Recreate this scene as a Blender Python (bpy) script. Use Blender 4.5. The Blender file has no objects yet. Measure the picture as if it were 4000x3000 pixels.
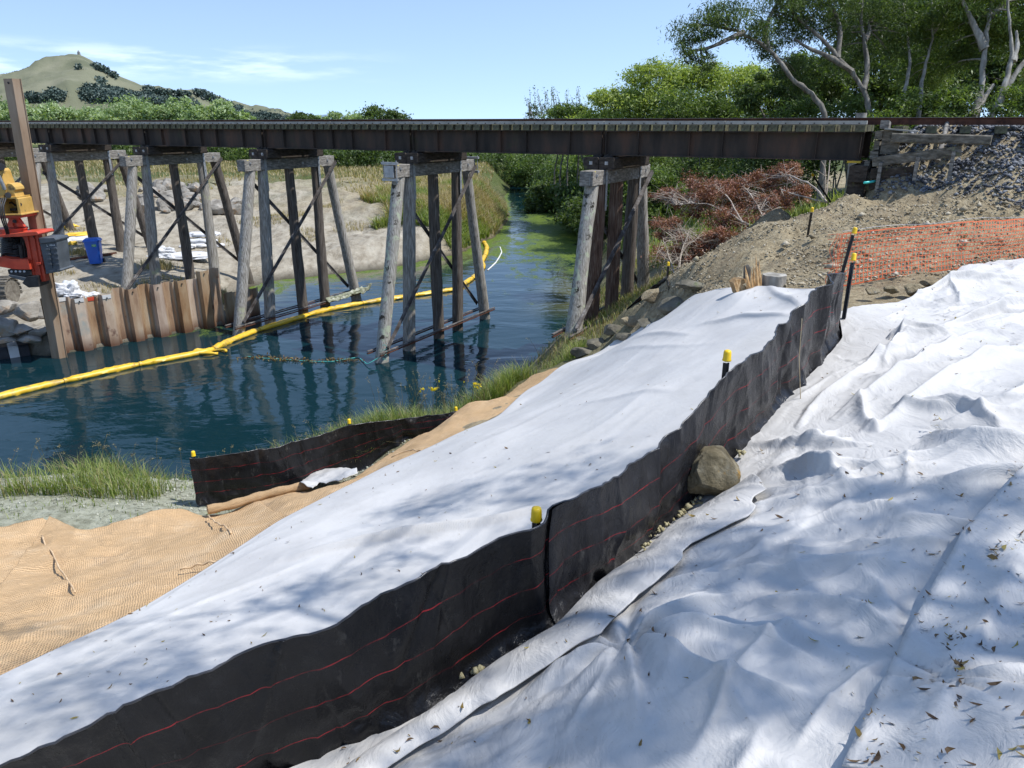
import bpy, math, random
import numpy as np
from mathutils import Vector, Matrix

# ------------------------------------------------------------------ camera, sky, sun
SC = bpy.context.scene
F_PX, PITCH = 2889.0, math.radians(19.41)
CP, SP = math.cos(PITCH), math.sin(PITCH)
cam_d = bpy.data.cameras.new('camera'); cam = bpy.data.objects.new('camera', cam_d)
SC.collection.objects.link(cam)
cam_d.sensor_width = 36; cam_d.lens = 36*F_PX/4000
cam_d.clip_start = 0.05; cam_d.clip_end = 30000
cam.rotation_euler = (math.pi/2-PITCH, 0, 0)
SC.camera = cam

SUN_EL = math.radians(60); SUN_H = np.array([0.992, -0.125]); SUN_H /= np.linalg.norm(SUN_H)
SUN = np.array([SUN_H[0]*math.cos(SUN_EL), SUN_H[1]*math.cos(SUN_EL), math.sin(SUN_EL)])
ld = bpy.data.lights.new('sun', 'SUN'); ld.energy = 3.4; ld.angle = math.radians(0.53); ld.color = (1.0, 0.975, 0.94)
lo = bpy.data.objects.new('sun', ld); SC.collection.objects.link(lo)
lo.rotation_euler = Vector(SUN).to_track_quat('Z', 'Y').to_euler()

W = bpy.data.worlds.new('World'); SC.world = W; W.use_nodes = True
wn = W.node_tree.nodes; wl = W.node_tree.links
bgn = wn['Background']; bgn.inputs[1].default_value = 0.145
sky = wn.new('ShaderNodeTexSky'); sky.sky_type = 'NISHITA'; sky.sun_disc = False
sky.sun_elevation = SUN_EL; sky.sun_rotation = math.atan2(SUN_H[0], SUN_H[1])
sky.air_density = 1.0; sky.dust_density = 0.0; sky.ozone_density = 2.2; sky.altitude = 50
tc = wn.new('ShaderNodeTexCoord'); sep = wn.new('ShaderNodeSeparateXYZ'); wl.new(tc.outputs['Generated'], sep.inputs[0])
mp = wn.new('ShaderNodeMapping'); mp.inputs['Location'].default_value = (.35, 0, .1); mp.inputs['Scale'].default_value = (3.4, 3.4, 22); wl.new(tc.outputs['Generated'], mp.inputs[0])
cn = wn.new('ShaderNodeTexNoise'); cn.inputs['Scale'].default_value = 2.4; cn.inputs['Detail'].default_value = 9; cn.inputs['Roughness'].default_value = .55
wl.new(mp.outputs[0], cn.inputs[0])
def wmath(op, a, b, clamp=False):
    n = wn.new('ShaderNodeMath'); n.operation = op; n.use_clamp = clamp
    for i, q in enumerate((a, b)):
        if hasattr(q, 'links'): wl.new(q, n.inputs[i])
        elif q is not None: n.inputs[i].default_value = q
    return n.outputs[0]
def wramp(x, lo_, hi_):
    n = wn.new('ShaderNodeMapRange'); n.interpolation_type = 'SMOOTHSTEP'
    n.inputs[1].default_value = lo_; n.inputs[2].default_value = hi_; wl.new(x, n.inputs[0]); return n.outputs[0]
band = wmath('MULTIPLY', wramp(sep.outputs[2], 0.040, 0.062), wmath('SUBTRACT', 1.0, wramp(sep.outputs[2], 0.066, 0.092)))
puff = wmath('MULTIPLY', wramp(cn.outputs[0], 0.44, 0.68), band)
puff = wmath('MULTIPLY', wmath('MULTIPLY', puff, 0.33), wramp(wmath('MULTIPLY', sep.outputs[0], -1.0), .10, .34))
# the sky is looked up a little higher than the view so that the horizon stays pale blue (clear dry air)
lift = wn.new('ShaderNodeVectorMath'); lift.operation = 'ADD'; lift.inputs[1].default_value = (0, 0, 0.16); wl.new(tc.outputs['Generated'], lift.inputs[0])
lnrm = wn.new('ShaderNodeVectorMath'); lnrm.operation = 'NORMALIZE'; wl.new(lift.outputs[0], lnrm.inputs[0]); wl.new(lnrm.outputs[0], sky.inputs[0])
cm = wn.new('ShaderNodeMixRGB'); cm.inputs[2].default_value = (8.2, 8.6, 9.2, 1)
wl.new(puff, cm.inputs[0]); 
dz = wn.new('ShaderNodeHueSaturation'); dz.inputs['Saturation'].default_value = .91; wl.new(sky.outputs[0], dz.inputs['Color']); wl.new(dz.outputs[0], cm.inputs[1]); wl.new(cm.outputs[0], bgn.inputs[0])
SC.view_settings.view_transform = 'Standard'; SC.view_settings.look = 'None'
SC.view_settings.gamma = 1.0; SC.view_settings.exposure = 0.65
try: SC.view_settings.use_curve_mapping = False
except Exception: pass
SC.render.engine = 'CYCLES'
SC.cycles.max_bounces = 6; SC.cycles.diffuse_bounces = 3; SC.cycles.glossy_bounces = 3; SC.cycles.transmission_bounces = 4
SC.cycles.transparent_max_bounces = 6; SC.cycles.caustics_reflective = False; SC.cycles.caustics_refractive = False
SC.cycles.use_denoising = True

# ------------------------------------------------------------------ helpers
rng = np.random.default_rng(7); random.seed(7)
def ray(x, y):
    u = (x-2000)/F_PX; v = (y-1500)/F_PX
    return np.array([u, CP-v*SP, -SP-v*CP])
def pt(x, y, t): return ray(x, y)*t                     # a photographed point at optical depth t (metres)
def ptz(x, y, z): r = ray(x, y); return r*(z/r[2])
def pty(x, y, Y): r = ray(x, y); return r*(Y/r[1])

def hash2(ix, iy, s):
    n = (ix.astype(np.int64)*374761393 + iy.astype(np.int64)*668265263 + s*1442695041) & 0x7fffffff
    n = ((n ^ (n >> 13))*1274126177) & 0x7fffffff
    return ((n ^ (n >> 16)) & 0xffff)/65535.0
def vnoise(x, y, s=0):
    x = np.asarray(x, float); y = np.asarray(y, float)
    ix = np.floor(x); iy = np.floor(y); fx = x-ix; fy = y-iy
    fx = fx*fx*fx*(fx*(fx*6-15)+10); fy = fy*fy*fy*(fy*(fy*6-15)+10)
    a = hash2(ix, iy, s); b = hash2(ix+1, iy, s); c = hash2(ix, iy+1, s); d = hash2(ix+1, iy+1, s)
    return (a+(b-a)*fx)*(1-fy) + (c+(d-c)*fx)*fy - .5
def fbm(x, y, s=0, o=5, g=.5):
    r = 0; a = 1
    for i in range(o):
        r = r + a*vnoise(x*2**i+i*17.3, y*2**i-i*9.1, s+i); a *= g
    return r
def ridged(x, y, s=0, o=4):
    r = 0; a = 1
    for i in range(o):
        r = r + a*(1-np.abs(vnoise(x*2**i+i*7.7, y*2**i+i*3.3, s+i))*4)
        a *= .5
    return r

def props(o, label=None, cat=None, group=None, kind=None):
    if label: o['label'] = label
    if cat: o['category'] = cat
    if group: o['group'] = group
    if kind: o['kind'] = kind
    return o
def thing(name, loc, label, cat, group=None):
    loc = tuple(loc)[:3] if len(loc) >= 3 else (loc[0], loc[1], float(ground(np.array([loc[0]]), np.array([loc[1]]))[0]))
    o = bpy.data.objects.new(name, None); SC.collection.objects.link(o); o.location = tuple(map(float, loc))
    o.empty_display_size = .2
    return props(o, label, cat, group)
def rootloc(p):
    l = np.zeros(3)
    while p is not None: l += np.array(p.location); p = p.parent
    return l
def mesh_obj(name, v, f, mat, parent=None, smooth=None, attr=None, uv=None, at=None):
    """v: n x 3 world coordinates; f: n x k array or list of faces. at: origin for a top-level object"""
    v = np.asarray(v, float)
    base = rootloc(parent) if parent is not None else (np.array(at, float) if at is not None else np.zeros(3))
    loc = np.zeros(3)
    if parent is None: loc = base
    v = v-base
    me = bpy.data.meshes.new(name)
    if isinstance(f, np.ndarray):
        k = f.shape[1]; n = len(f)
        me.vertices.add(len(v)); me.vertices.foreach_set('co', v.astype(np.float32).ravel())
        me.loops.add(n*k); me.loops.foreach_set('vertex_index', f.astype(np.int32).ravel())
        me.polygons.add(n); me.polygons.foreach_set('loop_start', np.arange(0, n*k, k, dtype=np.int32))
        me.update(calc_edges=True)
    else:
        me.from_pydata(v.tolist(), [], [tuple(map(int, q)) for q in f]); me.update()
    if uv is not None:
        ul = me.uv_layers.new(name='UVMap'); li = np.zeros(len(me.loops), np.int32); me.loops.foreach_get('vertex_index', li)
        ul.data.foreach_set('uv', np.asarray(uv, np.float32)[li].ravel())
    if attr:
        for an, av in attr.items():
            a = me.attributes.new(an, 'FLOAT', 'POINT'); a.data.foreach_set('value', np.asarray(av, np.float32))
    if smooth is True: me.polygons.foreach_set('use_smooth', np.ones(len(me.polygons), bool))
    elif smooth: 
        me.polygons.foreach_set('use_smooth', np.ones(len(me.polygons), bool)); me.set_sharp_from_angle(angle=math.radians(smooth))
    if mat is not None: me.materials.append(mat)
    o = bpy.data.objects.new(name, me); SC.collection.objects.link(o)
    o.location = tuple(loc)
    if parent is not None: o.parent = parent
    return o
def gridfaces(nu, nv):
    i = np.arange(nu-1)[:, None]*nv + np.arange(nv-1)[None, :]
    i = i.ravel(); return np.stack([i, i+nv, i+nv+1, i+1], 1)

class MB:
    def __init__(s): s.v = []; s.f = []
    def add(s, v, f):
        b = len(s.v); s.v += [tuple(map(float, q)) for q in v]; s.f += [tuple(i+b for i in q) for q in f]; return s
    def obox(s, c, ax, ay, az):                # centre, three half-axis vectors
        c, ax, ay, az = (np.array(q, float) for q in (c, ax, ay, az))
        v = [c+i*ax+j*ay+k*az for i in (-1, 1) for j in (-1, 1) for k in (-1, 1)]
        fl = [(0,1,3,2),(4,6,7,5),(0,4,5,1),(2,3,7,6),(0,2,6,4),(1,5,7,3)]
        if np.dot(np.cross(ax, ay), az) < 0: fl = [q[::-1] for q in fl]
        return s.add(v, fl)
    def beam(s, p0, p1, w, h, up=(0,0,1), bev=0):
        p0 = np.array(p0, float); p1 = np.array(p1, float); d = (p1-p0)/2; L = np.linalg.norm(d); dn = d/L
        side = np.cross(dn, up); side /= np.linalg.norm(side); u = np.cross(side, dn)
        if not bev: return s.obox((p0+p1)/2, d, side*w/2, u*h/2)
        pr = []
        for a, b in ((1,-1),(1,1),(-1,1),(-1,-1)):
            if a*b < 0: o_ = [(a*(w/2-bev), b*h/2), (a*w/2, b*(h/2-bev))]
            else: o_ = [(a*w/2, b*(h/2-bev)), (a*(w/2-bev), b*h/2)]
            pr += o_
        v = [p0+side*a+u*b for a, b in pr]+[p1+side*a+u*b for a, b in pr]; n = len(pr)
        return s.add(v, [(i, (i+1) % n, (i+1) % n+n, i+n) for i in range(n)]+[tuple(range(n))[::-1], tuple(range(n, 2*n))])
    def tube(s, pts, rad, n=8, cap=True, jit=0):
        pts = [np.array(p, float) for p in pts]; m = len(pts)
        if not hasattr(rad, '__len__'): rad = [rad]*m
        prev = None; vs = []
        for i, p in enumerate(pts):
            d = pts[min(i+1, m-1)]-pts[max(i-1, 0)]; d /= (np.linalg.norm(d)+1e-9)
            if prev is None:
                a = np.cross(d, (0.0, 0.3, 1.0) if abs(d[2]) < .9 else (1.0, 0, 0))
            else: a = prev-d*np.dot(prev, d)
            a /= np.linalg.norm(a); prev = a; b = np.cross(d, a)
            for k in range(n):
                t = 2*math.pi*k/n; r = rad[i]*(1+jit*(random.random()-.5))
                vs.append(p+(a*math.cos(t)+b*math.sin(t))*r)
        f = [(i*n+k, i*n+(k+1) % n, (i+1)*n+(k+1) % n, (i+1)*n+k) for i in range(m-1) for k in range(n)]
        if cap: f += [tuple(range(n))[::-1], tuple(range((m-1)*n, m*n))]
        return s.add(vs, f)
    def prism(s, poly, off):                   # planar polygon (3D points) swept by off
        poly = [np.array(p, float) for p in poly]; off = np.array(off, float); n = len(poly)
        nv = np.zeros(3)
        for i in range(1, n-1): nv += np.cross(poly[i]-poly[0], poly[i+1]-poly[0])
        if np.dot(nv, off) > 0: poly = poly[::-1]
        return s.add(poly+[p+off for p in poly], [tuple(range(n))]+[tuple(range(n, 2*n))[::-1]]+[((i+1) % n, i, i+n, (i+1) % n+n) for i in range(n)])
    def obj(s, name, mat, parent=None, smooth=None, at=None):
        return mesh_obj(name, np.array(s.v), s.f, mat, parent, smooth, at=at)

# ------------------------------------------------------------------ materials
def new_mat(name):
    m = bpy.data.materials.new(name); m.use_nodes = True
    nt = m.node_tree; return m, nt, nt.nodes, nt.links, nt.nodes['Principled BSDF']
def C4(c): return (c[0], c[1], c[2], 1)
def ramp(N, L, src, stops):
    r = N.new('ShaderNodeValToRGB'); e = r.color_ramp.elements
    while len(e) < len(stops): e.new(.5)
    for i, (p, c) in enumerate(stops): e[i].position = p; e[i].color = C4(c) if hasattr(c, '__len__') else (c, c, c, 1)
    L.new(src, r.inputs[0]); return r.outputs[0]
def noise(N, L, co, scale, detail=6, rough=.55, stretch=None, dist=0):
    if stretch:
        m = N.new('ShaderNodeMapping'); m.inputs['Scale'].default_value = stretch; L.new(co, m.inputs[0]); co = m.outputs[0]
    n = N.new('ShaderNodeTexNoise'); n.inputs['Scale'].default_value = scale; n.inputs['Detail'].default_value = detail
    n.inputs['Roughness'].default_value = rough; n.inputs['Distortion'].default_value = dist; L.new(co, n.inputs[0]); return n.outputs[0]
def mix(N, L, f, a, b, mode='MIX'):
    n = N.new('ShaderNodeMixRGB'); n.blend_type = mode
    for i, q in enumerate((f, a, b)):
        if hasattr(q, 'links'): L.new(q, n.inputs[i])
        elif i == 0: n.inputs[0].default_value = q
        else: n.inputs[i].default_value = C4(q)
    return n.outputs[0]
def bumpn(N, L, P, h, strength=.5, dist=.02, prev=None):
    b = N.new('ShaderNodeBump'); b.inputs['Strength'].default_value = strength; b.inputs['Distance'].default_value = dist
    L.new(h, b.inputs['Height'])
    if prev: L.new(prev, b.inputs['Normal'])
    L.new(b.outputs[0], P.inputs['Normal']); return b.outputs[0]
def setp(P, rough=.8, spec=.3, metal=0):
    P.inputs['Roughness'].default_value = rough; P.inputs['Specular IOR Level'].default_value = spec; P.inputs['Metallic'].default_value = metal
def simple(name, stops, scale=4, rough=.8, spec=.3, metal=0, bump=.4, bdist=.01, stretch=None, bscale=None, detail=8, coord='Object', over=None, dist=0):
    """colour from one stretched noise, relief from another; over = (colour, scale, lo, hi) patches on top"""
    m, nt, N, L, P = new_mat(name); t = N.new('ShaderNodeTexCoord').outputs[coord]
    n1 = noise(N, L, t, scale, detail, .6, stretch, dist); col = ramp(N, L, n1, stops)
    if over:
        for (c, sc, lo_, hi_) in over:
            n2 = noise(N, L, t, sc, 6, .6); f = ramp(N, L, n2, [(lo_, 0.0), (hi_, 1.0)]); col = mix(N, L, f, col, c)
    L.new(col, P.inputs['Base Color']); setp(P, rough, spec, metal)
    if bump: bumpn(N, L, P, noise(N, L, t, bscale or scale*3, 8, .65, stretch), bump, bdist)
    return m

def mat_wood(name, a, b, c, over=None, lich=None):
    return simple(name, [(.3, a), (.5, b), (.72, c)], 5, .85, .2, bump=.9, bdist=.02, stretch=(8, 8, .42), bscale=5, over=over)
M = {}
M['pile_lit'] = mat_wood('weathered_pile', (.09, .08, .066), (.32, .295, .255), (.54, .515, .47), over=[((.40, .40, .27), 2.2, .60, .68)])
M['pile_lichen'] = mat_wood('lichened_pile', (.11, .10, .085), (.34, .32, .28), (.54, .52, .47), over=[((.44, .48, .35), 4.5, .55, .62), ((.45, .30, .05), 1.6, .67, .70), ((.05, .045, .035), 3.7, .60, .64)])
M['pile_shaded'] = mat_wood('deck_shaded_brown_pile', (.045, .035, .028), (.12, .10, .083), (.23, .205, .175))  # dark brown wood, darkened further: the deck's shade is put into the colour
M['pile_red'] = mat_wood('reddish_pile', (.05, .028, .02), (.14, .085, .06), (.25, .195, .15))
M['timber'] = simple('old_timber', [(.3, (.05, .045, .035)), (.55, (.19, .17, .135)), (.75, (.33, .30, .25))], 4, .85, .2, bump=.8, bdist=.015, stretch=(1.5, 1.5, 5), over=[((.28, .27, .14), 3, .60, .68)])
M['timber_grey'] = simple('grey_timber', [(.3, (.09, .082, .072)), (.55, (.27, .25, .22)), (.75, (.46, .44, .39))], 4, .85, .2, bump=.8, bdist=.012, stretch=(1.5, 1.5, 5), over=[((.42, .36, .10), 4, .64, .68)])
M['timber_dark'] = simple('tarred_timber', [(.3, (.018, .014, .011)), (.6, (.07, .056, .045)), (.8, (.15, .13, .10))], 4, .8, .25, bump=.8, bdist=.015, stretch=(1.5, 1.5, 5), over=[((.12, .13, .05), 3.5, .62, .70)])
M['guard'] = simple('guard_timber', [(.3, (.28, .27, .24)), (.7, (.47, .455, .41))], 3, .85, .2, bump=.5, bdist=.008)
M['girder'] = simple('rusty_girder', [(.3, (.022, .019, .017)), (.5, (.055, .042, .033)), (.66, (.095, .055, .038)), (.8, (.11, .105, .092))], 1.6, .75, .3, bump=.4, bdist=.005, stretch=(1.4, 1.4, .35), over=[((.05, .056, .03), 1.1, .60, .74)])
M['rail'] = simple('rusty_rail', [(.3, (.05, .018, .010)), (.7, (.14, .055, .030))], 6, .7, .4, metal=.2, bump=.3, bdist=.003)
M['railtop'] = simple('polished_railhead', [(.3, (.25, .25, .26)), (.7, (.42, .42, .43))], 6, .28, .6, metal=.9, bump=0)
M['steel_dark'] = simple('black_steel', [(.3, (.016, .015, .016)), (.7, (.05, .045, .042))], 5, .55, .4, metal=.3, bump=.2, bdist=.003)
M['galv'] = simple('galvanised_steel', [(.3, (.30, .31, .32)), (.7, (.50, .51, .52))], 9, .45, .5, metal=.5, bump=.2, bdist=.002)
M['brace'] = simple('weathered_brace_rail', [(.3, (.05, .04, .034)), (.55, (.15, .135, .125)), (.75, (.36, .345, .33))], 5, .65, .4, metal=.2, bump=.3, bdist=.004)
M['sheet'] = simple('rusted_sheet_pile', [(.28, (.19, .09, .038)), (.45, (.38, .235, .125)), (.6, (.48, .345, .21)), (.75, (.51, .45, .34))], 1.7, .72, .3, bump=.35, bdist=.006, stretch=(1.6, 1.6, .4), bscale=9, over=[((.30, .32, .27), 1.2, .60, .72), ((.13, .05, .024), 2.3, .63, .72)])
M['sheet_tall'] = simple('brown_steel_pile', [(.3, (.17, .11, .065)), (.5, (.30, .205, .13)), (.7, (.40, .31, .225))], 1.4, .62, .35, bump=.3, bdist=.004, stretch=(1.6, 1.6, .25), bscale=8)
M['red'] = simple('red_orange_paint', [(.3, (.42, .045, .022)), (.7, (.62, .085, .04))], 3, .42, .45, bump=.1, bdist=.003, over=[((.45, .2, .15), 5, .66, .74), ((.13, .05, .035), 4, .60, .72)])
M['yellow_paint'] = simple('machine_yellow_paint', [(.3, (.46, .26, .05)), (.7, (.62, .40, .12))], 3, .5, .4, bump=.2, bdist=.004, over=[((.14, .10, .05), 5, .58, .70)])
M['greybox'] = simple('charcoal_paint', [(.3, (.055, .065, .075)), (.7, (.11, .125, .14))], 3, .45, .4, bump=.1, bdist=.003)
M['rubber'] = simple('black_rubber', [(.3, (.012, .012, .013)), (.7, (.04, .04, .042))], 6, .5, .4, bump=.2, bdist=.003)
M['bin'] = simple('blue_plastic', [(.3, (.01, .085, .42)), (.7, (.015, .12, .52))], 3, .4, .45, bump=.05, bdist=.002)
M['green_sticker'] = simple('green_sticker', [(.4, (.03, .25, .08)), (.6, (.05, .33, .12))], 9, .5, .4, bump=0)
M['white_print'] = simple('white_print', [(.4, (.65, .66, .66)), (.6, (.78, .78, .78))], 9, .5, .4, bump=0)
M['cap'] = simple('yellow_cap_plastic', [(.3, (.78, .48, .008)), (.7, (.88, .60, .02))], 5, .38, .45, bump=.08, bdist=.001)
M['picket'] = simple('black_bitumen_steel', [(.3, (.010, .010, .011)), (.7, (.030, .029, .030))], 12, .42, .5, bump=.2, bdist=.001)
M['boom'] = simple('yellow_boom_skin', [(.3, (.62, .37, .02)), (.55, (.78, .50, .035)), (.75, (.72, .52, .10))], 2.5, .42, .45, bump=.5, bdist=.02, bscale=4, over=[((.42, .29, .07), 3.1, .52, .66), ((.22, .15, .05), 5.5, .62, .72)])
M['rock'] = simple('grey_boulder', [(.3, (.13, .115, .095)), (.5, (.27, .25, .215)), (.72, (.42, .39, .34))], 2.2, .9, .2, bump=.9, bdist=.05, over=[((.34, .23, .14), 1.3, .58, .66)])
M['rock_dark'] = simple('mossy_boulder', [(.3, (.07, .065, .045)), (.55, (.17, .155, .12)), (.75, (.27, .25, .20))], 2.5, .9, .2, bump=.9, bdist=.04, over=[((.10, .12, .05), 2.1, .6, .68)])
M['rock_fore'] = simple('olive_brown_rock', [(.3, (.075, .062, .035)), (.5, (.16, .135, .085)), (.72, (.26, .235, .17))], 9, .9, .2, bump=1.0, bdist=.02, bscale=22, over=[((.26, .16, .05), 7, .62, .68)])
M['sack'] = simple('pale_sack_cloth', [(.3, (.50, .51, .52)), (.7, (.70, .70, .70))], 5, .8, .25, bump=.6, bdist=.03, bscale=4)
M['tarp_yellow'] = simple('yellow_tarpaulin', [(.3, (.65, .40, .03)), (.7, (.85, .56, .08))], 3, .6, .3, bump=.6, bdist=.03, bscale=5)
M['wood_fresh'] = simple('split_fresh_wood', [(.3, (.22, .105, .035)), (.5, (.42, .26, .12)), (.7, (.62, .46, .26))], 8, .8, .25, bump=.8, bdist=.012, stretch=(5, 5, .5))
M['bark'] = simple('grey_bark', [(.3, (.07, .063, .052)), (.55, (.20, .185, .16)), (.75, (.37, .35, .31))], 3, .9, .15, bump=.8, bdist=.02, stretch=(2, 2, .7))
M['bark_pale'] = simple('pale_bark', [(.3, (.13, .12, .10)), (.55, (.34, .32, .28)), (.75, (.52, .50, .45))], 3, .9, .15, bump=.8, bdist=.02, stretch=(2, 2, .7))
M['twig'] = simple('bleached_twig', [(.3, (.24, .19, .15)), (.7, (.55, .50, .43))], 5, .9, .15, bump=0)
M['rope'] = simple('cyan_rope', [(.3, (.04, .30, .28)), (.7, (.12, .50, .46))], 20, .7, .3, bump=0)
M['cord'] = simple('tan_cord', [(.3, (.35, .27, .15)), (.7, (.55, .45, .30))], 20, .8, .3, bump=0)
M['white_cord'] = simple('white_cord', [(.3, (.6, .6, .58)), (.7, (.75, .75, .72))], 20, .8, .3, bump=0)
M['pipe'] = simple('turquoise_pipe', [(.3, (.05, .55, .50)), (.7, (.10, .68, .62))], 9, .4, .4, bump=0)
M['float_w'] = simple('white_float', [(.3, (.60, .60, .58)), (.7, (.75, .75, .73))], 4, .6, .3, bump=.2)
M['float_b'] = simple('black_float', [(.3, (.015, .016, .02)), (.7, (.05, .052, .06))], 4, .5, .4, bump=.2)
M['stone_pale'] = simple('monument_stone', [(.3, (.20, .20, .19)), (.7, (.30, .30, .28))], .2, .9, .2, bump=0)

def leafmat(name, dark, mid, light, trans=.35, rough=.5, spec=.35):
    m, nt, N, L, P = new_mat(name)
    a = N.new('ShaderNodeAttribute'); a.attribute_name = 'tint'
    col = ramp(N, L, a.outputs['Fac'], [(0.0, dark), (.5, mid), (1.0, light)])
    L.new(col, P.inputs['Base Color']); setp(P, rough, spec)
    if trans:
        tr = N.new('ShaderNodeBsdfTranslucent'); L.new(mix(N, L, 1.0, col, (1.5, 1.6, .6), 'MULTIPLY'), tr.inputs[0])
        mx = N.new('ShaderNodeMixShader'); mx.inputs[0].default_value = trans
        L.new(P.outputs[0], mx.inputs[1]); L.new(tr.outputs[0], mx.inputs[2]); L.new(mx.outputs[0], N['Material Output'].inputs[0])
    return m
M['leaf_dark'] = leafmat('dark_green_leaves', (.022, .040, .013), (.075, .115, .035), (.17, .225, .085))
M['leaf_mid'] = leafmat('green_leaves', (.035, .062, .016), (.105, .158, .042), (.22, .285, .09))
M['leaf_light'] = leafmat('willow_leaves', (.14, .19, .035), (.30, .37, .10), (.48, .53, .19))
M['leaf_silver'] = leafmat('silver_willow_leaves', (.09, .15, .06), (.26, .34, .16), (.50, .57, .36))
M['leaf_far'] = leafmat('far_pine_foliage', (.055, .085, .075), (.075, .11, .09), (.10, .135, .105), trans=0)
M['leaf_brown'] = leafmat('dead_red_brown_leaves', (.11, .045, .032), (.29, .13, .09), (.46, .27, .20), trans=.2)
M['grass'] = leafmat('green_grass_blades', (.06, .10, .018), (.17, .23, .045), (.40, .42, .17), trans=.35)
M['grass_dry'] = leafmat('dry_grass_blades', (.16, .13, .05), (.33, .26, .13), (.52, .43, .26), trans=.3)
M['litter'] = leafmat('fallen_leaves', (.05, .028, .015), (.15, .085, .035), (.30, .24, .06), trans=.15)

# ------------------------------------------------------------------ terrain
WZ = -6.75
BD = np.array([-.8717, .49]); BN = np.array([.49, .8717])        # along the bridge (away to the left), across it (away)
B0 = np.array([7.71, 17.0]) + BN*.95                              # centreline of the track at the abutment
def BP(s, w, z): q = B0 + BD*s + BN*w; return np.array([q[0], q[1], z])

# curves that several things share: (px, py, depth)
FENCE = [(-1689, 4149, 2.506), (1500, 2860, 3.62), (2165, 2470, 4.0), (2540, 2130, 4.85), (2880, 1790, 5.45), (3130, 1510, 6.4), (3290, 1330, 7.3), (3275, 1230, 7.9)]
SHEET_EDGE = [(-900, 3050, 3.9), (0, 2690, 5.0), (600, 2390, 6.1), (1100, 2060, 7.6), (1500, 1850, 9.1), (1800, 1710, 10.5), (1950, 1640, 11.3),
              (2100, 1520, 12.6), (2245, 1422, 14.6), (2400, 1345, 15.0), (2500, 1300, 14.6), (2600, 1250, 13.8), (2700, 1180, 12.8), (2800, 1150, 11.3), (2920, 1150, 10.2), (3060, 1150, 9.6), (3280, 1160, 8.6)]
JUTE_EDGE = [(-900, 2120, 8.2), (0, 2040, 9.3), (190, 2000, 9.7), (300, 2072, 9.4), (420, 2062, 9.5), (700, 1990, 10.2), (800, 2015, 10.2), (1010, 1965, 10.5), (1211, 1915, 10.8),
             (1330, 1895, 10.9), (1446, 1812, 11.4), (1529, 1770, 11.7), (1600, 1723, 12.0), (1675, 1688, 12.2), (1817, 1600, 12.9), (2028, 1499, 13.9), (2100, 1462, 14.3), (2235, 1424, 14.7)]
FENCE2 = [(770, 1984, 10.7), (820, 1953, 10.9), (1011, 1941, 11.2), (1188, 1894, 11.6), (1323, 1841, 11.9), (1434, 1815, 12.1), (1700, 1700, 12.8), (1815, 1650, 13.2)]
RIGHT_TOP = [(3280, 1160, 8.6), (3570, 1180, 8.4), (3700, 1085, 9.2), (4000, 1012, 10.2), (4400, 950, 11)]
cps = []
for c in (FENCE, SHEET_EDGE, JUTE_EDGE, FENCE2, RIGHT_TOP): cps += [pt(*q) for q in c[1:]]
cps += [pt(*q) for q in [
    (4000, 3000, 2.15), (3000, 3000, 2.6), (2200, 3000, 3.0), (4000, 2000, 3.6), (3300, 2400, 3.4), (2800, 2100, 4.3), (3300, 1750, 4.95), (3700, 1500, 5.8), (4000, 1300, 7.0), (3600, 1280, 7.1),
    (3100, 1650, 5.6), (4300, 2400, 2.9), (2600, 2700, 3.05),
    (0, 2400, 6.6), (600, 2200, 7.6), (-600, 2500, 5.6), (0, 1900, 10.6), (400, 1850, 11.3), (700, 1880, 11.8), (-600, 1950, 9.6), (1560, 1650, 12.9), (2000, 1500, 14.4), (2250, 1380, 16.6),
    (2900, 930, 14.5), (2700, 1050, 13.8), (3200, 830, 15.6), (2500, 1180, 15.4), (2420, 1230, 16.4), (2340, 1330, 16.2), (2600, 1110, 14.6), (2800, 990, 14.2),
    (3400, 780, 15.6), (3700, 700, 15.2), (3400, 1000, 11.0), (3700, 850, 13.0), (4000, 800, 13.0), (4000, 620, 14.6), (3700, 590, 15.6), (3150, 1060, 10.8), (3000, 1060, 11.6), (4300, 700, 13.2)]]
cps += [np.array(q, float) for q in [
    (0, 0, -1.6), (3, -1, -1.3), (-4, -1, -2.6), (6, 1, -1.2), (8, 5, -1.3), (12, 8, -1.2), (-6, 2, -3.9), (-12, 4, -4.8), (-10, 7.5, -4.9), (-20, 3, -5), (-40, 0, -5), (0, -8, -1.3), (20, -10, -.8), (-15, -20, -3),
    (1.3, 18.0, -5.25), (2.76, 20.8, -5.1), (4.2, 23.4, -5.0), (1.8, 17.2, -5.2), (5.2, 18.3, -3.05), *[BP(.45, w_, -2.35) for w_ in (-1.1, 0, 1.1)], BP(1.3, -1.2, -2.6), BP(1.3, 0, -2.65), BP(-.1, -1.5, -1.75), (4.2, 19.0, -3.9), (6.4, 17.6, -2.05), (6.3, 18.9, -2.35), (7.0, 20.4, -2.6), (5.5, 22, -3.9), (7.5, 24, -3.3), (5, 28, -4.6), (12, 26, -3), (20, 30, -3),
    (10, 40, -4.2), (30, 50, -3.5), (12, 70, -4.4), (30, 100, -4), (60, 60, -3),
    (-13.2, 29.8, -5.95), (-18.5, 32.6, -5.4), (-17.3, 30.5, -5.45), (-15, 25.5, -6.05), (-12, 27.5, -6.2), (-18, 25, -6.0), (-22, 26, -5.8), (-30, 25, -5.6), (-11.9, 34.5, -6.35), (-8.6, 44, -5.2), (-14, 42, -5.4), (-24, 50, -4.5), (-22, 40, -5.0),
    (-6, 48, -5.0), (-3, 52, -4.8), (-8, 62, -4.4), (-15, 60, -4.4), (-30, 70, -4.3), (-60, 60, -4.4), (-50, 30, -5.2), (-90, 30, -4.8), (-20, 100, -4.3), (-60, 120, -4.3), (10, 130, -4.4), (-120, 120, -4.3)]]
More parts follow.
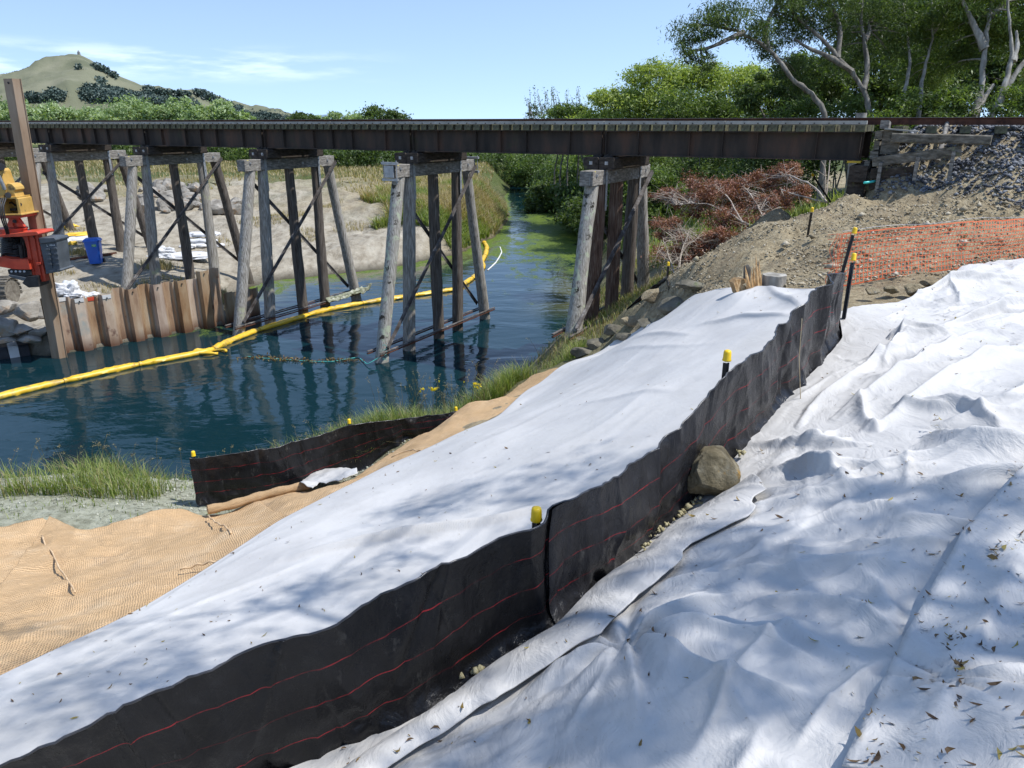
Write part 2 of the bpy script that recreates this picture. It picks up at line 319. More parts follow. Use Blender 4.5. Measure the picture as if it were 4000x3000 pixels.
for s in (.9, 2.5, 5, 9, 14, 22, 34):
    for w, z in ((-1.45, -1.0 if s == .9 else -.55 if s == 2.5 else -.26), (-.6, -.14), (.6, -.14), (1.5, -.26)): cps.append(BP(-s, w, z))
    for w, z in ((6, -2.6), (11, -3)): cps.append(BP(-s, w, z))
for s in (5, 9, 14, 22, 34): cps.append(BP(-s, -4.4, -1.0))
cps += [pt(3450, 660, 15.9), pt(3600, 612, 15.5), pt(3330, 760, 15.9), BP(-.35, -1.5, -1.35)]
CPA = np.array(cps)
def _solve(P, Z, c):
    d = np.hypot(P[:, None, 0]-P[None, :, 0], P[:, None, 1]-P[None, :, 1]); A = np.sqrt(d*d+c*c)
    n = len(P); K = np.zeros((n+3, n+3)); K[:n, :n] = -A + np.eye(n)*.012; K[:n, n] = 1; K[:n, n+1:] = P; K[n, :n] = 1; K[n+1:, :n] = P.T
    return np.linalg.solve(K, np.concatenate([Z, np.zeros(3)]))
RC = .45; RW = _solve(CPA[:, :2], CPA[:, 2], RC)
def land(x, y):
    x = np.asarray(x, float); sh = x.shape; x = x.ravel(); y = np.asarray(y, float).ravel(); out = np.empty(len(x))
    for i in range(0, len(x), 40000):
        xx = x[i:i+40000]; yy = y[i:i+40000]
        d2 = (xx[:, None]-CPA[None, :, 0])**2 + (yy[:, None]-CPA[None, :, 1])**2
        out[i:i+40000] = -np.sqrt(d2+RC*RC)@RW[:-3] + RW[-3] + RW[-2]*xx + RW[-1]*yy
    return out.reshape(sh)

RIVER = np.array([(-300, 6, 1), (-60, 10.5, 1), (-30, 10.8, 1), (-14, 11.0, 1.1), (-9.0, 11.4, 1.1), (-7.0, 11.9, 1.2), (-5.6, 12.0, 1.2), (-4.0, 12.8, 1.2), (-2.5, 13.7, 1.2), (-1.1, 14.9, 1.2), (.1, 16.6, 1.2), (.25, 18, 1.3), (.1, 19.3, 1.2),
                  (1.2, 22, 1.2), (2.2, 26, 1.1), (4.2, 36, 1.0), (6.0, 50, 1.0), (6.6, 66, 1.0), (3.5, 84, 1.0), (-.3, 88, 1), (-.9, 74, 1), (-.3, 56, 1.0), (-1.0, 47.5, .9), (-3.0, 40.5, .7), (-6.5, 36.0, .4), (-9.5, 34.2, .3), (-11.2, 33.0, .28),
                  (-11.6, 30.5, .5), (-10.7, 27.6, 3), (-10.2, 25.6, 4), (-14.2, 21.8, 4), (-15.2, 21.9, 1.2), (-17.5, 21.6, .9), (-24, 20.5, .7), (-40, 19, .6), (-300, 18, .6)])
def river_d(x, y):
    """signed distance to the river's edge (negative in the water) and the bank's slope there"""
    x = np.asarray(x, float); y = np.asarray(y, float); best = np.full(x.shape, 1e9); k = np.ones(x.shape); inside = np.zeros(x.shape, bool)
    n = len(RIVER)
    for i in range(n):
        ax, ay, ak = RIVER[i]; bx, by, bk = RIVER[(i+1) % n]
        dx, dy = bx-ax, by-ay; t = np.clip(((x-ax)*dx+(y-ay)*dy)/(dx*dx+dy*dy), 0, 1)
        d = np.hypot(x-ax-t*dx, y-ay-t*dy); m = d < best; best = np.where(m, d, best); k = np.where(m, ak+(bk-ak)*t, k)
        c = ((ay > y) != (by > y)) & (x < (bx-ax)*(y-ay)/(by-ay+1e-12)+ax); inside ^= c
    return np.where(inside, -best, best), k
def ground(x, y):
    x = np.asarray(x, float); y = np.asarray(y, float)
    l = land(x, y); d, k = river_d(x, y)
    jit = fbm(x*.7, y*.7, 31, 3)*.25
    bank = WZ + np.where(d > 0, (d+jit*np.clip(d, 0, 1))*k, d*.45)
    l = np.maximum(l, WZ+.25)
    r = np.minimum(l, bank)
    return np.maximum(r, WZ-1.6)
def gz(x, y): return float(ground(np.array([x]), np.array([y]))[0])

def dens(path, n):
    P = np.array([pt(*q) for q in path]); seg = np.r_[0, np.cumsum(np.linalg.norm(np.diff(P, axis=0), axis=1))]
    s = np.linspace(0, seg[-1], n); Q = np.stack([np.interp(s, seg, P[:, i]) for i in range(3)], 1)
    return Q, s
def smooth_path(Q, it=6):
    Q = Q.copy()
    for _ in range(it): Q[1:-1] = (Q[:-2]+2*Q[1:-1]+Q[2:])/4
    return Q

# ---- ground materials
def mat_earth():
    m, nt, N, L, P = new_mat('bare_earth'); t = N.new('ShaderNodeTexCoord').outputs['Object']
    n1 = noise(N, L, t, 1.1, 9, .62); n2 = noise(N, L, t, 9, 8, .7)
    col = ramp(N, L, n2, [(.28, (.16, .124, .074)), (.5, (.365, .30, .19)), (.72, (.53, .46, .315))])
    col = mix(N, L, ramp(N, L, n1, [(.48, 0.0), (.66, .7)]), col, (.22, .175, .12))
    vo = N.new('ShaderNodeTexVoronoi'); vo.inputs['Scale'].default_value = 13; L.new(t, vo.inputs[0])
    peb = ramp(N, L, vo.outputs['Distance'], [(.12, 1.0), (.30, 0.0)])
    col = mix(N, L, mix(N, L, 1.0, peb, ramp(N, L, noise(N, L, t, 3.3, 3), [(.45, .0), (.62, .8)]), 'MULTIPLY'), col, (.42, .39, .32))
    at = N.new('ShaderNodeAttribute'); at.attribute_name = 'grassy'
    gr = ramp(N, L, noise(N, L, t, 5, 8, .7), [(.3, (.035, .05, .016)), (.6, (.10, .125, .04)), (.8, (.22, .20, .09))])
    col = mix(N, L, at.outputs['Fac'], col, gr)
    a2 = N.new('ShaderNodeAttribute'); a2.attribute_name = 'sandy'
    sd = ramp(N, L, noise(N, L, t, 2.2, 10, .62, (1, .45, 1)), [(.3, (.20, .17, .125)), (.5, (.37, .33, .26)), (.72, (.49, .45, .365))])
    col = mix(N, L, a2.outputs['Fac'], col, sd)
    col = mix(N, L, ramp(N, L, noise(N, L, t, .55, 9, .7), [(.52, 0.0), (.66, .6)]), col, mix(N, L, .5, col, (.20, .16, .10)))
    a3 = N.new('ShaderNodeAttribute'); a3.attribute_name = 'clay'
    cl = ramp(N, L, noise(N, L, t, 7, 9, .65), [(.3, (.20, .20, .14)), (.5, (.38, .385, .29)), (.72, (.50, .50, .40))])
    col = mix(N, L, a3.outputs['Fac'], col, cl)
    a4 = N.new('ShaderNodeAttribute'); a4.attribute_name = 'wet'
    col = mix(N, L, a4.outputs['Fac'], col, (.045, .04, .025))
    L.new(col, P.inputs['Base Color']); setp(P, .92, .15)
    b1 = bumpn(N, L, P, noise(N, L, t, 4, 12, .72), .9, .16); bumpn(N, L, P, peb, .5, .03, b1)
    return m
M['earth'] = mat_earth()

def terr_attr(x, y, z):
    d, k = river_d(x, y)
    left = np.clip((-2-x)/3, 0, 1)*np.clip((y-19)/3, 0, 1)
    sandy = left*np.clip((60-y)/14+fbm(x*.15, y*.15, 5)*1.2, 0, 1)
    near = np.clip((y-18)/3, 0, 1)
    pen = np.clip(1-np.hypot((x+3.5)/5.5, (y-50)/9), 0, 1)*3
    sandy = np.clip(sandy-pen, 0, 1)
    grassy = np.clip(fbm(x*.35, y*.35, 9)*1.3+.35, 0, 1)*(y > 24) + np.clip((y-60)/10, 0, 1)
    w = (x-B0[0])*BN[0]+(y-B0[1])*BN[1]; s = (x-B0[0])*BD[0]+(y-B0[1])*BD[1]
    grassy = np.where((s < 0) & (w < 3), 0, grassy)
    grassy += np.clip(1-np.abs(d-1.6)/1.8, 0, 1)*(y < 19)*(x < 3)*.8
    clay = np.clip(1-np.hypot((x+5.5)/5.5, (y-9.6)/2.6), 0, 1)*2.2
    wet = np.clip(1-(z-WZ)/.28, 0, 1)*(d > -1)
    return dict(grassy=np.clip(grassy, 0, 1), sandy=sandy, clay=np.clip(clay, 0, 1), wet=np.clip(wet, 0, 1)*.85)
def rough_ground(x, y, z):
    w = (x-B0[0])*BN[0]+(y-B0[1])*BN[1]; s = (x-B0[0])*BD[0]+(y-B0[1])*BD[1]
    emb = np.clip(1-np.hypot((x-6.5)/6.5, (y-14.5)/5.5), 0, 1)*1.6; emb = np.clip(emb, 0, 1)*np.clip((-w-1.2)/1.0, 0, 1)
    far = np.clip((y-26)/8, 0, 1)
    r = fbm(x*1.7, y*1.7, 3, 5, .6)*(.05+.20*emb+.05*far) + (ridged(x*1.1, y*1.1, 41, 4)-1)*.030*emb + fbm(x*6, y*6, 43, 3)*.05*emb
    sand = np.clip((-4-x)/4, 0, 1)*np.clip((y-30)/6, 0, 1)*np.clip((70-y)/10, 0, 1)
    r = r + sand*(fbm(x*.22, y*.22, 12, 5)*.9)*np.clip((y-36)/8, 0, 1)
    return z+r
UNDER = None
def sheet_dip(x, y):
    """ground kept a little lower under the laid sheets so that the cloth lies on it"""
    near = np.clip((14.5-y)/1.5, 0, 1)*np.clip((12-x)/2, 0, 1)
    return -.07*near
def make_terrain(name, x0, x1, y0, y1, st, hole=None):
    xs = np.arange(x0, x1+st*.5, st); ys = np.arange(y0, y1+st*.5, st); X, Y = np.meshgrid(xs, ys, indexing='ij')
    Z = ground(X, Y); Z = rough_ground(X, Y, Z)+sheet_dip(X, Y)
    v = np.stack([X.ravel(), Y.ravel(), Z.ravel()], 1); f = gridfaces(len(xs), len(ys))
    if hole:
        c = v[f].mean(1); k = ~((c[:, 0] > hole[0]) & (c[:, 0] < hole[1]) & (c[:, 1] > hole[2]) & (c[:, 1] < hole[3])); f = f[k]
    return props(mesh_obj(name, v, f, M['earth'], smooth=True, attr=terr_attr(v[:, 0], v[:, 1], v[:, 2])), kind='structure')
NEARB = (-24, 20, -4, 58)
make_terrain('ground', NEARB[0], NEARB[1], NEARB[2], NEARB[3], .125)
make_terrain('ground', -160, 80, -30, 200, 1.0, hole=NEARB)
# plain out to the horizon
def far_plain():
    R = np.array([0, 150, 260, 500, 1000, 2500, 6000, 14000.]); A = np.linspace(0, 2*np.pi, 73)
    v = []; 
    for r in R:
        for a in A: v.append((r*math.sin(a), r*math.cos(a)+30, -4.9 - (0 if r > 200 else 4.0)))
    return np.array(v), gridfaces(len(R), len(A))
v, f = far_plain()
M['plain'] = simple('dry_pasture', [(.3, (.12, .13, .05)), (.55, (.22, .21, .09)), (.75, (.30, .27, .13))], .02, .95, .1, bump=0)
props(mesh_obj('pasture', v, f, M['plain']), kind='structure')

# ---- water
def mat_water():
    m, nt, N, L, P = new_mat('river_water'); t = N.new('ShaderNodeTexCoord').outputs['Object']
    sh = N.new('ShaderNodeAttribute'); sh.attribute_name = 'shallow'
    al = N.new('ShaderNodeAttribute'); al.attribute_name = 'algae'
    col = mix(N, L, sh.outputs['Fac'], (.0045, .023, .030), (.14, .13, .05))
    na = noise(N, L, t, 1.1, 10, .68, (1.0, .55, 1), .6)
    s = N.new('ShaderNodeMath'); s.operation = 'ADD'; L.new(na, s.inputs[0]); L.new(al.outputs['Fac'], s.inputs[1])
    f = ramp(N, L, s.outputs[0], [(.70, 0.0), (.86, 1.0)])
    nb = noise(N, L, t, 14, 5, .6)
    alg = ramp(N, L, nb, [(.35, (.05, .085, .015)), (.65, (.15, .20, .04))])
    col = mix(N, L, f, col, alg)
    L.new(col, P.inputs['Base Color']); setp(P, .035, .5); P.inputs['IOR'].default_value = 1.33
    rr = N.new('ShaderNodeMapRange'); L.new(f, rr.inputs[0]); rr.inputs[3].default_value = .035; rr.inputs[4].default_value = .5; L.new(rr.outputs[0], P.inputs['Roughness'])
    sm = N.new('ShaderNodeMath'); sm.operation = 'MULTIPLY_ADD'; L.new(f, sm.inputs[0]); sm.inputs[1].default_value = -.42; sm.inputs[2].default_value = .5; L.new(sm.outputs[0], P.inputs['Specular IOR Level'])
    n1 = noise(N, L, t, 2.2, 3, .5, (.8, 1.5, 1), .5); n2 = noise(N, L, t, .55, 2, .5, (.7, 1.2, 1), .8); n3 = noise(N, L, t, 9, 3, .55, (.7, 1.3, 1), .4)
    calm = ramp(N, L, noise(N, L, t, .12, 3, .5), [(.40, .25), (.62, 1.0)])
    def mul(a_): q = N.new('ShaderNodeMath'); q.operation = 'MULTIPLY'; L.new(a_, q.inputs[0]); L.new(calm, q.inputs[1]); return q.outputs[0]
    b = bumpn(N, L, P, n2, .30, .13); b = bumpn(N, L, P, mul(n1), .23, .055, b); bumpn(N, L, P, mul(n3), .16, .012, b)
    return m
M['water'] = mat_water()
xs = np.arange(-150, 30, .5); ys = np.arange(8, 100, .5); X, Y = np.meshgrid(xs, ys, indexing='ij'); D, K = river_d(X, Y)
shal = np.clip(1+D/2.5, 0, 1)*np.clip((Y-26)/4, 0, 1)*(X < 3)*np.clip((60-Y)/15, 0, 1)
alg = .16*np.clip(1+D/.6, 0, 1)*(D < 0) + np.clip(1+D/5.0, 0, 1)*np.clip((Y-27)/4, 0, 1)*.30*(X < 0)
alg += np.exp(-((X-2.2-(Y-35)*.05)/3.4)**2-((Y-45)/14)**2)*.38+np.exp(-((X-2.5)/3.5)**2-((Y-62)/14)**2)*.20
alg += np.exp(-((X+10.5)/1.5)**2-((Y-24.6)/1.2)**2)*.22
props(mesh_obj('water', np.stack([X.ravel(), Y.ravel(), np.full(X.size, WZ)], 1), gridfaces(len(xs), len(ys)), M['water'], smooth=True, attr=dict(shallow=shal.ravel(), algae=alg.ravel())), kind='structure')

# ------------------------------------------------------------------ hills
def hill(name, prof, d0, d1, mat, dip=0, seed=3, nw=46, amp=1.0):
    xs_ = [p[0] for p in prof]; ys_ = [p[1] for p in prof]
    px = np.linspace(xs_[0], xs_[-1], 150); py = np.interp(px, xs_, ys_)
    for _ in range(2): py[1:-1] = (py[:-2]+2*py[1:-1]+py[2:])/4
    v = []; crest = .62
    for x, y in zip(px, py):
        r = ray(x, y); az = r[0]/r[1]; el = r[2]/r[1]; dc = d0+(d1-d0)*crest; H = el*dc+6
        for j in range(nw):
            w = j/(nw-1); d = d0+(d1-d0)*w
            g = math.sin(min(w/crest, 1)*math.pi/2)**1.25 if w <= crest else math.cos((w-crest)/(1-crest)*math.pi/2)
            v.append((az*d, d, -6+H*g, w))
    v = np.array(v); w = v[:, 3]
    v[:, 2] += fbm(v[:, 0]*.006, v[:, 1]*.0045, seed, 6, .58)*34*amp*np.clip(1-np.abs(w-crest)*0, 0, 1)*np.clip((crest-w)*5, 0, 1)*np.clip(w*6, 0, 1)
    return mesh_obj(name, v[:, :3], gridfaces(len(px), nw), mat, smooth=True)
M['hill'] = simple('dry_hill_pasture', [(.3, (.10, .112, .07)), (.5, (.165, .17, .11)), (.75, (.235, .228, .16))], .006, .95, .1, bump=.5, bdist=9, bscale=.02, detail=10, dist=.6)
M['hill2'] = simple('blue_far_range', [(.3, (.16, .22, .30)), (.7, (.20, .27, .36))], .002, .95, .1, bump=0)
HP = [(-900, 452), (-500, 380), (-200, 330), (0, 302), (36, 296), (122, 272), (194, 250), (250, 232), (290, 222), (314, 220), (345, 233), (407, 268), (475, 304), (565, 339), (655, 362), (705, 369), (768, 366), (836, 390), (904, 417), (1000, 446), (1080, 468), (1200, 484)]
hl = props(hill('hill', HP, 1100, 2300, M['hill']), kind='structure')
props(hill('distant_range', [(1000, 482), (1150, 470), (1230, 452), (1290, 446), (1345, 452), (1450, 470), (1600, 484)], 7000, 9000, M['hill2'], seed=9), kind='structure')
props(hill('far_ridge', [(-700, 400), (-200, 330), (0, 308), (60, 290), (115, 272), (180, 268), (260, 330), (400, 480)], 2500, 3200, M['hill'], seed=12), kind='structure')

# ------------------------------------------------------------------ foliage tools
def leaves_mesh(name, C, size, mat, parent=None, aspect=.45, up=.35, seed=1, droop=None, at=None, tint=None, fold=True):
    r = np.random.default_rng(seed); n = len(C); C = np.asarray(C, float)
    a = r.normal(size=(n, 3)); 
    if droop is not None: a = a*np.array([1, 1, .6])+np.array(droop)
    a /= np.linalg.norm(a, axis=1)[:, None]
    nn = r.normal(size=(n, 3)); nn[:, 2] += up*2; b = np.cross(a, nn); b /= (np.linalg.norm(b, axis=1)[:, None]+1e-9)
    s = size*(.6+.8*r.random(n))[:, None]
    v = np.empty((n, 4, 3)); v[:, 0] = C-a*s*.5; v[:, 1] = C+b*s*aspect*.5; v[:, 2] = C+a*s*.5; v[:, 3] = C-b*s*aspect*.5
    if fold: v[:, 2, 2] -= s[:, 0]*.18*r.random(n)
    f = np.arange(n*4).reshape(n, 4)
    t = tint if tint is not None else np.clip(r.normal(.5, .22, n), 0, 1)
    return mesh_obj(name, v.reshape(-1, 3), f, mat, parent, attr=dict(tint=np.repeat(t, 4)), at=at)
def clump_points(blobs, n, seed, sub=.22, shell=.55, flat=1.0):
    """blobs: (centre, (rx,ry,rz)); points gather in sub-clumps so that gaps stay between them"""
    r = np.random.default_rng(seed); vol = np.array([b[1][0]*b[1][1]+b[1][2]*b[1][0] for b in blobs]); vol = vol/vol.sum(); P = []; T = []; S = []
    for (c, rad), w in zip(blobs, vol):
        k = max(int(n*w), 10); ns = max(int(26*max(1, (max(rad)/2)**1.3)), 8); rm = (rad[0]+rad[1]+rad[2])/3
        d = r.normal(size=(ns, 3)); d /= np.linalg.norm(d, axis=1)[:, None]; q = r.random(ns)**.5*(1-shell)+shell
        q *= .75+.35*r.random(ns)
        sc = d*q[:, None]*np.array(rad)+np.array(c); ti = r.normal(.5, .16, ns)
        i = r.integers(0, ns, k); sz = sub*rm*(.5+1.0*r.random(ns))
        P.append(sc[i]+r.normal(size=(k, 3))*sz[i][:, None]*np.array([1, 1, .62*flat])); T.append(np.clip(ti[i]+r.normal(0, .15, k), 0, 1)); S.append(sc)
    return np.concatenate(P), np.concatenate(T), np.concatenate(S)
def limb(mb, pts, r0, r1, n=7, wob=.0, sub=4):
    wob *= .35
    P = np.array(pts, float); m = len(P); t = np.linspace(0, m-1, (m-1)*sub+1); Q = np.stack([np.interp(t, range(m), P[:, i]) for i in range(3)], 1)
    Q = smooth_path(Q, 3); L = np.linalg.norm(P[-1]-P[0])
    Q[1:-1] += rng.normal(size=(len(Q)-2, 3))*wob*L
    R = np.linspace(r0, r1, len(Q))*(1+.10*rng.normal(size=len(Q)).clip(-1, 1)); mb.tube(Q, R, n, jit=.28); return Q
def tree(name, base, blobs, n, leaf, mat, label, cat='tree', trunks=None, bark='bark', seed=1, group=None, aspect=.45, tr=.12, twigs=14, sub=.22, droop=None, shell=.5, kids=('trunk', 'crown')):
    base = np.array(base, float); T = thing(name, base, label, cat, group)
    P, ti, S = clump_points(blobs, n, seed, sub, shell)
    mb = MB(); tops = []
    if trunks is None:
        for c, rad in blobs[:4]:
            c = np.array(c); trunks = (trunks or [])+[[base, base*.5+c*.5+rng.normal(size=3)*.06*np.linalg.norm(c-base), c]]
    for tp in trunks:
        Q = limb(mb, tp, tr, tr*.3, 7, .006); tops.append(Q[len(Q)//2:])
    A = np.concatenate(tops); r = np.random.default_rng(seed+5)
    for s_ in S[r.permutation(len(S))[:twigs]]:
        d = np.linalg.norm(A-s_, axis=1)+.4*np.abs(A[:, 2]-s_[2]); a = A[np.argmin(d)]
        mid = (a+s_)/2+np.array([0, 0, .08*np.linalg.norm(a-s_)]); limb(mb, [a, mid, s_], tr*.25, tr*.06, 4, .01, 3)
    mb.obj('trunk', M[bark], T, smooth=60)
    leaves_mesh('crown', P, leaf, M[mat], T, aspect, seed=seed, tint=ti, droop=droop)
    return T
def blades(name, P, h, w, mat, parent=None, seed=1, lean=.35, at=None, hv=.5, seg=3, dirv=None):
    """grass blades: each a tapering bent strip from a root point"""
    r = np.random.default_rng(seed); n = len(P); H = h*(1-hv/2+hv*r.random(n)); A = r.random(n)*2*np.pi; dx = np.cos(A); dy = np.sin(A); B = lean*(.3+1.2*r.random(n))
    if dirv is not None: dx = dx*.5+dirv[0]; dy = dy*.5+dirv[1]
    fx = -dy; fy = dx; vs = []
    for j in range(seg+1):
        q = j/seg; hz = H*(q-.35*B*q*q); off = H*B*q*q; ww = w*(1-q)**.8*(.7+.6*r.random(n))/2
        c = np.stack([P[:, 0]+dx*off, P[:, 1]+dy*off, P[:, 2]+hz], 1)
        vs.append(c+np.stack([fx*ww, fy*ww, 0*ww], 1)); vs.append(c-np.stack([fx*ww, fy*ww, 0*ww], 1))
    V = np.stack(vs, 1).reshape(-1, 3); k = 2*(seg+1); b = np.arange(n)[:, None]*k
    F = np.concatenate([np.stack([b[:, 0]+2*j, b[:, 0]+2*j+1, b[:, 0]+2*j+3, b[:, 0]+2*j+2], 1) for j in range(seg)])
    return mesh_obj(name, V, F, mat, parent, attr=dict(tint=np.repeat(np.clip(r.normal(.5, .25, n), 0, 1), k)), at=at)
# ------------------------------------------------------------------ sheets, matting, silt fences
def proj(p):
    p = np.asarray(p, float); d = p[..., 1]*CP-p[..., 2]*SP
    return 2000+p[..., 0]/d*F_PX, 1500-(p[..., 1]*SP+p[..., 2]*CP)/d*F_PX
def hitr(x, y, t0=15, t1=80):
    ts = np.linspace(t0, t1, 2400); P = ray(x, y)[None, :]*ts[:, None]; g = rough_ground(P[:, 0], P[:, 1], ground(P[:, 0], P[:, 1])); i = np.argmax(P[:, 2] < g)
    return np.array([P[i, 0], P[i, 1], g[i]])
def hit(x, y, t0=1.5, t1=60):
    ts = np.linspace(t0, t1, 2400); P = ray(x, y)[None, :]*ts[:, None]; g = ground(P[:, 0], P[:, 1]); i = np.argmax(P[:, 2] < g)
    return np.array([P[i, 0], P[i, 1], g[i]])
def hits(L): return np.array([hit(*q) for q in L])
def resamp(Q, n, k=3):
    Q = np.asarray(Q, float); seg = np.r_[0, np.cumsum(np.linalg.norm(np.diff(Q[:, :2], axis=0), axis=1))]; s = np.linspace(0, seg[-1], n)
    R = np.stack([np.interp(s, seg, Q[:, i]) for i in range(Q.shape[1])], 1)
    for _ in range(k*max(1, n//40)): R[1:-1] = (R[:-2]+2*R[1:-1]+R[2:])/4
    return R
def coons(Lc, Rc, Bc, Tc):
    n = len(Lc); m = len(Bc); u = np.linspace(0, 1, n)[:, None, None]; w = np.linspace(0, 1, m)[None, :, None]
    return ((1-w)*Lc[:, None]+w*Rc[:, None]+(1-u)*Bc[None]+u*Tc[None]
            - ((1-u)*(1-w)*Lc[0]+(1-u)*w*Rc[0]+u*(1-w)*Lc[-1]+u*w*Rc[-1]))
def fold_add(z, X, Y, pts, h, w, sharp=1.0, side=0):
    """raise a cloth fold along a polyline (XY); side skews it so that one flank is steep"""
    P = np.asarray(pts, float)[:, :2]; best = np.full(X.shape, 1e9); sg = np.zeros(X.shape); tt = np.zeros(X.shape); n = len(P)-1
    x0, y0 = P.min(0)-6*w; x1, y1 = P.max(0)+6*w; msk = (X > x0) & (X < x1) & (Y > y0) & (Y < y1)
    if not msk.any(): return
    x = X[msk]; y = Y[msk]; best = np.full(x.shape, 1e9); sg = np.zeros(x.shape); tt = np.zeros(x.shape)
    for i in range(n):
        a = P[i]; d = P[i+1]-a; L2 = d@d+1e-9; t = np.clip(((x-a[0])*d[0]+(y-a[1])*d[1])/L2, 0, 1)
        ex = x-a[0]-t*d[0]; ey = y-a[1]-t*d[1]; dd = np.hypot(ex, ey); k = dd < best
        best = np.where(k, dd, best); sg = np.where(k, np.clip((d[0]*ey-d[1]*ex)/(math.sqrt(L2)*w*.35), -1, 1), sg); tt = np.where(k, (i+t)/n, tt)
    ww = np.maximum(w*(1-.62*np.clip(sg*side, 0, 1)), min(w, .030)) if side else w
    prof = .5*np.exp(-best/ww*1.15)+.5/(1+(best/ww)**2)**1.6
    z[msk] += h*prof*np.sin(np.clip(tt, .02, .98)*np.pi)**.5
def star(z, X, Y, c, A, r0, n, ph=0):
    dx = X-c[0]; dy = Y-c[1]; r = np.hypot(dx, dy)+1e-6; th = np.arctan2(dy, dx)
    th = th+.25*vnoise(dx*3, dy*3, 5)
    z += A*np.exp(-r/r0)*np.clip(r/.05, 0, 1)*(np.abs(np.sin(th*n/2+ph))-.55) - A*1.2*np.exp(-(r/(.22*r0))**2)

def worley(x, y, seed=0):
    ix = np.floor(x); iy = np.floor(y); best = np.full(x.shape, 9.0)
    for a_ in (-1, 0, 1):
        for b_ in (-1, 0, 1):
            cx = ix+a_; cy = iy+b_; px_ = cx+.15+.7*hash2(cx, cy, seed); py_ = cy+.15+.7*hash2(cx, cy, seed+7); best = np.minimum(best, np.hypot(x-px_, y-py_))
    return best
def mat_geotex(nm='white_geotextile', bk=1.0):
    m, nt, N, L, P = new_mat(nm); t = N.new('ShaderNodeTexCoord').outputs['Object']
    n1 = noise(N, L, t, 1.4, 6, .6); col = ramp(N, L, n1, [(.3, (.48, .468, .45)), (.55, (.56, .547, .525)), (.75, (.595, .583, .56))])
    col = mix(N, L, ramp(N, L, noise(N, L, t, .8, 8, .72), [(.50, 0.0), (.70, .42)]), col, (.43, .415, .38))
    d = noise(N, L, t, 4.1, 10, .75); col = mix(N, L, ramp(N, L, d, [(.58, 0.0), (.74, .5)]), col, (.38, .37, .335))
    sp = noise(N, L, t, 60, 2, .5); col = mix(N, L, ramp(N, L, sp, [(.68, 0.0), (.74, .5)]), col, (.40, .36, .30))
    L.new(col, P.inputs['Base Color']); setp(P, .62, .28)
    w = N.new('ShaderNodeTexWave'); w.inputs['Scale'].default_value = 3; w.inputs['Distortion'].default_value = 14; w.inputs['Detail'].default_value = 4
    mp_ = N.new('ShaderNodeMapping'); mp_.inputs['Rotation'].default_value = (0, 0, .7); L.new(t, mp_.inputs[0]); L.new(mp_.outputs[0], w.inputs[0])
    b = bumpn(N, L, P, noise(N, L, t, 5.5, 7, .62, (1.0, .6, 1), .9), .62*bk, .034)
    b = bumpn(N, L, P, noise(N, L, t, 34, 5, .6), .25, .004, b)
    bumpn(N, L, P, noise(N, L, t, 420, 2, .5), .10, .001, b)
    return m
M['geo'] = mat_geotex(); M['geo_flat'] = mat_geotex('taut_white_geotextile', .3)
def mat_jute():
    m, nt, N, L, P = new_mat('jute_netting'); uvn = N.new('ShaderNodeTexCoord'); t = uvn.outputs['UV']; o = uvn.outputs['Object']
    nz = N.new('ShaderNodeTexNoise'); nz.inputs['Scale'].default_value = 3.2; nz.inputs['Detail'].default_value = 5; L.new(o, nz.inputs[0])
    jm = N.new('ShaderNodeVectorMath'); jm.operation = 'MULTIPLY_ADD'; L.new(nz.outputs['Color'], jm.inputs[0]); jm.inputs[1].default_value = (.22, .22, 0); L.new(t, jm.inputs[2])
    hs = []
    for ax in ('X', 'Y'):
        w = N.new('ShaderNodeTexWave'); w.wave_type = 'BANDS'; w.bands_direction = ax; w.inputs['Scale'].default_value = 5.2; w.inputs['Distortion'].default_value = 1.1
        w.inputs['Detail'].default_value = 2; w.inputs['Detail Scale'].default_value = 3; L.new(jm.outputs[0], w.inputs[0]); hs.append(w.outputs['Fac'])
    mx = N.new('ShaderNodeMath'); mx.operation = 'MAXIMUM'; L.new(hs[0], mx.inputs[0]); L.new(hs[1], mx.inputs[1]); h = mx.outputs[0]
    n1 = noise(N, L, o, 2.0, 9, .65); base = ramp(N, L, n1, [(.3, (.56, .375, .20)), (.55, (.68, .465, .26)), (.75, (.76, .57, .36))])
    col = mix(N, L, ramp(N, L, h, [(.35, .50), (.85, 0.0)]), base, (.36, .22, .115))
    col = mix(N, L, ramp(N, L, noise(N, L, o, 38, 4, .6), [(.50, 0.0), (.72, .45)]), col, (.66, .48, .29))
    col = mix(N, L, ramp(N, L, noise(N, L, o, 1.1, 4, .6), [(.58, 0.0), (.75, .5)]), col, (.33, .21, .12))
    L.new(col, P.inputs['Base Color']); setp(P, .9, .12)
    b = bumpn(N, L, P, h, .9, .012); b = bumpn(N, L, P, noise(N, L, o, 7, 8, .65), .5, .03, b)
    return m
M['jute'] = mat_jute()
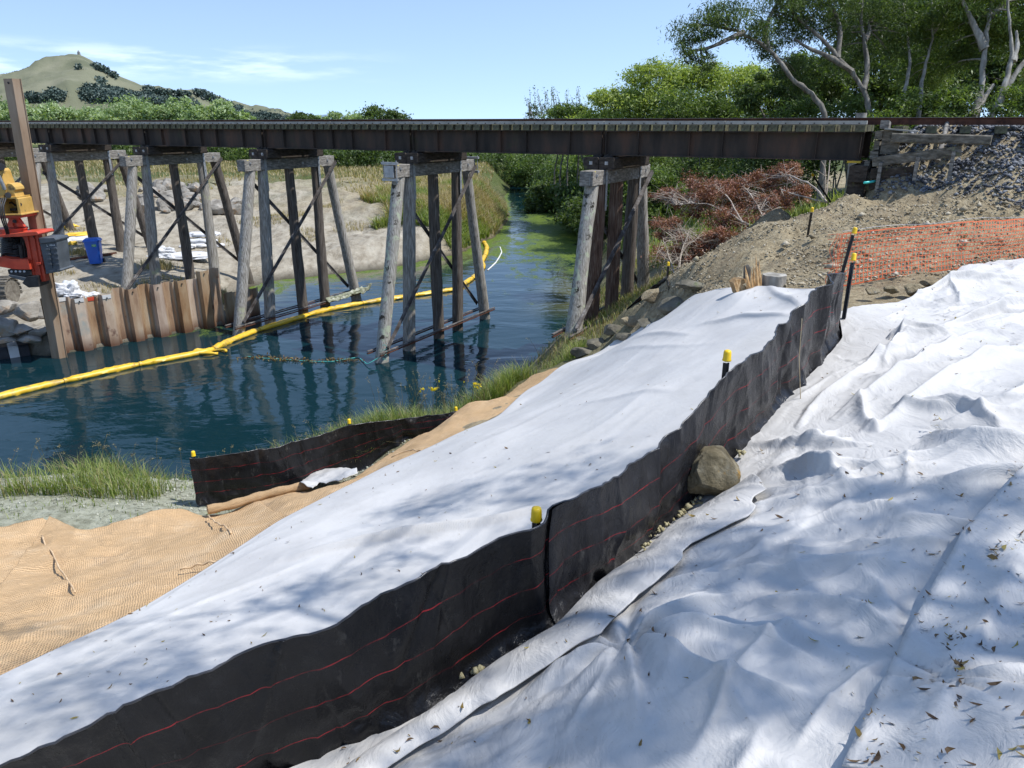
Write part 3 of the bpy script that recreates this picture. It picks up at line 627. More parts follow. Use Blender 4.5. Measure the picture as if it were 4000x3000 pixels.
def mat_silt(k=1.0, dst=.42, nm='black_silt_fence_fabric'):
    m, nt, N, L, P = new_mat(nm); tcn = N.new('ShaderNodeTexCoord'); t = tcn.outputs['UV']; o = tcn.outputs['Object']
    sp = N.new('ShaderNodeSeparateXYZ'); L.new(t, sp.inputs[0])
    col = ramp(N, L, noise(N, L, o, 6, 8, .6), [(.3, (.004*k, .004*k, .0045*k)), (.6, (.008*k, .008*k, .009*k)), (.8, (.018*k, .018*k, .019*k))])
    dust = ramp(N, L, noise(N, L, o, 9, 8, .7, (1, 1, .5)), [(.60, 0.0), (.80, dst)]); col = mix(N, L, dust, col, (.15, .145, .13))
    nb = noise(N, L, t, 1.3, 3, .5); acc = None
    for q in (.27, .50, .75):
        a = N.new('ShaderNodeMath'); a.operation = 'SUBTRACT'; L.new(sp.outputs[1], a.inputs[0]); a.inputs[1].default_value = q
        nn = N.new('ShaderNodeMath'); nn.operation = 'MULTIPLY_ADD'; L.new(noise(N, L, t, 2.2+q, 2, .5), nn.inputs[0]); nn.inputs[1].default_value = .05; L.new(a.outputs[0], nn.inputs[2])
        b = N.new('ShaderNodeMath'); b.operation = 'SUBTRACT'; L.new(nn.outputs[0], b.inputs[0]); b.inputs[1].default_value = .025
        c = N.new('ShaderNodeMath'); c.operation = 'ABSOLUTE'; L.new(b.outputs[0], c.inputs[0])
        d = N.new('ShaderNodeMath'); d.operation = 'LESS_THAN'; L.new(c.outputs[0], d.inputs[0]); d.inputs[1].default_value = .0038
        if acc is None: acc = d.outputs[0]
        else:
            e = N.new('ShaderNodeMath'); e.operation = 'MAXIMUM'; L.new(acc, e.inputs[0]); L.new(d.outputs[0], e.inputs[1]); acc = e.outputs[0]
    fade = N.new('ShaderNodeMath'); fade.operation = 'MULTIPLY'; L.new(acc, fade.inputs[0]); L.new(ramp(N, L, noise(N, L, t, 5, 4, .6), [(.42, .10), (.62, .9)]), fade.inputs[1])
    col = mix(N, L, fade.outputs[0], col, (.30, .018, .024)); L.new(col, P.inputs['Base Color']); setp(P, .30, .28)
    rr = ramp(N, L, noise(N, L, o, 5, 4, .6), [(.3, .12), (.7, .36)]); L.new(rr, P.inputs['Roughness'])
    b = bumpn(N, L, P, noise(N, L, o, 5, 7, .62, (1, 1, .5), .6), .75, .035)
    b = bumpn(N, L, P, noise(N, L, o, 55, 5, .7), .35, .003, b)
    return m
M['silt'] = mat_silt(); M['silt_mud'] = mat_silt(1.6, .95, 'mud_streaked_silt_fence_fabric'); M['silt_sheen'] = mat_silt(2.6, .6, 'sheen_toned_silt_fence_fabric')  # cloth beyond the corner is a lighter copy: sky sheen put into its colour

def seamless(Q): return Q
def lay(XY, extra, lift=.03):
    X, Y = XY[..., 0], XY[..., 1]; Z = ground(X, Y)+lift+extra
    return np.stack([X, Y, Z], -1)
def cloth(name, G, mat, label, cat, group=None, uvs=None, parent=None, solid=0, at=None):
    n, m = G.shape[:2]
    uv = None
    if uvs is not None: uv = np.stack(np.meshgrid(np.linspace(0, uvs[0], n), np.linspace(0, uvs[1], m), indexing='ij'), -1).reshape(-1, 2)
    f = gridfaces(n, m)
    a, b, c = G.reshape(-1, 3)[f[0, 0]], G.reshape(-1, 3)[f[0, 1]], G.reshape(-1, 3)[f[0, 2]]
    mid = f[len(f)//2]; V = G.reshape(-1, 3); nz = np.cross(V[mid[1]]-V[mid[0]], V[mid[3]]-V[mid[0]])[2]
    if nz < 0 and parent is None: f = f[:, ::-1].copy()
    o = mesh_obj(name, V, f, mat, parent, smooth=True, uv=uv, at=V.mean(0) if parent is None else None)
    if solid:
        s = o.modifiers.new('thickness', 'SOLIDIFY'); s.thickness = solid; s.offset = -1
    if label: props(o, label, cat, group)
    return o

# --- upper sheet (camera side of the fence)
nU, nV = 780, 600
Lc = resamp(np.array([pt(*q) for q in FENCE])[:, :2], nU, 1)
Tc = resamp(np.array([pt(*q) for q in [(3275, 1230, 7.9)]+RIGHT_TOP[1:]])[:, :2], nV, 1)
Bc = resamp([Lc[0], (.5, .2), (4.6, -.5)], nV, 0); Rc = resamp([(4.6, -.5), (8, 4), Tc[-1]], nU, 1)
G = coons(Lc, Rc, Bc, Tc); X, Y = G[..., 0], G[..., 1]
Z = fbm(X*.55, Y*.55, 71, 3)*.12
wx = X+fbm(X*.9, Y*.9, 3, 3)*.7; wy = Y+fbm(X*.9+9, Y*.9, 4, 3)*.7
def rot(x, y, a): return x*math.cos(a)+y*math.sin(a), -x*math.sin(a)+y*math.cos(a)
a, b = rot(wx, wy, math.radians(48)); patch = np.clip(vnoise(X*.6, Y*.6, 8)*2+.6, .15, 1)
Z += (ridged(a*.30, b*1.7, 21, 3)-1.0)*.038*patch
a, b = rot(wx, wy, math.radians(-6)); patch2 = np.clip(vnoise(X*.5+5, Y*.5, 18)*2.4+.5, 0, 1)
Z += (ridged(a*.38, b*1.5, 51, 3)-1.0)*.040*patch2
Z += (ridged(wx*2.6, wy*2.6, 91, 3)-1.0)*.009
a, b = rot(wx, wy, math.radians(30)); Z += (ridged(a*1.4, b*5.2, 33, 2)-1.0)*.010*np.clip(vnoise(X*.9, Y*.9, 28)*3+.3, 0, 1)
Z -= (ridged(a*.8+4, b*2.3, 37, 2)-1.0)*.014*np.clip(vnoise(X*.7+3, Y*.7, 29)*3+.2, 0, 1)
a, b = rot(X+fbm(X*1.3, Y*1.3, 61, 2)*.35, Y+fbm(X*1.3+5, Y*1.3, 62, 2)*.35, math.radians(40)); cm1 = np.clip(vnoise(X*.7+1, Y*.7, 63)*2.6+.45, .1, 1)
Z += (worley(a*1.1, b*2.6, 64)-.45)*.050*cm1 + (worley(a*3.1+3, b*5.2, 65)-.45)*.016*cm1
bigf = [([(2530, 1765), (2800, 1750), (3100, 1760), (3300, 1745), (3450, 1735)], .085, .13, -1), ([(3640, 1700), (3740, 1790), (3870, 1810), (4100, 1800)], .085, .13, 1),
        ([(2980, 1870), (3100, 1850), (3200, 1900), (3330, 1850), (3420, 1870)], .06, .10, -1), ([(3100, 1860), (3260, 1900), (3290, 1950)], .05, .07, -1),
        ([(2750, 2245), (3050, 2235), (3350, 2250), (3570, 2300)], .055, .17, -1), ([(2450, 2520), (2800, 2480), (3100, 2530), (3300, 2620), (3420, 2720)], .05, .16, -1),
        ([(3040, 1330), (3300, 1420), (3480, 1400)], .05, .10, 0), ([(3570, 1180), (3700, 1130), (4000, 1095)], .07, .10, -1), ([(3700, 1270), (3850, 1250), (4050, 1190)], .08, .12, -1),
        ([(3450, 1330), (3560, 1290), (3700, 1310)], .05, .09, -1), ([(3260, 1320), (3400, 1290), (3480, 1300)], .05, .06, -1), ([(3450, 1420), (3530, 1290), (3560, 1260)], .05, .07, 1),
        ([(3110, 1680), (3200, 1560), (3400, 1420), (3560, 1300)], .05, .09, 1), ([(3250, 1640), (3500, 1480), (3800, 1300)], .045, .12, 1), ([(3400, 1700), (3700, 1500), (4000, 1350)], .05, .15, 1),
        ([(3350, 1560), (3370, 1650), (3450, 1700)], .05, .08, 1), ([(3590, 1600), (3750, 1620), (3900, 1690)], .055, .10, -1), ([(3380, 1500), (3700, 1460), (4000, 1400)], .03, .10, 0),
        ([(3070, 1500), (3150, 1420), (3300, 1400)], .05, .06, 0), ([(3020, 1620), (3130, 1560), (3250, 1470)], .04, .07, 1), ([(3180, 1380), (3280, 1360), (3360, 1330)], .055, .06, -1),
        ([(3650, 1950), (3900, 1900), (4100, 1900)], .05, .10, -1), ([(3250, 2040), (3450, 2010), (3560, 2070)], .035, .10, -1), ([(2900, 2400), (3150, 2380), (3330, 2420)], .035, .10, -1),
        ([(2950, 2140), (3150, 2200), (3400, 2180)], .03, .11, -1), ([(2600, 2800), (2900, 2700), (3300, 2800)], .045, .13, -1), ([(3500, 2480), (3400, 2330), (3300, 2270)], .045, .10, 1)]
bigf += [([(2450, 2548), (2580, 2580), (2760, 2690), (2960, 2900)], .040, .040, 1), ([(2445, 2550), (2470, 2700), (2490, 2900)], .035, .035, 0), ([(2440, 2550), (2330, 2720), (2200, 2930)], .040, .040, 1), ([(2460, 2540), (2700, 2500), (2950, 2540), (3180, 2640)], .045, .040, -1),
         ([(2470, 2530), (2620, 2420), (2760, 2370)], .030, .030, 0), ([(3520, 2560), (3330, 2420), (3150, 2380)], .035, .035, 1), ([(3690, 2160), (3500, 2180), (3300, 2150)], .03, .035, -1), ([(3100, 2950), (3250, 2760), (3420, 2640)], .03, .035, 0), ([(2700, 2990), (2790, 2850), (2850, 2700)], .025, .03, 1)]
for px_, h_, w_, sd in bigf:
    if min(q[1] for q in px_) > 1990 and w_ > .09: h_, w_ = h_*.5, w_*.42
    fold_add(Z, X, Y, resamp(hits(px_), 14, 1), h_*1.8, w_*.7, 1, sd)
r_ = np.random.default_rng(11)
for i in range(170):
    x0_ = r_.uniform(.3, 8.5); y0_ = r_.uniform(1.6, 9.8); an = r_.choice([math.radians(38), math.radians(5), math.radians(62), math.radians(-25)], p=[.4, .3, .15, .15])+r_.normal(0, .22)
    Ln = r_.uniform(.35, 1.5); k = r_.normal(0, .25)
    P_ = [(x0_+math.cos(an+k*q)*Ln*q, y0_+math.sin(an+k*q)*Ln*q) for q in np.linspace(-.5, .5, 7)]
    fold_add(Z, X, Y, P_, r_.uniform(.02, .065), r_.uniform(.022, .06), 1, r_.choice([-1, 0, 1]))
star(Z, X, Y, hit(2445, 2545), .10, .45, 9, .4); star(Z, X, Y, hit(3105, 1715), .05, .3, 8, 1.1); star(Z, X, Y, hit(3690, 2700), .045, .3, 10, .2); star(Z, X, Y, hit(3330, 1275), .04, .25, 8)
for _ in range(2): Z[1:-1, 1:-1] = Z[1:-1, 1:-1]*.4+.15*(Z[:-2, 1:-1]+Z[2:, 1:-1]+Z[1:-1, :-2]+Z[1:-1, 2:])
Z = np.maximum(Z, -.035+.012*fbm(X*3, Y*3, 5, 3)); fr = np.linspace(0, 1, nV)[None, :]; Z *= np.clip(fr*9, .12, 1)
cloth('geotextile_sheet', lay(G, Z, .035), M['geo'], 'big crumpled white geotextile sheet laid over the slope right of the long black fence', 'geotextile sheet', 'white geotextile sheets on the bank')

# --- overlapping strip on the right, and the rolled flap along the fence
seam = hits([(3270, 3080), (3400, 2800), (3520, 2560), (3650, 2340), (3740, 2160), (3860, 2020), (4000, 1880), (4200, 1700)])[:, :2]
Ls = resamp(seam, 300, 1); Rs = resamp([(4.4, -.4), (5.5, 1.0), (8.2, 3.4)], 300, 1)
w = np.linspace(0, 1, 150)[None, :, None]; G = Ls[:, None]*(1-w)+Rs[:, None]*w; X, Y = G[..., 0], G[..., 1]
Z = fbm(X*.55, Y*.55, 71, 3)*.12+(ridged(X*.9, Y*.9, 77, 4)-1)*.018+.035*np.exp(-np.linspace(0, 1, 150)[None, :]*18)
for px_, h_, w_, sd in [([(3970, 2200), (3880, 2420), (3790, 2600), (3690, 2720), (3600, 2990)], .05, .06, 1), ([(3560, 2560), (3640, 2640), (3690, 2700)], .035, .05, 0), ([(4000, 2660), (3850, 2700), (3700, 2700)], .035, .06, -1), ([(4100, 2400), (4000, 2380), (3900, 2420)], .03, .07, 0)]:
    fold_add(Z, X, Y, resamp(hits(px_), 14, 1), h_, w_, 1, sd)
star(Z, X, Y, hit(3690, 2710), .05, .3, 10, .2)
cloth('geotextile_sheet', lay(G, Z, .075), M['geo'], 'white sheet strewn with dry leaves overlapping at the lower right of the slope', 'geotextile sheet', 'white geotextile sheets on the bank', solid=.006)

inn = hits([(1250, 3100), (1390, 3000), (1554, 2883), (1750, 2757), (1915, 2637), (2137, 2504), (2352, 2304), (2500, 2210), (2595, 2085), (2771, 1975), (2920, 1895)])[:, :2]
out = hits([(1450, 3100), (1599, 3000), (1750, 2909), (1985, 2750), (2213, 2614), (2352, 2554), (2500, 2376), (2554, 2342), (2703, 2166), (2907, 2061), (2985, 1930)])[:, :2]
Li = resamp(inn, 420, 1); Lo = resamp(out, 420, 1); s_ = np.linspace(0, 1, 420)
Lo += (np.stack([vnoise(s_*22, s_*0, 3), vnoise(s_*22, s_*0+5, 4)], 1))*.05
w = np.linspace(0, 1, 44)[None, :]; G = Li[:, None]*(1-w[..., None])+Lo[:, None]*w[..., None]; X, Y = G[..., 0], G[..., 1]
Z = fbm(X*.55, Y*.55, 71, 3)*.12*np.ones_like(w)+.055*np.sin(w*np.pi*.92)**.8+(ridged(X*1.4+Y*.7, Y*1.6, 17, 3)-1)*.016+.015*w*np.clip(vnoise(s_*14, s_*0, 9)*2, 0, 1)[:, None]
Z -= .05*np.clip(1-w*6, 0, 1)
cloth('geotextile_sheet', lay(G, Z, .05), M['geo'], 'folded over white cloth edge running along the foot of the long black fence', 'geotextile sheet', 'white geotextile sheets on the bank', solid=.008)

# --- lower sheet (river side)
nU, nV = 560, 240
Lf = resamp(np.array([pt(*q) for q in FENCE])[:, :2], nU, 1); Le = resamp(np.array([pt(*q) for q in SHEET_EDGE])[:, :2], nU, 0)
# end of both curves at the torn stump
Lf2 = resamp(np.array([pt(*q) for q in FENCE+[(3270, 1165, 8.5)]])[:, :2], nU, 0)
Lf2 = Lf2-np.stack([np.gradient(Lf2[:, 1]), -np.gradient(Lf2[:, 0])], 1)/np.hypot(np.gradient(Lf2[:, 0]), np.gradient(Lf2[:, 1]))[:, None]*.17
Lf2 = resamp(Lf2, nU, 3)
s_ = np.linspace(0, 1, nU)
Le = Le + (np.stack([vnoise(s_*30, s_*0, 3), vnoise(s_*30, s_*0+5, 4)], 1))*.03*np.clip((1-s_)*8, 0, 1)[:, None]
w = np.linspace(0, 1, nV)[None, :, None]; G = Lf2[:, None]*(1-w)+Le[:, None]*w; X, Y = G[..., 0], G[..., 1]
ww = w[..., 0]
Z = fbm(X*.45, Y*.45, 171, 3)*.10
a, b = rot(X+fbm(X, Y, 6, 2)*.5, Y, math.radians(35)); Z += (ridged(a*.25, b*1.1, 121, 3)-1)*.013
for px_, h_, w_, sd in [([(1100, 2240), (1400, 2170), (1700, 2100), (1950, 2060), (2150, 1990)], .10, .13, -1), ([(2740, 1280), (2900, 1245), (3080, 1255)], .06, .12, -1), ([(3000, 1150), (3080, 1190), (3130, 1220)], .06, .14, -1),
                        ([(2480, 1350), (2600, 1325), (2700, 1320)], .03, .10, -1), ([(2300, 1420), (2450, 1330), (2560, 1290)], .04, .06, 1), ([(2260, 1600), (2450, 1570), (2650, 1560)], .03, .12, -1),
                        ([(2400, 1400), (2640, 1370), (2800, 1350)], .02, .12, -1), ([(400, 2560), (800, 2400), (1200, 2240)], .03, .15, -1)]:
    fold_add(Z, X, Y, resamp(hits(px_), 14, 1), h_, w_, 1, sd)
for c_, h_, w_ in (((2868, 1165), .10, .28), ((3045, 1160), .13, .22)):
    q = pt(c_[0], c_[1], 9.9); r2 = ((X-q[0])**2+(Y-q[1])**2)/(w_*w_); Z += h_*np.exp(-r2**.7*1.2)
Z *= np.clip((1-ww)*14, .25, 1)
cloth('geotextile_sheet', lay(G, Z, .085), M['geo_flat'], 'smooth white sheet between the long black fence and the jute matting', 'geotextile sheet', 'white geotextile sheets on the bank', solid=.006)

# small white piece at the foot of the river fence
o1 = hits([(1155, 1925), (1190, 1880), (1230, 1860), (1330, 1852), (1390, 1862)])[:, :2]; o2 = hits([(1225, 1935), (1250, 1915), (1300, 1912), (1350, 1900), (1400, 1880)])[:, :2]
A_ = resamp(o1, 60, 1); B_ = resamp(o2, 60, 1); w = np.linspace(0, 1, 26)[None, :, None]; G = A_[:, None]*(1-w)+B_[:, None]*w
cloth('geotextile_sheet', lay(G, .07+.10*np.sin(w[..., 0]*np.pi)*(.6+vnoise(G[..., 0]*3, G[..., 1]*3, 3))+(ridged(G[..., 0]*3, G[..., 1]*3, 7, 3)-1)*.02, .05), M['geo'], 'small white cloth scrap poking out by the roll at the low black fence', 'geotextile sheet', 'white geotextile sheets on the bank', solid=.006)

# --- jute matting: three lengths
def jute(i0, i1, label, lift, nu, nv, ua, ub, extra=None):
    Ein = resamp(np.array([pt(*q) for q in SHEET_EDGE[:10]])[:, :2], 400, 0); Eout = resamp(np.array([pt(*q) for q in JUTE_EDGE])[:, :2], 400, 0)
    Ein = np.stack([np.interp(np.linspace(i0[0], i1[0], nu), np.linspace(0, 1, 400), Ein[:, k]) for k in (0, 1)], 1)
    Eout = np.stack([np.interp(np.linspace(i0[1], i1[1], nu), np.linspace(0, 1, 400), Eout[:, k]) for k in (0, 1)], 1)
    w = np.linspace(-.06, 1, nv)[None, :, None]; G = Ein[:, None]*(1-w)+Eout[:, None]*w; X, Y = G[..., 0], G[..., 1]
    Z = fbm(X*.8, Y*.8, 191, 4)*.13+(ridged(X*.9+Y*.3, Y*1.5, 13, 3)-1)*.028+fbm(X*7, Y*7, 13, 3)*.012
    Z -= .03*np.clip(1-(w[..., 0]+.06)*8, 0, 1)
    return cloth('jute_mat', lay(G, Z, lift), M['jute'], label, 'jute matting', 'jute mats on the bank', uvs=(ua, ub), solid=.008)
def frac_out(i):
    P = np.array([pt(*q) for q in JUTE_EDGE])[:, :2]; s = np.r_[0, np.cumsum(np.hypot(*np.diff(P, axis=0).T))]; return s[i]/s[-1]
def frac_in(i):
    P = np.array([pt(*q) for q in SHEET_EDGE[:10]])[:, :2]; s = np.r_[0, np.cumsum(np.hypot(*np.diff(P, axis=0).T))]; return s[i]/s[-1]
fi, fo = frac_in, frac_out
jute((0, 0), (fi(2)-.12, fo(3)), 'leftmost jute mat, plain and tightly woven, at the left edge of the bank', .025, 130, 110, 9, 10)
jute((fi(2)-.16, fo(2)), (fi(3)+.01, fo(7)), 'middle jute mat with a pale seam, below the jute roll', .04, 170, 150, 9, 9)
jute((fi(3)-.01, fo(7)), (1, 1), 'long jute mat climbing along the white sheet towards the bridge', .03, 330, 100, 24, 7)
M['jute_cord'] = simple('pale_jute_strand', [(.3, (.50, .34, .19)), (.7, (.70, .52, .33))], 20, .9, .1, bump=.4, bdist=.004)
for lab, L_ in (('long pale seam cord across the middle jute mat', [(170, 2115), (185, 2160), (210, 2180), (235, 2240), (270, 2290), (300, 2340)]), ('short curling seam cord below the jute roll', [(815, 2035), (850, 2065), (885, 2080), (905, 2105)]),
                ('thin twisted cord near the lower edge of the jute matting', [(710, 2255), (760, 2238), (830, 2225), (925, 2212)]), ('twisted jute strand lying beside the smooth white sheet', [(1530, 1805), (1600, 1775), (1650, 1783), (1720, 1790)])):
    P = resamp(hits(L_), 30, 1); P[:, 2] += .075+.01*np.sin(np.arange(30)); mb = MB().tube(P, [.008+.003*abs(math.sin(i*.9)) for i in range(30)], 6)
    props(mb.obj('twisted_cord', M['jute_cord'], None, True, at=P[15]), lab, 'cord', 'loose cords on the jute matting')
P = resamp(hits([(815, 2020), (900, 2002), (1010, 1968), (1100, 1945), (1211, 1922)]), 60, 1); P[:, 2] = P[:, 2]+.11
uvp = [];  mb = MB(); mb.tube(P, [.062+.006*math.sin(i*.5) for i in range(60)], 14, jit=.05)
uv = np.array([(i/59*8, k/14*1.6) for i in range(60) for k in range(14)])
props(mesh_obj('jute_roll', np.array(mb.v), mb.f, M['jute'], smooth=50, uv=uv, at=P[30]), 'thin roll of jute lying in front of the low black fence', 'jute roll')

# --- silt fences
def silt_fence(base, topcurve, label, nu, nv, pleat, hmin, hmax, stakes, seed, flare=.05, ulen=6, name='silt_fence', corners=(), cm_=None):
    B = resamp(base, nu, 1); n = nu; zg = ground(B[:, 0], B[:, 1])
    hs_ = np.linspace(hmin, hmax, 60); tx = [q[0] for q in topcurve]; ty = [q[1] for q in topcurve]; H = np.zeros(n)
    for i in range(n):
        xx, yy = proj(np.stack([np.full(60, B[i, 0]), np.full(60, B[i, 1]), zg[i]+hs_], 1)); H[i] = hs_[np.argmin(np.abs(yy-np.interp(xx, tx, ty)))]
    for _ in range(14): H[1:-1] = (H[:-2]+2*H[1:-1]+H[2:])/4
    d = np.gradient(B[:, :2], axis=0); d /= np.linalg.norm(d, axis=1)[:, None]; nrm = np.stack([d[:, 1], -d[:, 0]], 1)     # towards the camera side
    s = np.r_[0, np.cumsum(np.hypot(*np.diff(B[:, :2], axis=0).T))]; v = np.linspace(0, 1, nv)
    S, V = np.meshgrid(s, v, indexing='ij')
    amp = pleat(S/s[-1]); slant = S+V*.10
    off = amp*(ridged(slant*1.7, V*.5, seed, 3)-1)*.55+amp*.4*vnoise(slant*6, V*2, seed+4)+.012*fbm(S*5, V*4, seed+9, 3)
    off += .05*np.sin(V*np.pi)*vnoise(S*.8, V*0, seed+2)*2
    off += .040*(ridged(S*3.2+V*1.5, V*3.0, seed+20, 3)-1)*np.clip(1-V*2.6, 0, 1)
    rr_ = np.random.default_rng(seed+50)
    for _ in range(int(s[-1]*3.2)):          # sharp creases hanging from the top edge or rising from the foot
        c_ = rr_.uniform(0, s[-1]); sl = rr_.normal(0, .28); hh_ = rr_.uniform(.010, .034)*(1 if rr_.random() < .5 else -1)*min(1.6, amp.min()*0+1); ww_ = rr_.uniform(.012, .04); up = rr_.random() < .6
        env = np.clip(V*1.3 if up else 1.1-V*1.3, 0, 1); dd = np.abs(S-c_-sl*(V-(1 if up else 0))); off += hh_*np.exp(-dd/ww_)*env
    for cx_ in corners: off += -.035*np.exp(-np.abs(S-cx_*s[-1])/.035)*(.4+.6*V)
    off += flare*np.clip(1-V*4.5, 0, 1)**1.5*(1+1.5*vnoise(S*1.6, V*0, seed+6)) + .01*np.clip((V-.94)*16, 0, 1)*vnoise(S*20, V, 8)*2
    G = np.empty((n, nv, 3)); G[..., 0] = B[:, None, 0]+nrm[:, None, 0]*off; G[..., 1] = B[:, None, 1]+nrm[:, None, 1]*off
    G[..., 2] = zg[:, None]-.06+(H[:, None]+.06+.008*fbm(s*7, s*0, seed, 3)[:, None])*V
    T = thing(name, B[n//2], label, 'silt fence', 'black silt fences')
    uv = np.stack([S, V], -1).reshape(-1, 2)
    # a hem rolled over the top gives the edge its thickness
    hem = MB()
    ff = gridfaces(n, nv)
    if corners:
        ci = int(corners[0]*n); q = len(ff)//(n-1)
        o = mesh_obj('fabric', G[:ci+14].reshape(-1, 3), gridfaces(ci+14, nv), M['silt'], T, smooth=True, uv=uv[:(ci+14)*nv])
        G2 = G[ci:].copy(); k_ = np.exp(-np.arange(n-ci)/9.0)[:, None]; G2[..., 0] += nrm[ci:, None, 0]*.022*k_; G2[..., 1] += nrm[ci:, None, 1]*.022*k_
        props(mesh_obj('fabric', G2.reshape(-1, 3), gridfaces(n-ci, nv), M['silt_sheen'], T, smooth=True, uv=uv[ci*nv:]), 'lighter length of the fence cloth beyond the corner picket, sky sheen in its colour')
    else: o = mesh_obj('fabric', G.reshape(-1, 3), ff, cm_ or M['silt'], T, smooth=True, uv=uv)
    top = G[::3, -1]+np.stack([nrm[::3, 0]*-.004, nrm[::3, 1]*-.004, np.zeros(len(nrm[::3]))], 1)
    hem.tube(top, .006, 6, jit=.5); hem.obj('hem', M['silt_hem'], T, True)
    return T, B, H, nrm, s
M['silt_hem'] = simple('glossy_black_hem', [(.3, (.014, .014, .016)), (.7, (.05, .05, .055))], 20, .28, .6, bump=.4, bdist=.003)
def picket(parent, foot, top, capr=.030, name='stake', label=None):
    """Y-section steel picket with holes and a plastic cap"""
    foot = np.array(foot, float); top = np.array(top, float); ax = (top-foot)/np.linalg.norm(top-foot); mb = MB()
    a0 = np.cross(ax, (0, 1, 0)); a0 /= np.linalg.norm(a0); b0 = np.cross(ax, a0)
    for k in range(3):
        t = math.radians(90+120*k); r = a0*math.cos(t)+b0*math.sin(t); q = np.cross(ax, r)
        mb.obox((foot+top)/2+r*.011-ax*.02, (top-foot)/2-ax*.02, r*.011, q*.0028)
        mb.obox((foot+top)/2+r*.021-ax*.02, (top-foot)/2-ax*.02, r*.0025, q*.005)
    for h in np.arange(.12, np.linalg.norm(top-foot)-.1, .10):
        c = foot+ax*h; mb.obox(c+b0*.024, ax*.004, a0*.0045, b0*.0022)
    st = mb.obj(name, M['picket'], parent)
    cp = MB(); pr = [(0, 1.0), (.002, 1.06), (.006, 1.06), (.012, .96), (.045, .90), (.054, .80), (.058, .45)]
    vs = []; n = 16
    for z, r in pr:
        for k in range(n): t = 2*math.pi*k/n; vs.append(top+ax*(z*1.35-.022)+(a0*math.cos(t)+b0*math.sin(t))*capr*r)
    cp.add(vs, [(i*n+k, i*n+(k+1) % n, (i+1)*n+(k+1) % n, (i+1)*n+k) for i in range(len(pr)-1) for k in range(n)]+[tuple(range((len(pr)-1)*n, len(pr)*n)), tuple(range(n))[::-1]])
    c = cp.obj('cap', M['cap'], st if parent is not None else st, 50)
    return st
TOP1 = [(-3000, 4500), (-600, 3300), (0, 2990), (300, 2862), (580, 2722), (780, 2642), (1000, 2552), (1300, 2436), (1500, 2325), (1760, 2206), (2000, 2092), (2160, 2034), (2174, 1990), (2300, 1928), (2405, 1872), (2580, 1745), (2688, 1640), (2797, 1532), (2840, 1475), (2894, 1426), (2976, 1374), (3046, 1304), (3090, 1262), (3155, 1180), (3220, 1120), (3263, 1081), (3300, 1070)]
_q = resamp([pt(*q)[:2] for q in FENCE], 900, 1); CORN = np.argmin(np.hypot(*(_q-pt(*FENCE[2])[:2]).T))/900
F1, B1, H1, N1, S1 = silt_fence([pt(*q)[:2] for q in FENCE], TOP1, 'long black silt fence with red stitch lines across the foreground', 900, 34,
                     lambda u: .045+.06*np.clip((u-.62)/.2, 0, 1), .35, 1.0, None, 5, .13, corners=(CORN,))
def add_stake(T, B, H, nrm, px_, captop, extra=.05, side=-1):
    i = int(np.argmin(np.abs(proj(np.c_[B[:, :2], ground(B[:, 0], B[:, 1])+H])[0]-px_))); b = B[i, :2]+nrm[i]*.10*side; g = gz(*b)
    zs = np.linspace(.3, 1.4, 100); yy = proj(np.stack([np.full(100, b[0]), np.full(100, b[1]), g+zs], 1))[1]; h = zs[np.argmin(np.abs(yy-captop))]-.045
    picket(T, (b[0], b[1], g-.25), (b[0], b[1], g+h))
add_stake(F1, B1, H1, N1, 2140, 1988); add_stake(F1, B1, H1, N1, 2888, 1375)
TOP2 = [(700, 1790), (776, 1790), (840, 1782), (1000, 1760), (1088, 1747), (1217, 1712), (1300, 1685), (1376, 1659), (1500, 1645), (1705, 1623), (1805, 1609), (1900, 1600)]
F2, B2, H2, N2, S2 = silt_fence([pt(*q)[:2] for q in FENCE2], TOP2, 'low black silt fence on the river bank, streaked with dust', 380, 24, lambda u: .035+.04*(u > .3), .15, .9, None, 15, .05, cm_=M['silt_mud'])
add_stake(F2, B2, H2, N2, 776, 1765); add_stake(F2, B2, H2, N2, 1372, 1640); add_stake(F2, B2, H2, N2, 1795, 1592)
b3 = [pt(2440, 1345, 16.2)[:2], pt(2520, 1300, 15.9)[:2], pt(2590, 1278, 15.3)[:2], pt(2600, 1290, 14.6)[:2]]
F3, B3, H3, N3, S3 = silt_fence(b3, [(2400, 1345), (2480, 1292), (2520, 1265), (2560, 1225), (2592, 1195), (2700, 1190)], 'short black silt fence end beyond the crest near the bridge pier', 90, 14, lambda u: .02+0*u, .05, .7, None, 25, .0)
add_stake(F3, B3, H3, N3, 2590, 1180)
# dust: the free standing picket behind the long fence
T = thing('marker_stake', pt(3294, 1262, 7.6), 'black steel picket with a yellow cap standing free between long fence and orange net', 'stake', 'capped steel pickets')
f0 = hit(3294, 1262); fz = f0.copy(); d_ = f0[1]*CP-f0[2]*SP; tp = pt(3334, 1010, d_-.05); picket(T, fz-np.array([0, 0, .1]), tp, .026)
mb = MB().tube([tp-(tp-fz)*.10, tp-(tp-fz)*.10+np.array([-.05, .05, -.13]), pt(3262, 1088, d_-.1)], .003, 4); mb.obj('tie_wire', M['white_cord'], T)
T = thing('marker_stake', pt(3160, 925, 13.4), 'slim black picket with a yellow cap on the gravel slope beyond the stump', 'stake', 'capped steel pickets')
picket(T, pt(3153, 935, 13.5), pt(3172, 822, 13.2), .028)
T = thing('marker_stake', pt(3240, 770, 18.5), 'leaning pale picket with a yellow cap by the dead brush under the bridge end', 'stake', 'capped steel pickets')
picket(T, pt(3245, 790, 18.6), pt(3176, 684, 18.3), .034)
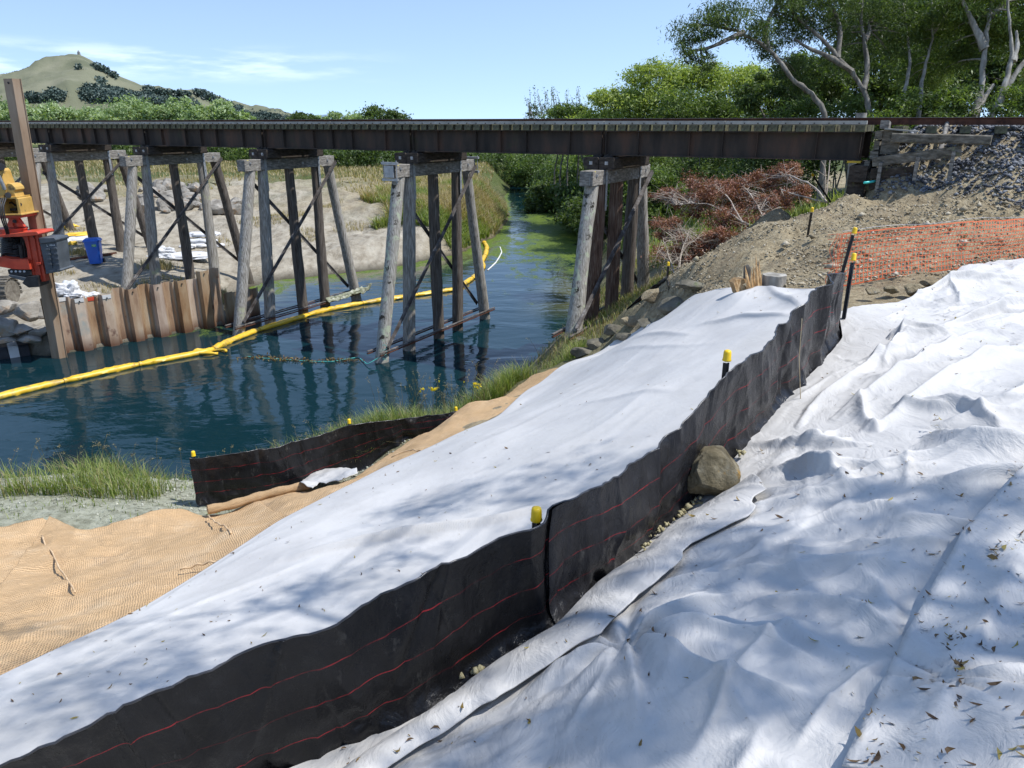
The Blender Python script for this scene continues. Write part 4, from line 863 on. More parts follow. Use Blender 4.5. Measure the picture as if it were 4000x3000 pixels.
# cord hanging over the far part of the long fence
i = int(np.argmin(np.abs(proj(np.c_[B1[:, :2], ground(B1[:, 0], B1[:, 1])+H1])[0]-3095))); b = B1[i, :2]+N1[i]*.07
mb = MB().tube([(b[0], b[1], gz(*b)+H1[i]+.01), (b[0]+.02, b[1], gz(*b)+H1[i]*.55), (b[0]+.05+N1[i][0]*.03, b[1]-.02, gz(*b)+.02)], .0035, 5); mb.obj('tie_cord', M['cord'], F1)

# --- orange mesh fence
def orange_net():
    base = np.array([pt(*q) for q in [(3262, 1128, 9.4), (3500, 1085, 9.7), (3800, 1045, 10.3), (4000, 1008, 10.8), (4350, 950, 11.6)]])
    B = resamp(base, 200, 1); TT = [(3200, 925), (3290, 922), (3316, 918), (3500, 898), (3800, 872), (4000, 862), (4500, 845)]; H = []
    for b in B:
        zs = np.linspace(.3, 1.1, 80); x_, y_ = proj(np.stack([np.full(80, b[0]), np.full(80, b[1]), b[2]+zs], 1)); H.append(zs[np.argmin(np.abs(y_-np.interp(x_, [q[0] for q in TT], [q[1] for q in TT])))])
    H = np.array(H); s = np.r_[0, np.cumsum(np.hypot(*np.diff(B[:, :2], axis=0).T))]
    T = thing('mesh_barrier', base[0], 'orange plastic mesh barrier strung along the foot of the gravel slope', 'safety barrier')
    d = np.gradient(B[:, :2], axis=0); d /= np.linalg.norm(d, axis=1)[:, None]; nr = np.stack([d[:, 1], -d[:, 0]], 1)
    def P(ss, v):
        x = np.interp(ss, s, B[:, 0]); y = np.interp(ss, s, B[:, 1]); z = np.interp(ss, s, B[:, 2]); h = np.interp(ss, s, H)
        o_ = .05*math.sin(v*math.pi)*float(vnoise(ss*1.1, v*1.0, 3))*2 + .03*float(vnoise(ss*3.0, v*2, 6)); nx = np.interp(ss, s, nr[:, 0]); ny = np.interp(ss, s, nr[:, 1])
        ss2 = ss+.03*float(vnoise(ss*.9, v*2.5, 11)); 
        return np.array([x+nx*o_, y+ny*o_, z+.02+h*v*(1-.012*float(vnoise(ss*4, 0., 2)))])
    M['net'] = simple('orange_plastic_mesh', [(.3, (.75, .13, .045)), (.7, (.88, .24, .10))], 6, .5, .4, bump=0)
    nz = 11; ns = int(s[-1]/.064); mb = MB()
    grid = [[P(s[-1]*i/ns, j/nz) for j in range(nz+1)] for i in range(ns+1)]
    def strip(pts, w, up):
        for a, b in zip(pts[:-1], pts[1:]):
            mb.add([a-up*w, b-up*w, b+up*w, a+up*w], [(0, 1, 2, 3)])
    for j in range(nz+1): strip([grid[i][j] for i in range(0, ns+1)], .0056 if 0 < j < nz else .009, np.array([0, 0, 1.]))
    for i in range(ns+1):
        t = B[min(199, int(200*i/(ns+1)))]; q = np.array([d[min(199, int(200*i/(ns+1)))][0], d[min(199, int(200*i/(ns+1)))][1], 0]); strip([grid[i][j] for j in range(nz+1)], .0056, q)
    net = mb.obj('net', M['net'], T)
    # the folded back end left of the first picket
    mb = MB(); c0 = grid[0][0]; c1 = grid[0][nz]
    for j in range(nz+1):
        a = c0+(c1-c0)*j/nz; b = a+np.array([-.14+.05*math.sin(j), .03*math.cos(j*1.3), -.01]); strip([a, (a+b)/2+np.array([0, -.03, .01]), b], .0035, np.array([0, 0, 1.]))
    for k in range(4): strip([c0+(c1-c0)*j/nz+np.array([-.035*k-.012*math.sin(j)*k, -.02*math.sin(k), 0]) for j in range(nz+1)], .004, np.array([1., 0, 0]))
    mb.obj('net_fold', M['net'], T)
    picket(T, c0+np.array([.03, .03, -.15]), c1+np.array([.16, .05, .02]), .030)
    w_ = MB().tube([grid[i][nz]+np.array([0, .02, .03+.01*math.sin(i*.2)]) for i in range(0, ns+1, 4)], .003, 4); w_.obj('top_wire', M['galv'], T)
orange_net()
# ------------------------------------------------------------------ railway bridge
NS, SPAN = 10, 6.1
BR = thing('railway_bridge', BP(15, 0, -.8), 'dark steel girder railway bridge spanning the river across the whole view', 'bridge')
for k in range(NS):
    for sd in (-1, 1):
        s0, s1 = k*SPAN+.03, (k+1)*SPAN-.03; mb = MB(); w = .92*sd
        mb.obox(BP((s0+s1)/2, w, -.475), np.r_[BD, 0]*(s1-s0)/2, np.r_[BN, 0]*.008, (0, 0, .285))
        mb.obox(BP((s0+s1)/2, w, -.765), np.r_[BD, 0]*(s1-s0)/2, np.r_[BN, 0]*.14, (0, 0, .012))
        mb.obox(BP((s0+s1)/2, w, -.184), np.r_[BD, 0]*(s1-s0)/2, np.r_[BN, 0]*.14, (0, 0, .012))
        mb.obox(BP((s0+s1)/2, w-.02*sd*0-.0, -.745), np.r_[BD, 0]*(s1-s0)/2, np.r_[BN, 0]*.022, (0, 0, .020))
        g = mb.obj('girder', M['girder'], BR)
        for q in (.05, .95, 2.25, 3.05, 3.85, 5.15, 6.05):
            m2 = MB(); c = BP(s0+q if q < 6 else s1-.02, w+.055*np.sign(-1)*1, -.475); m2.obox(c, np.r_[BD, 0]*.006, np.r_[BN, 0]*.050, (0, 0, .275)); m2.obox(c+np.r_[BD, 0]*.03+np.r_[BN, 0]*.042, np.r_[BD, 0]*.03, np.r_[BN, 0]*.005, (0, 0, .275))
            for h in np.arange(-.72, -.22, .085): m2.obox(BP(s0+q+.035 if q < 6 else s1+.01, w-.012-.004, h), np.r_[BD, 0]*.011, np.r_[BN, 0]*.006, (0, 0, .011))
            if sd == -1: m2.obj('stiffener', M['girder'], g)
# guard timbers in lengths, with bolt heads
for sd in (-1, 1):
    for k in range(NS*2):
        s0, s1 = k*3.05+.006+(.5 if k == 0 else 0)*0, (k+1)*3.05-.006
        mb = MB(); mb.obox(BP((s0+s1)/2, 1.0*sd+.003*math.sin(k*2.1), .018), np.r_[BD, 0]*(s1-s0)/2, np.r_[BN, 0]*.075, (0, 0, .038+.002*math.sin(k)))
        g = mb.obj('guard_timber', M['guard'], BR)
        m2 = MB()
        for j in range(10): c = BP(s0+.15+j*.305, 1.0*sd-.082, .004); m2.obox(c, np.r_[BD, 0]*.012, np.r_[BN, 0]*.008, (0, 0, .012))
        if sd == -1: m2.obj('bolt', M['steel_dark'], g)
# track
TR = thing('railway_track', BP(-4, 0, -.15), 'rusty railway track running over the bridge and along the ballast', 'railway track')
sl_me = None
M['sleeper'] = simple('mossy_sleeper', [(.3, (.05, .047, .032)), (.5, (.14, .135, .09)), (.7, (.27, .26, .20))], 5, .9, .15, bump=.9, bdist=.02, over=[((.12, .14, .05), 5, .50, .62)])
for i in range(NS*20):
    s = .12+i*.305
    if sl_me is None:
        mb = MB(); mb.obox(BP(s, 0, -.102), np.r_[BD, 0]*.098, np.r_[BN, 0]*1.10, (0, 0, .068)); o = mb.obj('sleeper', M['sleeper'], TR); sl_me = o; s_first = s
    else:
        o = sl_me.copy(); SC.collection.objects.link(o); q = (s-s_first+random.uniform(-.012, .012)); w = random.uniform(-.03, .03)
        o.location = (BD[0]*q+BN[0]*w, BD[1]*q+BN[1]*w, random.uniform(-.004, .002))
for i in range(26):
    o = sl_me.copy(); SC.collection.objects.link(o); q = -(.62+i*.62)-s_first; o.location = (BD[0]*q, BD[1]*q, -.02)
for sd in (-1, 1):
    for (a, b) in ((-16, -9.5), (-9.5, 3.2), (3.2, 15.4), (15.4, 27.6), (27.6, 40), (40, 61)):
        pr = [(-.062, -.03), (.062, -.03), (.062, -.020), (.012, -.008), (.009, .090), (.032, .100), (.032, .118), (-.032, .118), (-.032, .100), (-.009, .090), (-.012, -.008), (-.062, -.020)]
        n = len(pr); v = [BP(q, .535*sd+p[0], p[1]) for q in (a+.002, b-.002) for p in pr]
        r = mesh_obj('rail', np.array(v), [(i, i+n, (i+1) % n+n, (i+1) % n) for i in range(n)]+[tuple(range(n)), tuple(range(n, 2*n))[::-1]], M['rail'], TR)
        m2 = MB(); m2.obox(BP((a+b)/2, .535*sd, .1195), np.r_[BD, 0]*(b-a-.004)/2, np.r_[BN, 0]*.026, (0, 0, .0015)); m2.obj('rail_head', M['railtop'], r)
    for j in (3.2, 15.4, 27.6): 
        m2 = MB(); m2.obox(BP(j, .535*sd-.022*sd, .045), np.r_[BD, 0]*.32, np.r_[BN, 0]*.012, (0, 0, .035)); m2.obj('fishplate', M['rail'], TR)
m2 = MB()
for i in range(26): q = -(.62+i*.62); m2.obox(BP(q, -.64, -.018), np.r_[BD, 0]*.07, np.r_[BN, 0]*.08, (0, 0, .012)); m2.obox(BP(q, -.61, .01), np.r_[BD, 0]*.014, np.r_[BN, 0]*.02, (0, 0, .025))
props(m2.obj('base_plates', M['rail'], TR), kind='stuff')

# ------------------------------------------------------------------ pile bents
def bolt(mb, c, n, s=.035):
    n = np.array(n, float); a = np.cross(n, (0, 0, 1)); a /= np.linalg.norm(a); mb.obox(np.array(c)+n*.008, a*s, (0, 0, s), n*.008); mb.obox(np.array(c)+n*.025, a*s*.45, (0, 0, s*.45), n*.012)
def pile(T, p0, p1, r0, r1, mat, seed):
    r = np.random.default_rng(seed); m = 22; n = 18; P = np.linspace(p0, p1, m); bend = np.cumsum(r.normal(0, .004, (m, 2)), 0); bend -= np.linspace(0, 1, m)[:, None]*bend[-1]
    P[:, 0] += bend[:, 0]; P[:, 1] += bend[:, 1]
    th = np.linspace(0, 2*np.pi, n, endpoint=False); v = []
    lob = 1+.05*np.sin(th*2+seed)+.035*np.sin(th*5+seed*2)
    for i, c in enumerate(P):
        q = i/(m-1); R = (r0+(r1-r0)*q)*(1+.05*math.sin(q*7+seed))*lob*(1+r.normal(0, .018, n))
        tw = .12*q; v += [(c[0]+R[k]*math.cos(th[k]+tw), c[1]+R[k]*math.sin(th[k]+tw), c[2]) for k in range(n)]
    f = [(i*n+k, i*n+(k+1) % n, (i+1)*n+(k+1) % n, (i+1)*n+k) for i in range(m-1) for k in range(n)]+[tuple(range(n))[::-1], tuple(range((m-1)*n, m*n))]
    if p1[2] < p0[2]: f = [q[::-1] for q in f]
    return mesh_obj('pile', np.array(v), f, mat, T, smooth=60)
def bent(k, label, mats, extra=False, s_off=0):
    s = k*SPAN+s_off; T = thing('trestle_pier', BP(s, 0, -1.5), label, 'trestle pier', 'timber pile piers under the bridge')
    N3, D3 = np.r_[BN, 0], np.r_[BD, 0]
    tops = [-1.72, -1.2, 0, 1.3, 1.95]; bases = [-3.0, -1.6, 0.03, 1.2, 3.0]
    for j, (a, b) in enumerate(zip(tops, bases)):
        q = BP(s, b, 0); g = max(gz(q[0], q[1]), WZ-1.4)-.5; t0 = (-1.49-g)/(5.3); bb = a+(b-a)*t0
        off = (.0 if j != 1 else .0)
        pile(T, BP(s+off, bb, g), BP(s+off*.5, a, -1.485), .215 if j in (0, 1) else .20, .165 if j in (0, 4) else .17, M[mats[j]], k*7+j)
    mb = MB()
    c0, c1 = -2.08, 2.12
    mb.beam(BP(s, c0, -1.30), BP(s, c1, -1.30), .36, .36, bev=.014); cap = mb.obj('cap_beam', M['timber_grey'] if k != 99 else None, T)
    m2 = MB()
    for w in (-1.85, -.6, .5, 1.75): bolt(m2, BP(s-.182, w, -1.27+.05*math.sin(w*9)), -D3)
    if k == 1: m2.obox(BP(s-.11, -2.09, -1.30), D3*0+D3*.004, N3*.006, (0, 0, .15))
    m2.obj('bolt_plate', M['galv'], cap)
    for sd in (-1, 1):
        mb = MB(); mb.beam(BP(s+.215*sd, -1.32, -.965), BP(s+.215*sd, 1.32, -.965), .41, .30, bev=.03); co = mb.obj('corbel', M['timber_dark'], T)
        m2 = MB(); bolt(m2, BP(s+.215*sd, -1.32, -.955), -N3, .042); m2.obj('bolt_plate', M['galv'], co)
    m2 = MB()
    for sd in (-1, 1): m2.obox(BP(s+.15*sd, -.92, -.797), D3*.11, N3*.19, (0, 0, .018)); m2.obox(BP(s+.15*sd, -1.08, -.77), D3*.02, N3*.02, (0, 0, .03))
    m2.obj('bearing_plate', M['steel_dark'], T)
    for w, a in ((-1.2, -1.2), (1.3, 1.3)):           # vertical straps on the side that faces the sun
        mb = MB(); mb.obox(BP(s-.20, w-.02, -1.62), D3*.008, N3*.045, (0, 0, .52)); st = mb.obj('strap', M['galv'], T)
        m2 = MB()
        for h in (-1.22, -1.38, -1.75, -2.02): bolt(m2, BP(s-.21, w-.02, h), -D3, .018)
        m2.obj('bolt_plate', M['galv'], st)
    def brace(w0, z0, w1, z1, off, wd=.11):
        mb = MB(); a = BP(s+off, w0, z0); b = BP(s+off, w1, z1)
        mb.beam(a, b, .016, wd, up=D3 if False else (0, 0, 1)); mb.beam(a+D3*.03*np.sign(-off)*-1, b+D3*.03*np.sign(-off)*-1, .055, .02)
        mb.beam(a+np.array([0, 0, .05]), b+np.array([0, 0, .05]), .07, .022); return mb.obj('brace', M['brace'], T)
    zb = max(WZ+.45, gz(*BP(s, 0, 0)[:2])+.12)
    zt = -1.35
    brace(2.12, zt, -2.95, zb, -.245, .13); brace(-1.45, -1.9, 2.85, zb+.1, .235, .13)
    if k not in (1,):
        pass
    for off in (-.24, .24):
        for dz in (0, .075):
            if k in (2, 3, 1): 
                mb = MB(); mb.beam(BP(s+off+.02*dz, -3.32, zb-.16+dz*.9), BP(s+off, 3.28, zb-.16+dz*.9+.02), .06, .035, bev=.006); mb.obj('waling', M['brace'] if dz else M['rail'], T)
    if extra:      # steel clamp frame on both ends of the cap
        for w, sd in ((-2.15, -1), (2.2, 1)):
            mb = MB(); mb.obox(BP(s, w, -1.30), D3*.165, N3*.012, (0, 0, .165)); mb.beam(BP(s-.28, w+.05, -1.075), BP(s+.28, w+.05, -1.075), .09, .07); mb.beam(BP(s-.28, w+.05, -1.525), BP(s+.28, w+.05, -1.525), .09, .07)
            mb.tube([BP(s-.235, w+.05, -1.0), BP(s-.235, w+.05, -1.62)], .014, 6); mb.tube([BP(s+.235, w+.05, -1.0), BP(s+.235, w+.05, -1.62)], .014, 6); mb.obj('clamp_frame', M['galv'], T)
    return T
bent(1, 'pier standing on the right bank beside the boulders, lit brown cap', ['pile_lichen', 'pile_red', 'pile_red', 'pile_shaded', 'pile_lit'])
bent(2, 'pier in midstream with steel clamp frames on its cap ends', ['pile_lichen', 'pile_lit', 'pile_shaded', 'pile_shaded', 'pile_lit'], extra=True)
bent(3, 'pier beside the right end of the sheet pile wall, torn cloth on its waling', ['pile_lit', 'pile_lit', 'pile_shaded', 'pile_shaded', 'pile_lit'])
bent(4, 'pier standing behind the sheet pile wall, white sacks at its feet', ['pile_lit', 'pile_lit', 'pile_shaded', 'pile_lit', 'pile_shaded'])
bent(5, 'pier beside the blue bin, partly behind the tall steel pile', ['pile_lit', 'pile_lit', 'pile_shaded', 'pile_shaded', 'pile_shaded'])
bent(6, 'farthest pier at the left edge behind the machine arm', ['pile_lit', 'pile_shaded', 'pile_shaded', 'pile_shaded', 'pile_shaded'])

# debris: torn cloth on the waling of the third pier
G = []; A_ = BP(3*SPAN-.26, 1.0, -6.28); B_ = BP(3*SPAN-.26, 3.5, -6.22)
u, v = np.meshgrid(np.linspace(0, 1, 60), np.linspace(0, 1, 12), indexing='ij')
P = A_[None, None]*(1-u[..., None])+B_[None, None]*u[..., None]+np.r_[-BD, 0][None, None]*(.16*v[..., None]+.10*fbm(u*7, v*3, 2, 3)[..., None])
P[..., 2] += .10*fbm(u*9, v*4, 6, 4)-.16*v*v+.22*np.clip(u-.93, 0, 1)*14*v
cloth('torn_cloth', P, M['rag'] if 'rag' in M else M.setdefault('rag', simple('algae_stained_cloth', [(.3, (.10, .11, .06)), (.55, (.28, .29, .21)), (.7, (.50, .50, .44))], 7, .85, .2, bump=.8, bdist=.02)), 'torn grey green cloth draped over the waling of the pier by the wall', 'cloth', solid=.008)
# rope with caught weed from the midstream pier
a = BP(2*SPAN-.25, -3.1, -6.45); P = [a, a+np.array([-.5, -.25, -.24])]+[ptz(x, y, WZ+.015) for x, y in ((1400, 1395), (1300, 1412), (1220, 1412), (1130, 1405), (1040, 1400), (960, 1392))]
T = thing('rope', a, 'thin cyan rope trailing on the water from the foot of the midstream pier', 'rope'); P = resamp(np.array(P), 50, 0)
MB().tube(P, .013, 6).obj('cord', M['rope'], T, True)
mb = MB()
for i in range(46): mb.tube([a+np.array([.06*math.cos(i*.55), -.10+.002*i, -.2+.012*i+.05*math.sin(i*.55)]) for _ in (0,)]+[a+np.array([.06*math.cos(i*.55+.5), -.10+.002*i, -.2+.012*i+.05*math.sin(i*.55+.5)])], .008, 4) if i % 2 else None
mb.obj('knot', M['rope'], T)
w_ = []
r_ = np.random.default_rng(4)
for q, n in ((P[20], 130), (P[28], 50), (P[36], 160), (P[44], 120)): w_.append(q+r_.normal(size=(n, 3))*np.array([.30, .10, .012])+np.array([0, 0, .02]))
props(leaves_mesh('weed', np.concatenate(w_), .09, M['litter'], T, .35, seed=3), kind='stuff')

# ------------------------------------------------------------------ abutment and ballast retaining timbers
N3, D3 = np.r_[BN, 0], np.r_[BD, 0]
AB = thing('timber_abutment', BP(-.2, 0, -1), 'dark timber abutment of stacked baulks at the right end of the bridge', 'abutment')
for w in (-1.25, -.4, .45, 1.3):
    pile(AB, BP(-.02, w, -3.3), BP(.02, w, -1.2), .20, .18, M['timber_dark'], int(w*10)+40)
MB().beam(BP(0, -1.5, -1.03), BP(0, 1.5, -1.03), .36, .34, bev=.02).obj('sill_beam', M['timber_dark'], AB)
MB().obox(BP(.15, -.92, -.80), D3*.14, N3*.16, (0, 0, .022)).obj('bearing_plate', M['tarp_yellow'], AB)
for j, (w0, z, h, s) in enumerate(((-1.30, -.05, .17, -.36), (-1.28, -.24, .17, -.30), (-1.22, -.44, .19, -.24), (-1.20, -.64, .17, -.22), (-1.24, -.86, .17, -.16), (-1.2, -1.09, .17, -.18), (-1.2, -1.30, .17, -.20), (-1.2, -1.52, .17, -.22))):
    wd = .13+.03*math.sin(j*2.7)
    if j == 0: MB().beam(BP(s, w0, z+.03), BP(s, -.72, z-.0), .17, .17, bev=.012).obj('baulk', M['timber_grey'], AB); continue
    MB().beam(BP(s+.03*math.sin(j*1.9), w0+.05*math.sin(j), z), BP(s+.03*math.sin(j*1.9), 1.35, z), wd, h, bev=.012).obj('baulk', M['timber'], AB)
MB().obox(BP(-.52, -1.18, -.36), D3*.17, N3*.03, (0, 0, .26)).obj('end_board', M['timber'], AB)
MB().beam(BP(-.38, -1.22, -.105), BP(-1.02, -1.26, -.16), .20, .028).obj('top_board', M['guard'], AB)
RW_ = thing('retaining_timbers', BP(-2, -1.6, -.5), 'weathered timber baulks holding back the ballast beside the abutment', 'retaining wall')
MB().beam(BP(-.55, -1.36, -.285), BP(-1.5, -1.48, -.30), .20, .19, bev=.02).obj('beam', M['timber'], RW_)
MB().beam(BP(-1.42, -1.58, -.29), BP(-2.32, -1.68, -.31), .21, .18, bev=.02).obj('beam', M['timber'], RW_)
MB().beam(BP(-.25, -1.40, -.78), BP(-1.85, -1.62, -.52), .07, .20, bev=.01).obj('plank', M['timber'], RW_)
MB().beam(BP(-.25, -1.40, -1.02), BP(-1.1, -1.50, -.95), .07, .22, bev=.01).obj('plank', M['timber_dark'], RW_)
MB().beam(BP(-.25, -1.40, -1.25), BP(-1.2, -1.50, -1.18), .07, .20, bev=.01).obj('plank', M['timber_dark'], RW_)
for s, w, z0, z1 in ((-.42, -1.50, -1.45, -.78), (-1.10, -1.60, -1.2, -.66), (-1.72, -1.70, -1.1, -.52)):
    MB().beam(BP(s, w, z0), BP(s, w-.01, z1), .14, .07, up=D3, bev=.008).obj('peg', M['timber_grey'], RW_)
T = thing('post', pt(3665, 625, 15.6), 'pale round post leaning against the ballast timbers', 'post')
MB().tube([pt(3662, 630, 15.3), pt(3683, 550, 15.45), pt(3700, 478, 15.7)], [.052, .050, .042], 10, jit=.1).obj('pole', M['timber_grey'], T, 50)
T = thing('pipe', pt(3400, 712, 15.8), 'bright turquoise pipe end poking out below the abutment', 'pipe')
MB().tube([pt(3376, 714, 15.6), pt(3400, 711, 15.75), pt(3440, 704, 16.0), pt(3500, 700, 16.6)], .026, 8).obj('tube', M['pipe'], T, True)
T = thing('stump', BP(-.6, 4.5, -.8), 'cut pale tree stump showing just above the rails', 'tree stump'); q = pt(3357, 500, 24)
MB().tube([q+np.array([0, 0, -3.5]), q+np.array([0, 0, -.5]), q+np.array([0, 0, .46])], [.19, .17, .165], 12, jit=.08).obj('wood', M['bark_pale'], T, 50)

# ballast: heaped crushed stone by the track
def stones(name, C, s, mat, label=None, cat=None, kind=None, seed=1, flat=.7, parent=None):
    r = np.random.default_rng(seed); n = len(C)
    ico = np.array([(1,0,0),(-1,0,0),(0,1,0),(0,-1,0),(0,0,1),(0,0,-1),(.6,.6,.6),(-.6,.6,.5),(.6,-.6,.5),(-.6,-.6,.6)])[:6]
    F = np.array([(0,2,4),(2,1,4),(1,3,4),(3,0,4),(2,0,5),(1,2,5),(3,1,5),(0,3,5)])
    a = r.random(n)*6.28; ca, sa = np.cos(a), np.sin(a); tl = r.normal(0, .5, n)
    S = (s*(.45+1.0*r.random(n)**1.8))[:, None]*np.stack([.7+.6*r.random(n), .6+.5*r.random(n), flat*(.7+.5*r.random(n))], 1)
    V = ico[None]*S[:, None]*(1+.35*r.normal(size=(n, 6, 3))*.6)
    x = V[..., 0]*ca[:, None]-V[..., 1]*sa[:, None]; y = V[..., 0]*sa[:, None]+V[..., 1]*ca[:, None]; z = V[..., 2]+x*tl[:, None]*.5
    V = np.stack([x, y, z], -1)+C[:, None]
    o = mesh_obj(name, V.reshape(-1, 3), (F[None]+np.arange(n)[:, None, None]*6).reshape(-1, 3), mat, parent, attr=dict(tint=np.repeat(r.random(n), 6)))
    return props(o, label, cat, None, kind)
def stonemat(name, a, b, c):
    m, nt, N, L, P = new_mat(name); at = N.new('ShaderNodeAttribute'); at.attribute_name = 'tint'; t = N.new('ShaderNodeTexCoord').outputs['Object']
    col = ramp(N, L, at.outputs['Fac'], [(0, a), (.6, b), (1, c)]); col = mix(N, L, .5, col, ramp(N, L, noise(N, L, t, 30, 5), [(.3, .4), (.7, 1.0)]), 'MULTIPLY'); L.new(col, P.inputs['Base Color']); setp(P, .85, .25); return m
M['ballast'] = stonemat('blue_grey_ballast', (.05, .055, .068), (.14, .15, .17), (.33, .34, .35))
M['gravel'] = stonemat('pale_gravel', (.21, .168, .105), (.38, .32, .215), (.60, .55, .44))
r_ = np.random.default_rng(21); n = 42000; s = -r_.random(n)*15+.4-.8; w = -5.8+7.8*r_.random(n)
dens_ = np.where(w > -1.7, 1, np.clip(1.25-(-1.7-w)/np.interp(-s, [.5, 1.6, 2.4, 4, 7], [.1, .25, 1.4, 3.4, 4.0]), 0, 1)); k = r_.random(n) < dens_; s, w = s[k], w[k]
xy = B0[None]+BD[None]*s[:, None]+BN[None]*w[:, None]; zz = rough_ground(xy[:, 0], xy[:, 1], ground(xy[:, 0], xy[:, 1]))
C = np.c_[xy, zz+.02]; stones('ballast', C, .046, M['ballast'], kind='stuff', seed=3)
n = 30000; x = r_.uniform(1.5, 13.5, n); y = r_.uniform(9.4, 18.2, n); g = ground(x, y); w = (x-B0[0])*BN[0]+(y-B0[1])*BN[1]; s = (x-B0[0])*BD[0]+(y-B0[1])*BD[1]
k = (w < -1.6) & (vnoise(x*1.2, y*1.2, 66)+.5 > r_.random(n)*1.1) & (g > -3.6); k &= ~((y < 10.2) & (x < 3.3))
x, y = x[k], y[k]; zz = rough_ground(x, y, ground(x, y)); stones('gravel', np.c_[x, y, zz+.004], .023, M['gravel'], kind='stuff', seed=5)
k = r_.random(len(x)) < .022; stones('cobbles', np.c_[x, y, zz][k]+np.array([0, 0, .005]), .06, M['gravel'], kind='stuff', seed=6)
# ------------------------------------------------------------------ sheet pile wall, machine, site clutter
def sheetmat(name, src_over=None):
    m = M['sheet'].copy(); m.name = name; N = m.node_tree.nodes; L = m.node_tree.links; P = N['Principled BSDF']
    src = P.inputs['Base Color'].links[0].from_socket
    oi = N.new('ShaderNodeObjectInfo'); v = N.new('ShaderNodeHueSaturation'); L.new(src, v.inputs['Color'])
    mr = N.new('ShaderNodeMapRange'); mr.inputs[3].default_value = .72; mr.inputs[4].default_value = 1.2; L.new(oi.outputs['Random'], mr.inputs[0]); L.new(mr.outputs[0], v.inputs['Value'])
    mr = N.new('ShaderNodeMapRange'); mr.inputs[3].default_value = 1.15; mr.inputs[4].default_value = .62; L.new(oi.outputs['Random'], mr.inputs[0]); L.new(mr.outputs[0], v.inputs['Saturation'])
    g = N.new('ShaderNodeNewGeometry'); sp = N.new('ShaderNodeSeparateXYZ'); L.new(g.outputs['Position'], sp.inputs[0])
    f = N.new('ShaderNodeMapRange'); f.inputs[1].default_value = WZ+.05; f.inputs[2].default_value = WZ+.42; f.inputs[3].default_value = .85; f.inputs[4].default_value = 0; L.new(sp.outputs[2], f.inputs[0])
    L.new(mix(N, L, f.outputs[0], v.outputs[0], (.11, .042, .02)), P.inputs['Base Color']); return m
M['sheet'] = sheetmat('rusted_sheet_steel')
SW = thing('sheet_pile_wall', (-12.2, 23.6, WZ), 'rusty interlocking steel sheet pile wall standing in the river on the left', 'sheet pile wall')
W0 = np.array([-14.15, 21.75]); W1 = np.array([-10.15, 25.55]); WD = (W1-W0)/np.linalg.norm(W1-W0); WN = np.array([WD[1], -WD[0]]); WL = np.linalg.norm(W1-W0)
topx = [190, 226, 340, 430, 440, 520, 530, 606, 723, 770, 780, 855, 900]; topy = [1163, 1163, 1160, 1150, 1129, 1126, 1116, 1111, 1094, 1089, 1058, 1046, 1073]
def sheet(prof, ztop, zbot, th, name, mat, parent, notch=0):
    n = len(prof); v = []; pr = np.array(prof, float); t = np.gradient(pr, axis=0); t /= np.linalg.norm(t, axis=1)[:, None]; nn = np.stack([t[:, 1], -t[:, 0]], 1)*th
    for z in (zbot, ztop):
        for sgn in (0, 1):
            for p, q in zip(pr, nn): v.append((*(p+q*sgn), z + (notch*.02*math.sin(p[0]*40) if z == ztop else 0)))
    f = []
    for i in range(n-1):
        f += [(i, i+1, 2*n+i+1, 2*n+i), (n+i+1, n+i, 3*n+i, 3*n+i+1), (2*n+i, 2*n+i+1, 3*n+i+1, 3*n+i)]
    f += [(0, 2*n, 3*n, n), (n-1, 2*n-1, 4*n-1, 3*n-1)]
    return mesh_obj(name, np.array(v), f, mat, parent)
s = 0.0; k = 0; r_ = np.random.default_rng(2)
while s < WL-.1:
    fr = k % 2 == 0; wd = .42 if fr else .36; d = -.16 if fr else .10
    if s+wd > WL: wd = WL-s
    off = lambda a, b: W0+WD*(s+a)+WN*(-b)
    prof = [off(0, -.0), off(.035, -.0), off(.085, d if not fr else d), off(wd-.085, d), off(wd-.035, 0), off(wd, 0)]
    xm, _ = proj(np.array([*off(wd/2, 0), -5.6])); yt = np.interp(xm, topx, topy); r0 = ray(float(xm), float(yt)); P0 = off(wd/2, 0); zt = P0[1]/r0[1]*r0[2]+r_.normal(0, .015)
    sh = sheet(prof, zt, WZ-1.5, .012, 'sheet_pile', M['sheet'], SW, notch=.6)
    for h in range(3):   # lock beads and lifting holes
        pass
    mb = MB(); c = off(wd/2, d-.018); mb.tube([np.r_[c, zt-.10]+np.r_[WN, 0]*-.0, np.r_[c, zt-.10]+np.r_[WN, 0]*.03], .022, 8)
    if fr: mb.obj('lifting_hole', M['steel_dark'], sh)
    if s < 1.9:
        mb = MB(); c = off(wd/2, d-.010 if fr else d-.010); mb.obox(np.r_[c, zt-.065]+np.r_[WN, 0]*.012, np.r_[WD, 0]*(wd/2-.085), np.r_[WN, 0]*.003, (0, 0, .058)); mb.obj('paint_band', M['float_w'] if k % 3 else M['red'], sh)
    s += wd; k += 1
c0 = W1
for j in range(4):   # the wall turns back into the bank
    a = c0+np.array([.16*j, .42*j]); b = c0+np.array([.16*(j+1), .42*(j+1)]); m_ = (a+b)/2+np.array([.10 if j % 2 else -.08, 0])
    sheet([a, a*.7+m_*.3+np.array([.03, 0]), m_, b], -5.65-.03*j, WZ-1.2, .012, 'sheet_pile', M['sheet'], SW)
